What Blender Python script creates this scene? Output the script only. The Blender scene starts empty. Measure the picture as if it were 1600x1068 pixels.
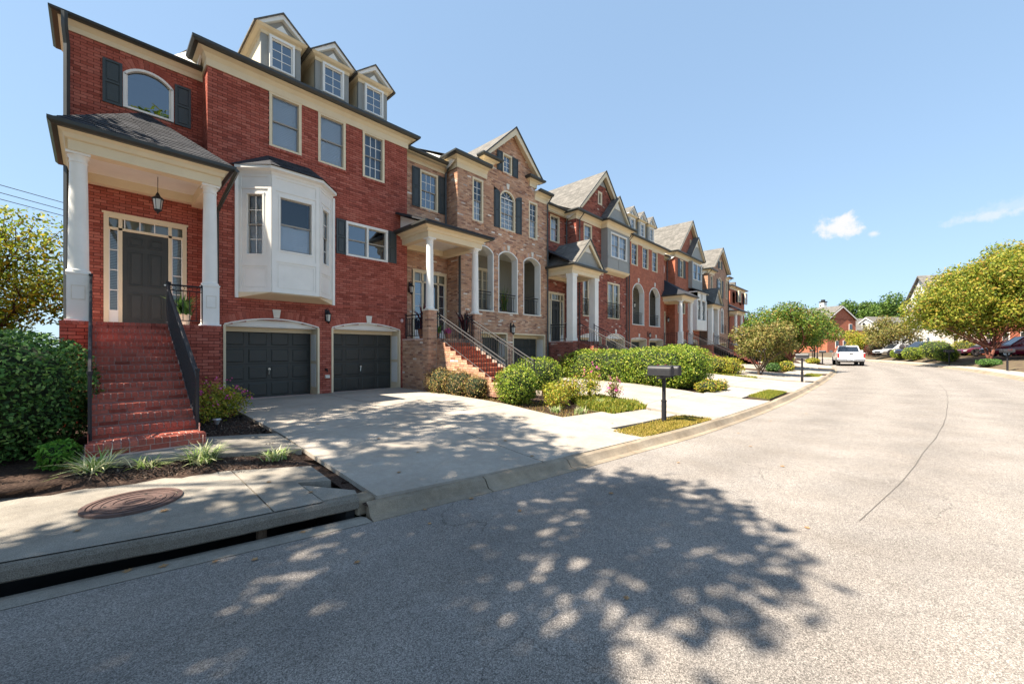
import bpy, bmesh, math, random
import numpy as np
from mathutils import Vector, Matrix
R = math.radians; rnd = random.Random(7); nr = np.random.default_rng(7)
S = bpy.context.scene; COL = S.collection

# ---------------------------------------------------------------- camera, sky, sun, exposure
cam = bpy.data.cameras.new('camera'); camo = bpy.data.objects.new('camera', cam); COL.objects.link(camo); S.camera = camo
cam.sensor_width = 36; cam.lens = 13.95; cam.shift_y = 0.00875; cam.clip_start = 0.05; cam.clip_end = 5000
camo.location = (0, 0, 1.6)
YAW = math.atan2(0.7256, 0.688)                      # view direction (0.7256, 0.688)
camo.rotation_euler = (R(90), 0, -YAW)
SUN = Vector((-0.66, 0.22, 1.0)).normalized()
W = bpy.data.worlds.new('World'); S.world = W; W.use_nodes = True
wn, wl_ = W.node_tree.nodes, W.node_tree.links
wn.clear()
sky = wn.new('ShaderNodeTexSky'); sky.sky_type = 'NISHITA'; sky.sun_disc = False
sky.sun_elevation = math.asin(SUN.z); sky.sun_rotation = math.atan2(SUN.x, SUN.y)
sky.air_density = 1.0; sky.dust_density = .35; sky.ozone_density = 1.6
bg = wn.new('ShaderNodeBackground'); bg.inputs['Strength'].default_value = 0.15
wo = wn.new('ShaderNodeOutputWorld')
gv = wn.new('ShaderNodeNewGeometry')
def wmath(op, a, b=None, c=None):
    n = wn.new('ShaderNodeMath'); n.operation = op
    for i, v in enumerate((a, b, c)):
        if v is None: continue
        if isinstance(v, (int, float)): n.inputs[i].default_value = v
        else: wl_.new(v, n.inputs[i])
    return n.outputs[0]
tc = wn.new('ShaderNodeTexCoord')
def pxdir(x, y):
    u = (x-800)/620; v = (548-y)/620
    return Vector((0.688*u+0.7256, -0.7256*u+0.688, v)).normalized()
cn = wn.new('ShaderNodeTexNoise'); cn.inputs['Scale'].default_value = 48; cn.inputs['Detail'].default_value = 6
cn.inputs['Roughness'].default_value = .62
wl_.new(tc.outputs['Generated'], cn.inputs['Vector'])
gm = wn.new('ShaderNodeGamma'); gm.inputs['Gamma'].default_value = .36; wl_.new(sky.outputs['Color'], gm.inputs['Color'])   # softens the whole sky's range evenly
sk = wn.new('ShaderNodeVectorMath'); sk.operation = 'MULTIPLY'; wl_.new(gm.outputs[0], sk.inputs[0]); sk.inputs[1].default_value = (.85, 1.09, 1.34)
col_out = sk.outputs[0]
# small real clouds of the sky: noise-edged patches round fixed directions
for (x, y, rx, ry, amt) in ((1308, 354, .034, .020, .98), (1330, 362, .020, .012, .98), (1318, 341, .022, .010, .95), (1365, 365, .009, .006, .75), (1545, 338, .05, .008, .45), (1590, 322, .05, .016, .25), (1180, 500, .02, .006, .15)):
    d = pxdir(x, y); side = Vector((d.y, -d.x, 0)).normalized(); up = side.cross(d)
    vs = wn.new('ShaderNodeVectorMath'); vs.operation = 'SUBTRACT'; wl_.new(tc.outputs['Generated'], vs.inputs[0]); vs.inputs[1].default_value = d
    def dot(v):
        n = wn.new('ShaderNodeVectorMath'); n.operation = 'DOT_PRODUCT'; wl_.new(vs.outputs[0], n.inputs[0]); n.inputs[1].default_value = v
        return n.outputs['Value']
    a = wmath('DIVIDE', dot(side), rx); b = wmath('DIVIDE', dot(up), ry); c = wmath('DIVIDE', dot(d), .2)
    rr = wmath('SQRT', wmath('ADD', wmath('ADD', wmath('MULTIPLY', a, a), wmath('MULTIPLY', b, b)), wmath('MULTIPLY', c, c)))
    m = wmath('SUBTRACT', wmath('MULTIPLY', cn.outputs['Fac'], 2.6), wmath('ADD', rr, .1))
    mr = wn.new('ShaderNodeMapRange'); wl_.new(m, mr.inputs['Value']); mr.inputs['From Min'].default_value = 0; mr.inputs['From Max'].default_value = .95
    mr.inputs['To Max'].default_value = amt; mr.interpolation_type = 'SMOOTHSTEP'
    mx = wn.new('ShaderNodeMix'); mx.data_type = 'RGBA'; wl_.new(mr.outputs[0], mx.inputs['Factor']); wl_.new(col_out, mx.inputs['A'])
    mx.inputs['B'].default_value = (2.25, 2.25, 2.3, 1); col_out = mx.outputs['Result']
wl_.new(col_out, bg.inputs['Color']); wl_.new(bg.outputs[0], wo.inputs[0])
sl = bpy.data.lights.new('sun', 'SUN'); sl.energy = 5.0; sl.angle = R(.55); sl.color = (1, .89, .74)
so = bpy.data.objects.new('sun', sl); COL.objects.link(so); so.rotation_euler = SUN.to_track_quat('Z', 'Y').to_euler(); so.location = (-20, 10, 40)
S.view_settings.view_transform = 'Standard'; S.view_settings.look = 'None'; S.view_settings.gamma = 1
S.view_settings.use_curve_mapping = False; S.view_settings.exposure = 1.56
S.render.engine = 'CYCLES'

# ---------------------------------------------------------------- materials
MATS = {}
def nodes(m): return m.node_tree.nodes, m.node_tree.links
def mat(name, c, rough=.8, noise=0, nscale=8, spec=.5, bump=0, bscale=60, metal=0, ramp=None, island=False, coat=0, trans=0, detail=4, weather=0):
    """plain procedural material. ramp: list of (pos,color) driven by island random or noise"""
    if name in MATS: return MATS[name]
    m = bpy.data.materials.new(name); m.use_nodes = True; n, l = nodes(m); b = n['Principled BSDF']
    b.inputs['Roughness'].default_value = rough; b.inputs['Metallic'].default_value = metal
    b.inputs['Specular IOR Level'].default_value = spec; b.inputs['Coat Weight'].default_value = coat
    geo = n.new('ShaderNodeNewGeometry')
    out = None
    if ramp:
        cr = n.new('ShaderNodeValToRGB'); els = cr.color_ramp.elements
        while len(els) < len(ramp): els.new(.5)
        for e, (p, cc) in zip(els, ramp): e.position = p; e.color = (*cc, 1)
        if island:
            cr.color_ramp.interpolation = 'LINEAR'; l.new(geo.outputs['Random Per Island'], cr.inputs[0])
        else:
            t = n.new('ShaderNodeTexNoise'); t.inputs['Scale'].default_value = nscale; t.inputs['Detail'].default_value = detail
            l.new(geo.outputs['Position'], t.inputs['Vector']); l.new(t.outputs['Fac'], cr.inputs[0])
        out = cr.outputs[0]
    if noise:
        t = n.new('ShaderNodeTexNoise'); t.inputs['Scale'].default_value = nscale; t.inputs['Detail'].default_value = detail + 1; t.inputs['Roughness'].default_value = .65
        l.new(geo.outputs['Position'], t.inputs['Vector'])
        mr = n.new('ShaderNodeMapRange'); mr.inputs['From Min'].default_value = .25; mr.inputs['From Max'].default_value = .75
        mr.inputs['To Min'].default_value = 1-noise; mr.inputs['To Max'].default_value = 1+noise*.6
        l.new(t.outputs['Fac'], mr.inputs['Value'])
        mu = n.new('ShaderNodeVectorMath'); mu.operation = 'SCALE'
        if out: l.new(out, mu.inputs[0])
        else: mu.inputs[0].default_value = c
        l.new(mr.outputs[0], mu.inputs['Scale']); out = mu.outputs[0]
    if weather and out:
        t = n.new('ShaderNodeTexNoise'); t.inputs['Scale'].default_value = .55; t.inputs['Detail'].default_value = 7; t.inputs['Roughness'].default_value = .6; l.new(geo.outputs['Position'], t.inputs['Vector'])
        mr = n.new('ShaderNodeMapRange'); mr.inputs['From Min'].default_value = .3; mr.inputs['From Max'].default_value = .7; mr.inputs['To Min'].default_value = 1-weather; mr.inputs['To Max'].default_value = 1+weather*.8; l.new(t.outputs['Fac'], mr.inputs['Value'])
        mu = n.new('ShaderNodeVectorMath'); mu.operation = 'SCALE'; l.new(out, mu.inputs[0]); l.new(mr.outputs[0], mu.inputs['Scale']); out = mu.outputs[0]
    if out: l.new(out, b.inputs['Base Color'])
    else: b.inputs['Base Color'].default_value = (*c, 1)
    if bump:
        t = n.new('ShaderNodeTexNoise'); t.inputs['Scale'].default_value = bscale; t.inputs['Detail'].default_value = 5
        l.new(geo.outputs['Position'], t.inputs['Vector'])
        bp = n.new('ShaderNodeBump'); bp.inputs['Strength'].default_value = bump; bp.inputs['Distance'].default_value = .01
        l.new(t.outputs['Fac'], bp.inputs['Height']); l.new(bp.outputs[0], b.inputs['Normal'])
    if trans:
        tr = n.new('ShaderNodeBsdfTranslucent'); mxs = n.new('ShaderNodeMixShader'); mxs.inputs[0].default_value = trans
        if out: l.new(out, tr.inputs[0])
        else: tr.inputs[0].default_value = (*c, 1)
        l.new(b.outputs[0], mxs.inputs[1]); l.new(tr.outputs[0], mxs.inputs[2]); l.new(mxs.outputs[0], n['Material Output'].inputs[0])
    MATS[name] = m; return m

def brickmat(name, ramp, mortar, bw=.22, bh=.072):
    """far brick walls: bricks too small to tell apart"""
    m = bpy.data.materials.new(name); m.use_nodes = True; n, l = nodes(m); b = n['Principled BSDF']; b.inputs['Roughness'].default_value = .9
    geo = n.new('ShaderNodeNewGeometry'); sp = n.new('ShaderNodeSeparateXYZ'); l.new(geo.outputs['Position'], sp.inputs[0])
    ad = n.new('ShaderNodeMath'); l.new(sp.outputs[0], ad.inputs[0]); l.new(sp.outputs[1], ad.inputs[1])
    cb = n.new('ShaderNodeCombineXYZ'); l.new(ad.outputs[0], cb.inputs[0]); l.new(sp.outputs[2], cb.inputs[1])
    br = n.new('ShaderNodeTexBrick'); l.new(cb.outputs[0], br.inputs['Vector']); br.inputs['Scale'].default_value = 1
    br.inputs['Brick Width'].default_value = bw; br.inputs['Row Height'].default_value = bh; br.inputs['Mortar Size'].default_value = .006
    br.inputs['Color1'].default_value = (*ramp[0], 1); br.inputs['Color2'].default_value = (*ramp[1], 1); br.inputs['Mortar'].default_value = (*mortar, 1)
    t = n.new('ShaderNodeTexNoise'); t.inputs['Scale'].default_value = 3; t.inputs['Detail'].default_value = 8; l.new(geo.outputs['Position'], t.inputs['Vector'])
    mr = n.new('ShaderNodeMapRange'); l.new(t.outputs['Fac'], mr.inputs[0]); mr.inputs['To Min'].default_value = .6; mr.inputs['To Max'].default_value = 1.4
    mu = n.new('ShaderNodeVectorMath'); mu.operation = 'SCALE'; l.new(br.outputs['Color'], mu.inputs[0]); l.new(mr.outputs[0], mu.inputs['Scale'])
    l.new(mu.outputs[0], b.inputs['Base Color'])
    bp = n.new('ShaderNodeBump'); bp.inputs['Strength'].default_value = .6; bp.inputs['Distance'].default_value = .01; bp.invert = True
    l.new(br.outputs['Fac'], bp.inputs['Height']); l.new(bp.outputs[0], b.inputs['Normal'])
    return m

def glassmat(name, tint, refl=1.9):
    m = bpy.data.materials.new(name); m.use_nodes = True; n, l = nodes(m); n.remove(n['Principled BSDF'])
    tr = n.new('ShaderNodeBsdfTransparent'); tr.inputs[0].default_value = (*tint, 1)
    gl = n.new('ShaderNodeBsdfGlossy'); gl.inputs['Roughness'].default_value = .01; gl.inputs['Color'].default_value = (.85, .93, 1, 1)
    fr = n.new('ShaderNodeFresnel'); fr.inputs['IOR'].default_value = refl
    tx = n.new('ShaderNodeTexNoise'); tx.inputs['Scale'].default_value = 1.6; g = n.new('ShaderNodeNewGeometry'); l.new(g.outputs['Position'], tx.inputs['Vector'])
    bp = n.new('ShaderNodeBump'); bp.inputs['Strength'].default_value = .12; bp.inputs['Distance'].default_value = .02
    l.new(tx.outputs['Fac'], bp.inputs['Height']); l.new(bp.outputs[0], gl.inputs['Normal'])
    mx = n.new('ShaderNodeMixShader'); l.new(fr.outputs[0], mx.inputs[0]); l.new(tr.outputs[0], mx.inputs[1]); l.new(gl.outputs[0], mx.inputs[2])
    l.new(mx.outputs[0], n['Material Output'].inputs[0]); return m

RED = [(0, (.28, .072, .052)), (.2, (.38, .104, .074)), (.6, (.44, .125, .09)), (.92, (.50, .165, .12)), (1, (.25, .07, .055))]
TAN = [(0, (.28, .14, .10)), (.15, (.54, .30, .19)), (.4, (.66, .39, .25)), (.6, (.48, .25, .165)), (.8, (.70, .46, .32)), (.95, (.30, .15, .11)), (1, (.92, .84, .75))]
DRK = [(0, (.14, .04, .034)), (.3, (.33, .10, .07)), (.6, (.41, .13, .09)), (.85, (.24, .075, .06)), (.965, (.44, .17, .12)), (1, (.70, .60, .52))]
ORG = [(0, (.26, .065, .032)), (1, (.38, .10, .05))]
def bm(name, ramp, nz=.25): return mat(name, (0, 0, 0), rough=.88, ramp=ramp, island=True, noise=nz, nscale=30, bump=.8, bscale=90, spec=.08, weather=.18)
M = dict(
 brick_red=bm('brick_red', RED), brick_tan=bm('brick_tan', TAN), brick_dark=bm('brick_dark', DRK),
 mortar_red=mat('mortar_red', (.12, .042, .036), noise=.35, nscale=14, rough=.95, spec=.1),
 mortar_tan=mat('mortar_tan', (.38, .33, .28), noise=.3, nscale=10, rough=.95, spec=.1),
 mortar_step=mat('mortar_step', (.62, .46, .41), noise=.3, nscale=10, rough=.95, spec=.1),  # real mortar, made paler so tread edges look lit
 mortar_dark=mat('mortar_dark', (.30, .24, .20), noise=.3, nscale=10, rough=.95, spec=.1),
 brick_orange=brickmat('brick_orange', ((.36, .095, .048), (.47, .145, .075)), (.36, .18, .13)),
 brick_brown=brickmat('brick_brown', ((.30, .14, .085), (.46, .27, .17)), (.42, .33, .26)),
 cream=mat('cream_paint', (.76, .64, .44), rough=.55, noise=.07, nscale=2.5),
 white=mat('white_paint', (.82, .80, .75), rough=.5, noise=.09, nscale=1.7, detail=6),
 stone=mat('cast_stone', (.72, .68, .60), rough=.8, noise=.12, nscale=12),
 grey=mat('grey_siding', (.30, .30, .28), rough=.6, noise=.08, nscale=3),
 gutter=mat('dark_bronze_gutter', (.040, .043, .040), rough=.4, noise=.15, nscale=4),
 shutter=mat('charcoal_shutter', (.040, .050, .052), rough=.5, noise=.12, nscale=6),
 door=mat('dark_door_paint', (.038, .040, .036), rough=.5, noise=.1, nscale=5),
 iron=mat('black_iron', (.018, .018, .022), rough=.55, spec=.3),
 sash=mat('taupe_sash', (.33, .30, .26), rough=.55),
 blind=mat('white_blind', (.84, .85, .86), rough=.6),
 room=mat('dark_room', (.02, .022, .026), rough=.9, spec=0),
 curtain=mat('grey_curtain', (.16, .20, .25), rough=.9),
 glass=glassmat('window_glass', (.85, .92, 1.0), 1.8), glass_dark=glassmat('sky_reflecting_glass', (.35, .5, .75), 2.7),
 shingle_dark=mat('charcoal_shingle', (0, 0, 0), ramp=[(0, (.014, .016, .021)), (.5, (.028, .030, .038)), (1, (.05, .052, .06))], island=True, noise=.4, nscale=60, rough=.95, bump=.5, bscale=200),
 shingle_grey=None,
 concrete=None, asphalt=None,
 mulch=mat('dark_mulch', (0, 0, 0), ramp=[(.25, (.020, .014, .012)), (.5, (.055, .036, .028)), (.75, (.11, .075, .055))], nscale=38, detail=8, bump=1, bscale=55, rough=1, spec=.1),
 lampglass=mat('lamp_glass', (.55, .55, .5), rough=.15, spec=.8),
 brass=mat('door_hardware', (.6, .58, .52), rough=.3, metal=.8),
 iron_cover=mat('rusty_cast_iron', (0, 0, 0), ramp=[(.3, (.07, .043, .037)), (.7, (.125, .074, .062))], nscale=18, rough=.75, bump=.35, bscale=90),
 void=mat('unlit_void', (.03, .03, .03), rough=1, noise=.4, nscale=3),  # near-black stands for the darkness inside the drain and holes
)
def roofmat(name, c1, c2):
    m = brickmat(name, (c1, c2), tuple(v*.45 for v in c1), bw=.32, bh=.13); return m
M['shingle_grey'] = roofmat('grey_shingle_roof', (.105, .10, .09), (.17, .16, .145))
M['shingle_blue'] = roofmat('slate_shingle_roof', (.03, .035, .045), (.06, .065, .075))

def concrete(name, c, agg=.25, stain=.25, warm=(1, .93, .84), crack=0):
    m = bpy.data.materials.new(name); m.use_nodes = True; n, l = nodes(m); b = n['Principled BSDF']; b.inputs['Roughness'].default_value = .92; b.inputs['Specular IOR Level'].default_value = .2
    g = n.new('ShaderNodeNewGeometry')
    def nz(s, d=5, r=.6):
        t = n.new('ShaderNodeTexNoise'); t.inputs['Scale'].default_value = s; t.inputs['Detail'].default_value = d; t.inputs['Roughness'].default_value = r
        l.new(g.outputs['Position'], t.inputs['Vector']); return t.outputs['Fac']
    def rng(v, a, b_, lo, hi):
        r = n.new('ShaderNodeMapRange'); l.new(v, r.inputs[0]); r.inputs[1].default_value = a; r.inputs[2].default_value = b_; r.inputs[3].default_value = lo; r.inputs[4].default_value = hi; return r.outputs[0]
    big = rng(nz(.9, 6), .3, .7, 1-stain, 1.05); fine = rng(nz(160, 3), .3, .7, 1-agg, 1+agg*.5); mid = rng(nz(9, 6, .7), .3, .75, 1.06, 1-stain*.6)
    mu = n.new('ShaderNodeMath'); mu.operation = 'MULTIPLY'; l.new(big, mu.inputs[0]); l.new(fine, mu.inputs[1])
    m2 = n.new('ShaderNodeMath'); m2.operation = 'MULTIPLY'; l.new(mu.outputs[0], m2.inputs[0]); l.new(mid, m2.inputs[1])
    mx = n.new('ShaderNodeMix'); mx.data_type = 'RGBA'; mx.inputs['A'].default_value = (*c, 1); mx.inputs['B'].default_value = (*[a*b_ for a, b_ in zip(c, warm)], 1)
    l.new(nz(1.7, 4), mx.inputs['Factor'])
    sc = n.new('ShaderNodeVectorMath'); sc.operation = 'SCALE'; l.new(mx.outputs['Result'], sc.inputs[0]); l.new(m2.outputs[0], sc.inputs['Scale'])
    fin = sc.outputs[0]
    # small dark drips and spots with a shape of their own
    sv = n.new('ShaderNodeTexVoronoi'); sv.inputs['Scale'].default_value = 2.3; sv.inputs['Randomness'].default_value = 1; l.new(g.outputs['Position'], sv.inputs['Vector'])
    wob = n.new('ShaderNodeMath'); wob.operation = 'MULTIPLY_ADD'; l.new(nz(22, 3), wob.inputs[0]); wob.inputs[1].default_value = .06; l.new(sv.outputs['Distance'], wob.inputs[2])
    spot = rng(wob.outputs[0], .045, .085, .62, 1)
    s2 = n.new('ShaderNodeVectorMath'); s2.operation = 'SCALE'; l.new(fin, s2.inputs[0]); l.new(spot, s2.inputs['Scale']); fin = s2.outputs[0]
    if crack:
        nv = n.new('ShaderNodeTexNoise'); nv.inputs['Scale'].default_value = .8; nv.inputs['Detail'].default_value = 6; l.new(g.outputs['Position'], nv.inputs['Vector'])
        mv = n.new('ShaderNodeVectorMath'); mv.operation = 'MULTIPLY_ADD'; l.new(nv.outputs['Color'], mv.inputs[0]); mv.inputs[1].default_value = (2.2, 2.2, 0); l.new(g.outputs['Position'], mv.inputs[2])
        cv = n.new('ShaderNodeTexVoronoi'); cv.feature = 'DISTANCE_TO_EDGE'; cv.inputs['Scale'].default_value = crack; l.new(mv.outputs[0], cv.inputs['Vector'])
        ln = rng(cv.outputs['Distance'], .0, .0035, .0, 1); fade = rng(nz(.35, 3), .42, .52, 0, 1)
        mxc = n.new('ShaderNodeMath'); mxc.operation = 'MAXIMUM'; l.new(ln, mxc.inputs[0]); l.new(fade, mxc.inputs[1]); lo = rng(mxc.outputs[0], 0, 1, .55, 1)
        s3 = n.new('ShaderNodeVectorMath'); s3.operation = 'SCALE'; l.new(fin, s3.inputs[0]); l.new(lo, s3.inputs['Scale']); fin = s3.outputs[0]
    l.new(fin, b.inputs['Base Color'])
    bp = n.new('ShaderNodeBump'); bp.inputs['Strength'].default_value = .5; bp.inputs['Distance'].default_value = .008; l.new(nz(140, 4), bp.inputs['Height']); l.new(bp.outputs[0], b.inputs['Normal'])
    return m
M['concrete'] = concrete('broom_concrete', (.43, .40, .36), .2, .26)
M['walk'] = concrete('exposed_aggregate_walk', (.35, .33, .295), .45, .35)
M['curb'] = concrete('stained_curb_concrete', (.40, .355, .29), .35, .42, (1, .86, .70))
M['grit'] = concrete('rough_inlet_edge', (.26, .24, .21), .7, .3)
def asphalt():
    m = concrete('worn_asphalt', (.298, .280, .264), .6, .22, (1, .94, .87), crack=.28); n, l = nodes(m)
    g = n.new('ShaderNodeNewGeometry'); v = n.new('ShaderNodeTexVoronoi'); v.inputs['Scale'].default_value = 150; l.new(g.outputs['Position'], v.inputs['Vector'])
    sp = n.new('ShaderNodeSeparateColor'); l.new(v.outputs['Color'], sp.inputs[0])
    r = n.new('ShaderNodeMapRange'); l.new(sp.outputs[0], r.inputs[0]); r.inputs[1].default_value = .0; r.inputs[2].default_value = 1; r.inputs[3].default_value = .5; r.inputs[4].default_value = 1.5
    b = n['Principled BSDF']; src = b.inputs['Base Color'].links[0].from_socket
    sc = n.new('ShaderNodeVectorMath'); sc.operation = 'SCALE'; l.new(src, sc.inputs[0]); l.new(r.outputs[0], sc.inputs['Scale']); l.new(sc.outputs[0], b.inputs['Base Color'])
    # worn wheel paths (paler) and oil-darkened lane middles, by distance across the road
    at = n.new('ShaderNodeAttribute'); at.attribute_name = 'across'; tn = n.new('ShaderNodeTexNoise'); tn.inputs['Scale'].default_value = .5; tn.inputs['Detail'].default_value = 5; l.new(g.outputs['Position'], tn.inputs['Vector'])
    wv = n.new('ShaderNodeMath'); wv.operation = 'MULTIPLY_ADD'; l.new(at.outputs['Fac'], wv.inputs[0]); wv.inputs[1].default_value = 2*math.pi/2.0; wv.inputs[2].default_value = .6
    sn = n.new('ShaderNodeMath'); sn.operation = 'SINE'; l.new(wv.outputs[0], sn.inputs[0]); mm_ = n.new('ShaderNodeMath'); mm_.operation = 'MULTIPLY'; l.new(sn.outputs[0], mm_.inputs[0]); l.new(tn.outputs['Fac'], mm_.inputs[1])
    ma = n.new('ShaderNodeMath'); ma.operation = 'MULTIPLY_ADD'; l.new(mm_.outputs[0], ma.inputs[0]); ma.inputs[1].default_value = .13; ma.inputs[2].default_value = 1
    sw = n.new('ShaderNodeVectorMath'); sw.operation = 'SCALE'; l.new(sc.outputs[0], sw.inputs[0]); l.new(ma.outputs[0], sw.inputs['Scale']); l.new(sw.outputs[0], b.inputs['Base Color'])
    bp = [x for x in n if x.bl_idname == 'ShaderNodeBump'][0]; bp.inputs['Strength'].default_value = .9
    return m
M['asphalt'] = asphalt()

# ---------------------------------------------------------------- builders
class MB:
    def __init__(s): s.v = []; s.f = []
    def quad(s, *p):
        i = len(s.v); s.v.extend(tuple(q) for q in p); s.f.append(tuple(range(i, i+len(p)))); return s
    def box(s, x0, x1, y0, y1, z0, z1, faces='all'):
        i = len(s.v)
        s.v += [(x0, y0, z0), (x1, y0, z0), (x1, y1, z0), (x0, y1, z0), (x0, y0, z1), (x1, y0, z1), (x1, y1, z1), (x0, y1, z1)]
        s.f += [(i, i+3, i+2, i+1), (i+4, i+5, i+6, i+7), (i, i+1, i+5, i+4), (i+1, i+2, i+6, i+5), (i+2, i+3, i+7, i+6), (i+3, i, i+4, i+7)]
        return s
    def prism(s, poly, a, b, axis='y'):
        """extrude 2-D poly (list of (p,q)) between a and b along axis"""
        def P(p, q, t): return {'y': (p, t, q), 'x': (t, p, q), 'z': (p, q, t)}[axis]
        i = len(s.v); n = len(poly)
        s.v += [P(p, q, a) for p, q in poly] + [P(p, q, b) for p, q in poly]
        s.f.append(tuple(range(i, i+n))); s.f.append(tuple(range(i+2*n-1, i+n-1, -1)))
        for k in range(n): s.f.append((i+k, i+(k+1) % n, i+n+(k+1) % n, i+n+k))
        return s
    def tube(s, pts, rad, seg=6, cap=True):
        pts = [Vector(p) for p in pts]; n = len(pts); rs = rad if isinstance(rad, (list, tuple)) else [rad]*n
        i = len(s.v)
        for k, p in enumerate(pts):
            t = (pts[min(k+1, n-1)]-pts[max(k-1, 0)]).normalized(); a = Vector((0, 0, 1)) if abs(t.z) < .9 else Vector((1, 0, 0))
            u = t.cross(a).normalized(); w = t.cross(u)
            for j in range(seg):
                an = 2*math.pi*j/seg; q = p+(u*math.cos(an)+w*math.sin(an))*rs[k]; s.v.append(tuple(q))
        for k in range(n-1):
            for j in range(seg): s.f.append((i+k*seg+j, i+k*seg+(j+1) % seg, i+(k+1)*seg+(j+1) % seg, i+(k+1)*seg+j))
        if cap:
            s.f.append(tuple(range(i, i+seg))[::-1]); s.f.append(tuple(range(i+(n-1)*seg, i+n*seg)))
        return s
    def lathe(s, cx, cy, prof, seg=16):
        return s.tube_z([(cx, cy, z) for r, z in prof], [r for r, z in prof], seg)
    def tube_z(s, pts, rs, seg):
        i = len(s.v); n = len(pts)
        for (x, y, z), r in zip(pts, rs):
            for j in range(seg): a = 2*math.pi*j/seg; s.v.append((x+r*math.cos(a), y+r*math.sin(a), z))
        for k in range(n-1):
            for j in range(seg): s.f.append((i+k*seg+j, i+k*seg+(j+1) % seg, i+(k+1)*seg+(j+1) % seg, i+(k+1)*seg+j))
        s.f.append(tuple(range(i, i+seg))[::-1]); s.f.append(tuple(range(i+(n-1)*seg, i+n*seg)))
        return s
    def sweep(s, path, prof, side=-1):
        """profile (d outward, z) swept along an open 2-D path with mitred corners; outward = right of travel when side=-1"""
        pts = [Vector(p).to_2d() for p in path]; n = len(pts); ms = []
        for k in range(n):
            ns = []
            if k > 0: d = (pts[k]-pts[k-1]).normalized(); ns.append(Vector((d.y, -d.x)) if side < 0 else Vector((-d.y, d.x)))
            if k < n-1: d = (pts[k+1]-pts[k]).normalized(); ns.append(Vector((d.y, -d.x)) if side < 0 else Vector((-d.y, d.x)))
            if len(ns) == 2: m = (ns[0]+ns[1]); m = m/m.dot(ns[0])
            else: m = ns[0]
            ms.append(m)
        i = len(s.v); c = len(prof)
        for k in range(n):
            for d, z in prof: q = pts[k]+ms[k]*d; s.v.append((q.x, q.y, z))
        for k in range(n-1):
            for j in range(c): s.f.append((i+k*c+j, i+k*c+(j+1) % c, i+(k+1)*c+(j+1) % c, i+(k+1)*c+j))
        s.f.append(tuple(range(i, i+c))); s.f.append(tuple(range(i+(n-1)*c, i+n*c))[::-1])
        return s
WL = {}
def tag(o, label=None, cat=None, group=None, kind=None):
    if label: o['label'] = label
    if cat: o['category'] = cat
    if group: o['group'] = group
    if kind: o['kind'] = kind
    return o
def mesh_of(name, mb, off=(0, 0, 0), smooth=False):
    me = bpy.data.meshes.new(name); ox, oy, oz = off
    me.from_pydata([(x-ox, y-oy, z-oz) for x, y, z in mb.v], [], mb.f); me.validate(verbose=False); me.update()
    if smooth: me.polygons.foreach_set('use_smooth', [True]*len(me.polygons))
    return me
def put(name, mb, m, parent=None, label=None, cat=None, group=None, kind=None, smooth=False, local=None, rot=0, bevel=0):
    """local=None: mb is in world coordinates. local=(x,y,z): mb is local to an object placed there (relative to its parent)"""
    base = WL.get(parent, (0, 0, 0)) if parent else (0, 0, 0)
    if local is None:
        if parent is None:
            xs, ys, zs = zip(*mb.v); org = ((min(xs)+max(xs))/2, (min(ys)+max(ys))/2, min(zs))
            me = mesh_of(name, mb, org, smooth); o = bpy.data.objects.new(name, me); o.location = org; WL[o] = org
        else:
            me = mesh_of(name, mb, base, smooth); o = bpy.data.objects.new(name, me); WL[o] = base
    else:
        me = mb if isinstance(mb, bpy.types.Mesh) else mesh_of(name, mb, smooth=smooth); o = bpy.data.objects.new(name, me); o.location = local; o.rotation_euler = (0, 0, rot)
        WL[o] = tuple(a+b for a, b in zip(base, local))
    if me.materials: pass
    else: me.materials.append(M[m] if isinstance(m, str) else m)
    COL.objects.link(o)
    if parent: o.parent = parent
    if bevel: b = o.modifiers.new('bevel', 'BEVEL'); b.width = bevel; b.segments = 2; b.limit_method = 'ANGLE'
    return tag(o, label, cat, group, kind)
def root(name, loc, label, cat, group=None, rot=0):
    o = bpy.data.objects.new(name, None); o.location = loc; o.rotation_euler = (0, 0, rot); o.empty_display_size = .3; COL.objects.link(o); WL[o] = tuple(loc)
    return tag(o, label, cat, group)
def npmesh(name, V, F, m, parent=None, local=(0, 0, 0), smooth=False, **kw):
    me = bpy.data.meshes.new(name); nv, nf, k = len(V), len(F), F.shape[1]
    me.vertices.add(nv); me.vertices.foreach_set('co', V.astype(np.float32).ravel())
    me.loops.add(nf*k); me.loops.foreach_set('vertex_index', F.astype(np.int32).ravel())
    me.polygons.add(nf); me.polygons.foreach_set('loop_start', np.arange(0, nf*k, k, dtype=np.int32)); me.polygons.foreach_set('loop_total', np.full(nf, k, dtype=np.int32))
    me.update(calc_edges=True)
    if smooth: me.polygons.foreach_set('use_smooth', [True]*nf)
    return put(name, me, m, parent, local=local, **kw)

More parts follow.
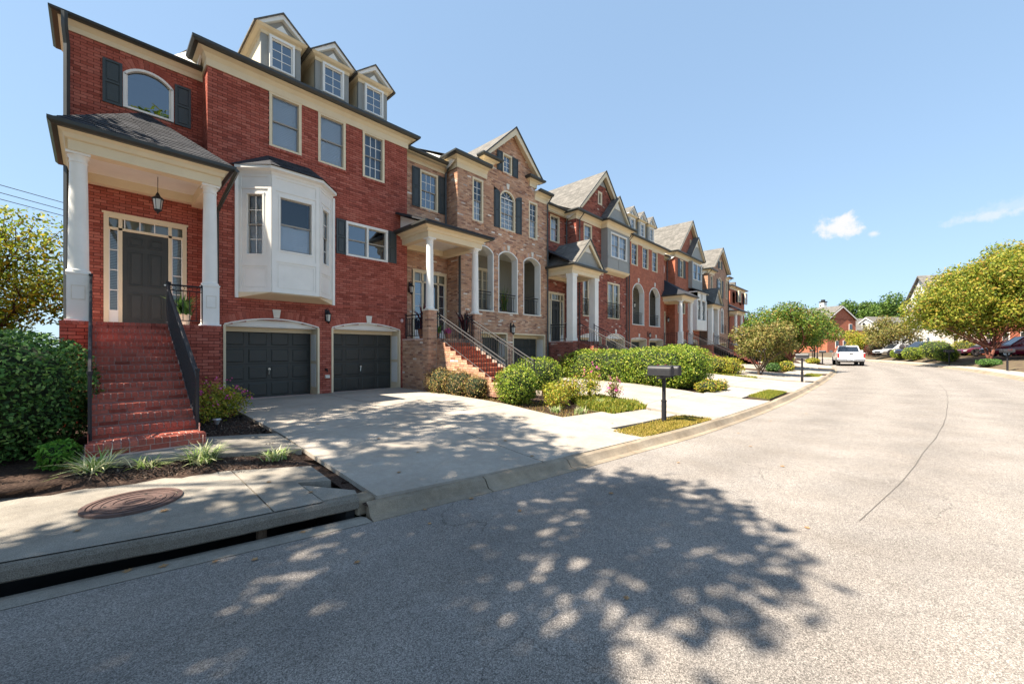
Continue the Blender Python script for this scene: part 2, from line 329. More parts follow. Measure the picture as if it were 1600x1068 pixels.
# ---------------------------------------------------------------- street geometry
YLP = [(-60, 34), (-30, 18), (-14, 9.3), (-6, 6.2), (-2, 5.05), (-.46, 4.72), (.6, 4.47), (1.33, 4.3), (2.23, 4.1), (3.03, 3.95), (3.94, 3.76), (5.18, 3.54), (6.91, 3.28), (9.17, 2.95), (13.87, 2.6), (20.3, 2.46), (32.3, 2.6), (41.4, 3.0), (50, 3.9), (60, 6.0), (72, 9.8), (84, 15), (96, 22), (110, 32), (130, 50)]
CL = []
for i in range(len(YLP)-1):
    p0 = Vector(YLP[max(i-1, 0)]); p1 = Vector(YLP[i]); p2 = Vector(YLP[i+1]); p3 = Vector(YLP[min(i+2, len(YLP)-1)])
    n = max(2, int((p2-p1).length/.8))
    for k in range(n):
        t = k/n; m1 = (p2-p0)*.5*((p2-p1).length/max((p2-p0).length, .01))*2/1; m2 = (p3-p1)*.5*((p2-p1).length/max((p3-p1).length, .01))*2/1
        CL.append((2*t**3-3*t**2+1)*p1+(t**3-2*t**2+t)*m1+(-2*t**3+3*t**2)*p2+(t**3-t**2)*m2)
CL.append(Vector(YLP[-1]))
NRM = []
for i in range(len(CL)):
    d = (CL[min(i+1, len(CL)-1)]-CL[max(i-1, 0)]).normalized(); NRM.append(Vector((-d.y, d.x)))
CLX = np.array([c.x for c in CL]); CLY = np.array([c.y for c in CL])
def YL(x): return float(np.interp(x, CLX, CLY))
def kz(x): return .006*max(min(x, 120), -60)
RW = 8.1                                                     # width of the carriageway
def zr(x): return -.30+kz(x)
def zlot(x, y):
    return kz(x)+float(np.interp(y, [3.2, 4.0, 4.7, 6.9, 7.8, 10.4, 13.3], [-.17, -.165, -.12, .02, .09, .165, .18])) if x < 62 else kz(x)+.1
def strip(mb, prof, i0=0, i1=None, zfun=zr):
    """prof: (offset to the house side, z above road) swept along the kerb line"""
    i1 = len(CL) if i1 is None else i1; c = len(prof); b = len(mb.v)
    for i in range(i0, i1):
        for d, z in prof: p = CL[i]+NRM[i]*d; mb.v.append((p.x, p.y, zfun(CL[i].x)+z))
    for i in range(i1-i0-1):
        for j in range(c-1): mb.f.append((b+i*c+j, b+(i+1)*c+j, b+(i+1)*c+j+1, b+i*c+j+1))
    return mb
put('ground', MB().quad((-1500, -1500, -1.9), (1500, -1500, -1.9), (1500, 1500, -1.9), (-1500, 1500, -1.9)), mat('far_ground', (.09, .10, .045), noise=.3, nscale=.2), kind='structure')
rp = [(-RW*k/10, .07*math.sin(math.pi*k/10)) for k in range(10, -1, -1)]
rd = put('road', strip(MB(), rp), 'asphalt', kind='structure', smooth=True)
ra = rd.data.attributes.new('across', 'FLOAT', 'POINT'); ra.data.foreach_set('value', [RW*(10-i % 11)/10 for i in range(len(rd.data.vertices))])
# lengthwise paving seam
sm = MB(); b0 = []
for i in range(len(CL)):
    if 5.8 < CL[i].x < 75:
        o = float(np.interp(CL[i].x, [5, 10, 16, 24, 30, 55], [3.2, 3.3, 3.65, 4.2, 4.4, 4.2]))+rnd.uniform(-.014, .014); w = .008+rnd.uniform(0, .010)
        zz = zr(CL[i].x)+.07*math.sin(math.pi*o/RW)+.004
        p = CL[i]-NRM[i]*o; q = CL[i]-NRM[i]*(o+w); b0.append(((p.x, p.y, zz), (q.x, q.y, zz)))
for a, b in zip(b0, b0[1:]): sm.quad(a[0], a[1], b[1], b[0])
put('road_seam', sm, mat('tar_seam', (.10, .09, .08), rough=.9, noise=.4, nscale=15), kind='structure')

def idx(x): return int(np.argmin(abs(CLX-x)))
# kerb: individual cast lengths, left side; an opening is left for the storm inlet
KP = [(0, -.02), (.004, .006), (.13, .012), (.17, .06), (.22, .13), (.305, .15), (.32, .10), (.32, -.1)]
kerb = root('curb', (10, 3, -.3), None, None); kerb['kind'] = 'structure'
def kerb_side(x0, x1, step, lift=0):
    x = x0
    while x < x1:
        xe = x+step; mb = MB(); pts = []
        b = 0
        n = 4 if step < 5 else 8
        for i in range(n+1):
            xx = x+.008+(step-.016)*i/n; j = idx(xx)
            d = Vector((1, (YL(xx+.3)-YL(xx-.3))/.6)).normalized(); nn = Vector((-d.y, d.x)); p = Vector((xx, YL(xx)))
            drop = 1.0
            if any(a-.1 < xx < c+.1 for a, c in DRIVES): drop = .88
            for dd, z in KP: q = p+nn*dd; mb.v.append((q.x, q.y, zr(xx)+(z*drop if z > .02 else z)))
        c = len(KP)
        for i in range(n):
            for k in range(c-1): mb.f.append((i*c+k, (i+1)*c+k, (i+1)*c+k+1, i*c+k+1))
        mb.f.append(tuple(range(c))[::-1]); mb.f.append(tuple(range(n*c, n*c+c)))
        put('curb_block', mb, 'curb', kerb)
        x = xe
DRIVES = [(2.2, 7.3), (10.8, 15.8), (19.9, 25.2), (26.6, 31.8), (35, 40)]
kerb_side(2.12, 24, 1.55); kerb_side(24, 60, 3.1); kerb_side(60, 84, 6)
# gutter apron under the inlet and left of it
ap = MB(); c = 0
for i in range(-20, 22):
    xx = i*.1+.02
    if xx > 2.13: break
    ap.v += [(xx, YL(xx)-.0, zr(xx)+.004), (xx, YL(xx)+.17, zr(xx)+.008), (xx, YL(xx)+.30, zr(xx)-.02), (xx, YL(xx)+.30, zr(xx)-.16)]; c += 1
for i in range(c-1):
    for k in range(3): ap.f.append((i*4+k, (i+1)*4+k, (i+1)*4+k+1, i*4+k+1))
put('gutter_apron', ap, 'walk', kerb)
# storm drain inlet: slab with overhanging edge over a dark throat
inl = root('storm_drain_inlet', (.8, 5, -.3), 'long dark storm drain opening beneath a thick rough concrete slab at the kerb', 'storm drain')
def E(x): return float(np.interp(x, [-3, -.5, .62, 2.2], [5.75, 5.03, 4.70, 4.40]))
vb = MB(); vb.box(-3, 2.05, 5.6, 5.75, -1.5, -.2).box(-3, 2.05, 4.2, 5.7, -1.6, -1.5).box(2.0, 2.1, 4.52, 5.4, -1.5, -.2)
for i in range(10): x0 = -3+i*.5; vb.quad((x0, YL(x0)+.31, -.34), (x0+.5, YL(x0+.5)+.31, -.34), (x0+.5, YL(x0+.5)+.31, -1.5), (x0, YL(x0)+.31, -1.5))
put('throat', vb, 'void', inl); put('support_post', MB().tube([(1.2, 4.72, -1.0), (1.2, 4.72, -.2)], .05, 8), mat('rusty_pipe', (.10, .06, .035), rough=.8, noise=.4, nscale=30), inl)
sb = MB(); xs = [-3+.1*i for i in range(52)]; prof = []
for x in xs:
    e = E(x); j = rnd.uniform(-.006, .006)
    sb.v += [(x, e+.9, -.225), (x, e+.03+j, -.225), (x, e+j, -.205), (x, e-.005+j, -.12), (x, e+.012+j, -.085), (x, e+.05, -.076), (x, e+.35, -.11)]
for i in range(len(xs)-1):
    for k in range(7): sb.f.append((i*7+k, (i+1)*7+k, (i+1)*7+(k+1) % 7, i*7+(k+1) % 7))
sb.f.append(tuple(range(7))); sb.f.append(tuple(range(51*7, 52*7))[::-1])
put('inlet_slab', sb, 'grit', inl)
put('end_block', MB().box(2.10, 2.42, 4.45, 4.72, -.32, -.13), 'curb', inl, bevel=.03)
# manhole cover set in the slab
mh = root('manhole_cover', (.3, 5.93, -.03), 'round rusty iron manhole cover set in the pavement slab', 'manhole cover')
def ring(cx, cy, r0, r1, z, zb, seg=48):
    m = MB()
    for j in range(seg):
        a = 2*math.pi*j/seg; b = 2*math.pi*(j+1)/seg
        p = lambda r, t, z: (cx+r*math.cos(t), cy+r*math.sin(t), z)
        m.quad(p(r0, a, z), p(r1, a, z), p(r1, b, z), p(r0, b, z)); m.quad(p(r1, a, z), p(r1, a, zb), p(r1, b, zb), p(r1, b, z))
        if r0 > 0: m.quad(p(r0, b, z), p(r0, b, zb), p(r0, a, zb), p(r0, a, z))
    return m
zc = -.022
put('cover_frame', ring(.3, 5.93, .365, .41, zc+.004, zc-.03), 'iron_cover', mh)
put('cover_plate', ring(.3, 5.93, .0001, .355, zc-.004, zc-.03), 'iron_cover', mh)
for r in (.08, .17, .26, .325): put('raised_ring', ring(.3, 5.93, r-.008, r+.008, zc+.003, zc-.01), 'iron_cover', mh)
for k in range(6): a = k*math.pi/3; put('pick_hole', ring(.3+.22*math.cos(a), 5.93+.22*math.sin(a), .0001, .014, zc-.0005, zc-.01, 10), 'void', mh)

# ---- left lot: soil/mulch sheet behind the kerb
def grid_sheet(X, yfun0, Y1, zoff, m, name, parent=None, ny=24, zf=zlot, **kw):
    mb = MB(); cols = len(X)
    for x in X:
        y0 = yfun0(x)
        for j in range(ny+1): y = y0+(Y1-y0)*(j/ny)**1.6; mb.v.append((x, y, zf(x, y)+zoff+(rnd.uniform(-.012, .012) if zoff < 0 else 0)))
    for i in range(cols-1):
        for j in range(ny): a = i*(ny+1)+j; mb.f.append((a, a+ny+1, a+ny+2, a+1))
    return put(name, mb, m, parent, smooth=True, **kw)
grid_sheet([-40+.5*i for i in range(86)]+[2.1, 2.15], lambda x: max(E(x)+.72, YL(x)+.5), 45, -.05, 'mulch', 'planting_soil', kind='structure')
grid_sheet([2.15+.45*i for i in range(230)], lambda x: YL(x)+.22, 45, -.05, 'mulch', 'garden_soil', kind='structure')
# ---- pavement slabs at the left (walk over the inlet)
walk = root('sidewalk', (1, 6, -.05), None, None); walk['kind'] = 'structure'
def poly_slab(pts, m, parent, name='slab', z=None, th=.10, zf=zlot, off=.012, sub=1):
    n = len(pts); mb = MB()
    tops = [(x, y, (zf(x, y)+off) if z is None else z) for x, y in pts]
    mb.v += tops+[(x, y, q-th) for x, y, q in tops]
    mb.f.append(tuple(range(n)))
    for k in range(n): mb.f.append(((k+1) % n, k, n+k, n+(k+1) % n))
    return put(name, mb, m, parent, bevel=.008)
def zw(x, y): return float(np.interp(y-(E(x)), [0, .75, 2.1], [-.07, -.048, -.02]))+.003
def walk_slab(x0, x1, b0, b1, st=.05):
    """slab between the inlet edge and back line; b0,b1 back y at ends"""
    mb = MB(); n = 8; m_ = 6
    for i in range(n+1):
        t = i/n; x = x0+(x1-x0)*t; yb = b0+(b1-b0)*t; y0 = E(x)+st
        for j in range(m_+1): y = y0+(yb-y0)*j/m_; mb.v.append((x, y, zw(x, y)))
    for i in range(n):
        for j in range(m_): a = i*(m_+1)+j; mb.f.append((a, a+m_+1, a+m_+2, a+1))
    k = len(mb.v)
    for i in (0, n):
        idxs = [i*(m_+1)+j for j in range(m_+1)]
        b = len(mb.v)
        for q in idxs: x, y, z = mb.v[q]; mb.v.append((x, y, z-.09))
        for j in range(m_): mb.f.append((idxs[j], idxs[j+1], b+j+1, b+j) if i else (idxs[j+1], idxs[j], b+j, b+j+1))
    b = len(mb.v)
    for i in range(n+1): x, y, z = mb.v[i*(m_+1)+m_]; mb.v.append((x, y, z-.09))
    for i in range(n): a = i*(m_+1)+m_; mb.f.append((a, a+m_+1, b+i+1, b+i))
    return put('slab', mb, 'walk', walk, smooth=False)
walk_slab(-3, 1.28, 7.9, 6.48)
walk_slab(1.295, 1.75, 6.47, 5.35)
mb = MB(); pts = [(1.295, 6.46), (1.75, 5.36), (2.08, 5.15), (2.12, 5.95)]
mb.v += [(x, y, zw(x, y)) for x, y in pts]+[(x, y, zw(x, y)-.09) for x, y in pts]; mb.f += [(0, 1, 2, 3), (0, 4, 5, 1), (1, 5, 6, 2), (2, 6, 7, 3), (3, 7, 4, 0)]
put('slab', mb, 'walk', walk)
mb = MB(); pts = [(1.76, 4.58), (2.12, 4.52), (2.15, 4.62), (1.76, 5.22)]
mb.v += [(x, y, zw(x, y)) for x, y in pts]+[(x, y, zw(x, y)-.15) for x, y in pts]; mb.f += [(0, 1, 2, 3), (0, 4, 5, 1), (1, 5, 6, 2), (2, 6, 7, 3), (3, 7, 4, 0)]
put('slab', mb, 'walk', walk)
# entrance path of first house
fp = root('front_path', (1, 7.6, .1), None, None); fp['kind'] = 'structure'
def padz(x, y): return .19-.04*(8.3-y)-.035*max(x-1, 0)*1.0
for pl in ([(-.12, 7.3), (.98, 7.05), (.98, 8.3), (-.12, 8.45)], [(.99, 7.05), (2.24, 6.65), (2.26, 7.95), (.99, 8.3)]): poly_slab(pl, 'walk', fp, zf=padz, off=0)

# ---- driveways: cast panels between joints
def driveway(name, label, xs, ys, xfl, m='concrete'):
    """xs: panel borders at the garage; ys: joints; xfl(x,y) shifts x"""
    d = root(name, ((xs[0]+xs[-1])/2, 8, 0), None, None); d['kind'] = 'structure'
    if label: d['label'] = label
    for i in range(len(xs)-1):
        for j in range(len(ys)-1):
            ya, yb = ys[j], ys[j+1]; mb = MB(); n = 10
            for k in range(n+1):
                for q in range(3):
                    t = k/n; xx = xs[i]+.011+(xs[i+1]-xs[i]-.022)*q/2
                    y0 = (YL(xx)+.31 if ya is None else ya+.011); y = y0+(yb-.011-y0)*t; x = xfl(xx, y)
                    if ya is None: y = (YL(x)+.312)*(1-t)+(yb-.006)*t
                    mb.v.append((x, y, zlot(x, y)+.012))
            for k in range(n):
                for q in range(2): a = k*3+q; mb.f.append((a, a+1, a+4, a+3))
            rim = [0, 1, 2]+[k*3+2 for k in range(1, n+1)]+[n*3+1, n*3]+[k*3 for k in range(n-1, 0, -1)]
            b = len(mb.v)
            for q in rim: x, y, z = mb.v[q]; mb.v.append((x, y, z-.1))
            for q in range(len(rim)): mb.f.append((rim[(q+1) % len(rim)], rim[q], b+q, b+(q+1) % len(rim)))
            put('slab', mb, m, d)
    return d
driveway('driveway', None, [2.3, 5.12, 7.85], [None, 7.7, 13.28], lambda x, y: x-max(0, 7.5-y)*.08*(1 if x < 6 else .35)*(0 if x < 3 else 1))
driveway('driveway', None, [11.3, 14.0, 16.6], [None, 5.35, 9.2, 13.28], lambda x, y: x-max(0, 12-y)*.09*(1.2 if x > 15 else .4)+(0 if y > 5.4 else -.1))
driveway('driveway', None, [19.9, 22.7, 25.5], [None, 5.3, 9.2, 13.28], lambda x, y: x-max(0, 9-y)*.05)
driveway('driveway', None, [26.3, 29.2, 32], [None, 5.3, 9.2, 13.28], lambda x, y: x-max(0, 9-y)*.03)
driveway('driveway', None, [35, 38, 41], [None, 5.5, 9.2, 13.28], lambda x, y: x)
driveway('driveway', None, [44, 47, 50], [None, 6.5, 9.2, 13.28], lambda x, y: x)
# sidewalk running on beside the grass strips
def wslab(x0, x1):
    pts = [(x0+.006, YL(x0)+1.25), (x1-.006, YL(x1)+1.25), (x1-.006, YL(x1)+2.55), (x0+.006, YL(x0)+2.55)]
    poly_slab(pts, 'concrete', walk, 'slab', off=.014)
for x in (7.3, 8.95): wslab(x, x+1.65)
for x in (15.9, 17.6): wslab(x, x+1.7)
for x in (32, 33.6): wslab(x, x+1.6)
for x in (42, 44, 46, 48, 50, 52, 54, 56): wslab(x, x+2)
# infill concrete between kerb and walk where there is no grass
for a, b in ((7.25, 7.5), (10.6, 10.85)): poly_slab([(a, YL(a)+.33), (b, YL(b)+.33), (b, YL(b)+1.24), (a, YL(a)+1.24)], 'concrete', walk, 'slab', off=.010)

# ---- right bank and far verge
def zbank(d): return .15+float(np.interp(d, [0, .5, 3, 6, 30], [0, .02, .5, .8, 1.0]))
kp2 = [(-RW-.42, .10), (-RW-.40, .15), (-RW-.27, .13), (-RW-.2, .06), (-RW-.15, .012), (-RW, .003)]
put('curb_right', strip(MB(), kp2, idx(5)), 'curb', kind='structure')
put('walk_right', strip(MB(), [(-RW-1.7, .20), (-RW-1.05, .172), (-RW-.42, .155)], idx(5)), 'concrete', kind='structure')
put('bank_right', strip(MB(), [(-RW-.43-d, zbank(d)) for d in (60, 30, 20, 14, 10, 7, 5, 3.6, 2.6, 1.8)]+[(-RW-1.72, .17)], 0), mat('bank_soil', (0, 0, 0), ramp=[(.3, (.05, .035, .022)), (.55, (.12, .085, .05)), (.8, (.10, .12, .04))], nscale=3, rough=1, bump=.5, bscale=30), kind='structure', smooth=True)

# ---------------------------------------------------------------- brick walls
BH, BWD = .0735, .222
def arch_half(o, z):
    """x-interval of an opening at height z, or None"""
    x0, x1, z0, z1 = o[:4]; rise = o[4] if len(o) > 4 else 0
    if z < z0: return None
    if z <= z1: return (x0, x1)
    if rise and z < z1+rise:
        h = (x1-x0)/2; rr = (h*h+rise*rise)/(2*rise); q = rr*rr-(z-(z1+rise-rr))**2
        if q > 0: w = math.sqrt(q); c = (x0+x1)/2; return (c-min(w, h), c+min(w, h))
    return None
def PT(ax, P, u, d, z): return (u, P-d, z) if ax == 'y' else ((P-d, u, z) if ax == 'x-' else (P+d, u, z))
def wall(house, name, ax, P, u0, u1, z0, z1, ops=(), brick='brick_red', mortar='mortar_red', gable=None, th=.0, each=None):
    """courses of real bricks standing 7 mm proud of a mortar bed; gable(z)->(a,b) narrows the wall"""
    bk, mo = MB(), MB(); real = brick in ('brick_red', 'brick_tan', 'brick_dark')
    h = BH if real else BH*1; z = z0; row = 0
    while z < z1-.005:
        zt = min(z+h, z1); zm = (z+zt)/2
        a, b = u0, u1
        if gable: g = gable(zm); a, b = max(a, g[0]), min(b, g[1])
        if b-a < .03: break
        iv = [(a, b)]
        for o in ops:
            q = arch_half(o, zm)
            if not q: continue
            nv = []
            for s, e in iv:
                if q[1] <= s or q[0] >= e: nv.append((s, e)); continue
                if q[0] > s: nv.append((s, q[0]))
                if q[1] < e: nv.append((q[1], e))
            iv = nv
        for s, e in iv:
            d0 = -.007 if real else 0
            mo.quad(PT(ax, P, s, d0, z), PT(ax, P, e, d0, z), PT(ax, P, e, d0, zt), PT(ax, P, s, d0, zt))
            if not real: continue
            off = (row % 2)*BWD/2+u0; k = math.floor((s-off)/BWD); x = off+k*BWD
            while x < e:
                xa, xb = max(x+.006, s), min(x+BWD-.006, e); x += BWD
                if xb-xa < .025: continue
                d = rnd.uniform(-.0018, .0018); lo, hi = z+.007, zt-.006
                i = len(bk.v)
                bk.v += [PT(ax, P, xa, d, lo), PT(ax, P, xb, d, lo), PT(ax, P, xb, d, hi), PT(ax, P, xa, d, hi), PT(ax, P, xa, -.008, lo), PT(ax, P, xb, -.008, lo), PT(ax, P, xb, -.008, hi), PT(ax, P, xa, -.008, hi)]
                bk.f += [(i, i+1, i+2, i+3), (i+4, i+5, i+1, i), (i+5, i+6, i+2, i+1), (i+6, i+7, i+3, i+2), (i+7, i+4, i, i+3)]
        z = zt; row += 1
    w = put(name, mo, mortar if real else brick, house)
    if real and bk.v: put('bricks', bk, brick, w, kind='stuff')
    return w
def arch_bricks(house_wall, P, x0, x1, z1, rise, brick, band=.2, nm='brick_arch'):
    mb = MB(); h = (x1-x0)/2; c = (x0+x1)/2
    if rise < .01: return
    rr = (h*h+rise*rise)/(2*rise); zc = z1+rise-rr; a0 = math.asin(min(1, h/rr)); n = max(5, int(2*a0*rr/.078))
    for k in range(n):
        a = -a0+2*a0*k/n+.004/rr; b = -a0+2*a0*(k+1)/n-.004/rr; d = .006+rnd.uniform(0, .002)
        pts = [(c+r*math.sin(t), zc+r*math.cos(t)) for r, t in ((rr, a), (rr, b), (rr+band, b), (rr+band, a))]
        mb.prism(pts, P-d, P+.01, 'y')
    put(nm, mb, brick, house_wall, kind='stuff')
def row_bricks(house_wall, P, x0, x1, z, hgt, brick, proud=.03, w=.078, nm='brick_sill'):
    mb = MB(); n = max(2, round((x1-x0)/w)); s = (x1-x0)/n
    for k in range(n): mb.box(x0+k*s+.004, x0+(k+1)*s-.004, P-proud-rnd.uniform(0, .003), P+.02, z, z+hgt)
    put(nm, mb, brick, house_wall, kind='stuff')
def keystone(house, P, x, z0, z1, w=.2):
    put('keystone', MB().prism([(x-w*.36, z0), (x+w*.36, z0), (x+w*.55, z1), (x-w*.55, z1)], P-.04, P+.01, 'y'), 'stone', house)

# ---------------------------------------------------------------- windows (local frame: u right, y into the wall, z up)
def window(house, x0, x1, z0, z1, P=13.3, cols=1, rows=1, dh=True, inner='blind', arch=0, casing='cream', cw=.075, rot=0, origin=None, glass='glass', panes=True, sash='sash', mull=0, proud=.012, roomd=.34):
    Wd, H = x1-x0, z1-z0; base = WL[house]
    loc = (x0-base[0], P-base[1], z0-base[2]) if origin is None else tuple(a-b for a, b in zip(origin, base))
    mb = MB(); D = .12
    mb.box(0, cw, -proud, D, 0, H).box(Wd-cw, Wd, -proud, D, 0, H).box(cw, Wd-cw, -proud-.006, D, 0, cw*.8)
    if not arch: mb.box(-.006, Wd+.006, -proud-.004, D-.004, H-cw, H+.01)
    else:
        n = 12; h = Wd/2; rr = (h*h+arch*arch)/(2*arch); zc = H+arch-rr; a0 = math.asin(min(1, h/rr)) if arch < h else math.pi/2
        r2 = rr-cw; hh = h-cw
        for k in range(n):
            a = -a0+2*a0*k/n; b = -a0+2*a0*(k+1)/n
            mb.prism([(h+r*math.sin(t), zc+r*math.cos(t)) for r, t in ((r2, a), (r2, b), (rr, b), (rr, a))], -proud, D, 'y')
    fr = put('window', mb, casing, house, local=loc, rot=rot); L = lambda nm, m_, mt, **k: put(nm, m_, mt, fr, local=(0, 0, 0), **k)
    units = [(cw, Wd-cw)] if not mull else [(cw+(Wd-2*cw)*i/mull+(.03 if i else 0), cw+(Wd-2*cw)*(i+1)/mull-(.03 if i < mull-1 else 0)) for i in range(mull)]
    if mull:
        mm = MB()
        for i in range(1, mull): xx = cw+(Wd-2*cw)*i/mull; mm.box(xx-.03, xx+.03, -proud+.004, D, cw*.8, H-cw)
        L('mullion', mm, casing)
    sb = MB(); gb = []; mu = MB(); st = .035
    for a, b in units:
        zl, zt = cw*.8, H-(cw if not arch else 0); zm = (zl+zt)/2
        spans = [(zl, zm+.02, .075), (zm-.02, zt, .05)] if dh else [(zl, zt, .06)]
        for (s, e, y) in spans:
            sb.box(a, a+st, y, y+.03, s, e).box(b-st, b, y, y+.03, s, e).box(a+st, b-st, y, y+.03, s, s+st*1.1)
            if not (arch and cols == 1): sb.box(a+st, b-st, y, y+.03, e-st*1.1, e)
            nr_ = max(1, rows//2 if dh else rows); ga, gbb, gs, ge = a+st, b-st, s+st*1.1, e-st*1.1
            cellw, cellh = (gbb-ga)/cols, (ge-gs)/nr_
            for c in range(1, cols): mu.box(ga+c*cellw-.011, ga+c*cellw+.011, y+.004, y+.026, gs, ge)
            for r in range(1, nr_): mu.box(ga, gbb, y+.006, y+.024, gs+r*cellh-.011, gs+r*cellh+.011)
            if panes:
                for c in range(cols):
                    for r in range(nr_): gb.append((ga+c*cellw, ga+(c+1)*cellw, gs+r*cellh, gs+(r+1)*cellh, y+.015))
            else: gb.append((ga, gbb, gs, ge, y+.015))
    L('sash', sb, sash)
    if mu.v: L('muntin', mu, 'white' if casing != 'gutter' else casing)
    for (a, b, s, e, y) in gb: L('pane', MB().quad((a+.002, y, s+.002), (b-.002, y, s+.002), (b-.002, y, e-.002), (a+.002, y, e-.002)), glass)
    if arch:
        n = 12; h = Wd/2; hh = h-cw; ar = max(arch-cw*.2, .05); q = [(h-hh, H-.002)]; H_a = H-(.04 if cols == 1 else 0); rr = (hh*hh+ar*ar)/(2*ar); zc = H_a+ar-rr; a0 = math.asin(min(1, hh/rr)); arc = [(h+rr*math.sin(-a0+2*a0*k/n), zc+rr*math.cos(-a0+2*a0*k/n)) for k in range(n+1)]
        L('pane', MB().quad(*[(x, .0745 if cols == 1 else .065, z) for x, z in arc][::-1]), glass)
        if cols > 1:
            m2 = MB()
            for k in range(1, 4): t = -math.pi/2+math.pi*k/4; m2.prism([(h-.01, H), (h+.01, H), (h+.01+math.sin(t)*ar, H+math.cos(t)*ar*.95), (h-.01+math.sin(t)*ar, H+math.cos(t)*ar*.95)], .05, .07, 'y')
            m2.box(cw, Wd-cw, .045, .08, H-.03, H+.01); L('fanlight_bars', m2, 'white')
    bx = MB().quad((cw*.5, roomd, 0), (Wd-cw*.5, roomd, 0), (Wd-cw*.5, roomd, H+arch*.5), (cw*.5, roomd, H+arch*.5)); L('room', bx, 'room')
    if inner == 'blind' or inner == 'half' or inner == 'shut':
        bl = MB(); top = H-cw if inner != 'half' and inner != 'shut' else H*.5; zz = cw+.01
        while zz < top: bl.quad((cw+.02, .125, zz), (Wd-cw-.02, .125, zz), (Wd-cw-.02, .150, zz+.040), (cw+.02, .138, zz+.050)); zz += .052
        bl.quad((cw+.01, .145, cw), (Wd-cw-.01, .145, cw), (Wd-cw-.01, .145, top), (cw+.01, .145, top))
        if inner in ('half', 'shut'): bl.box(Wd/2-.04, Wd/2+.04, .14, .18, cw, top).box(cw, Wd-cw, .14, .18, top-.04, top)
        L('blind', bl, 'blind')
    elif inner == 'curtain': L('curtain', MB().quad((cw, .2, cw), (Wd-cw, .2, cw), (Wd-cw, .2, H-cw), (cw, .2, H-cw)), 'curtain')
    elif inner == 'pale': L('shade', MB().quad((cw, .2, cw), (Wd-cw, .2, cw), (Wd-cw, .2, H-cw), (cw, .2, H-cw)), 'blind')
    return fr
def shutter(house, x0, x1, z0, z1, P=13.3, m='shutter', arch=0):
    mb = MB(); f = .05; Wd = x1-x0; zm = z0+(z1-z0)*.5
    mb.box(x0, x0+f, P-.045, P-.009, z0, z1).box(x1-f, x1, P-.045, P-.009, z0, z1)
    for z in (z0, zm-f*.5, z1-f): mb.box(x0+f, x1-f, P-.042, P-.009, z, z+f)
    s = put('shutter', mb, m, house)
    for a, b in ((z0+f, zm-f*.5), (zm+f*.5, z1-f)):
        p = MB(); p.box(x0+f, x1-f, P-.022, P-.010, a, b); q = .028
        p.box(x0+f+q, x1-f-q, P-.036, P-.020, a+q, b-q); put('panel', p, m, s)
    if arch: put('arched_top', MB().prism([(x0, z1), (x1, z1), (x1 if arch > 0 else x0, z1+.14), ((x0+x1)/2, z1+.10)], P-.045, P-.009, 'y'), m, s)
    return s
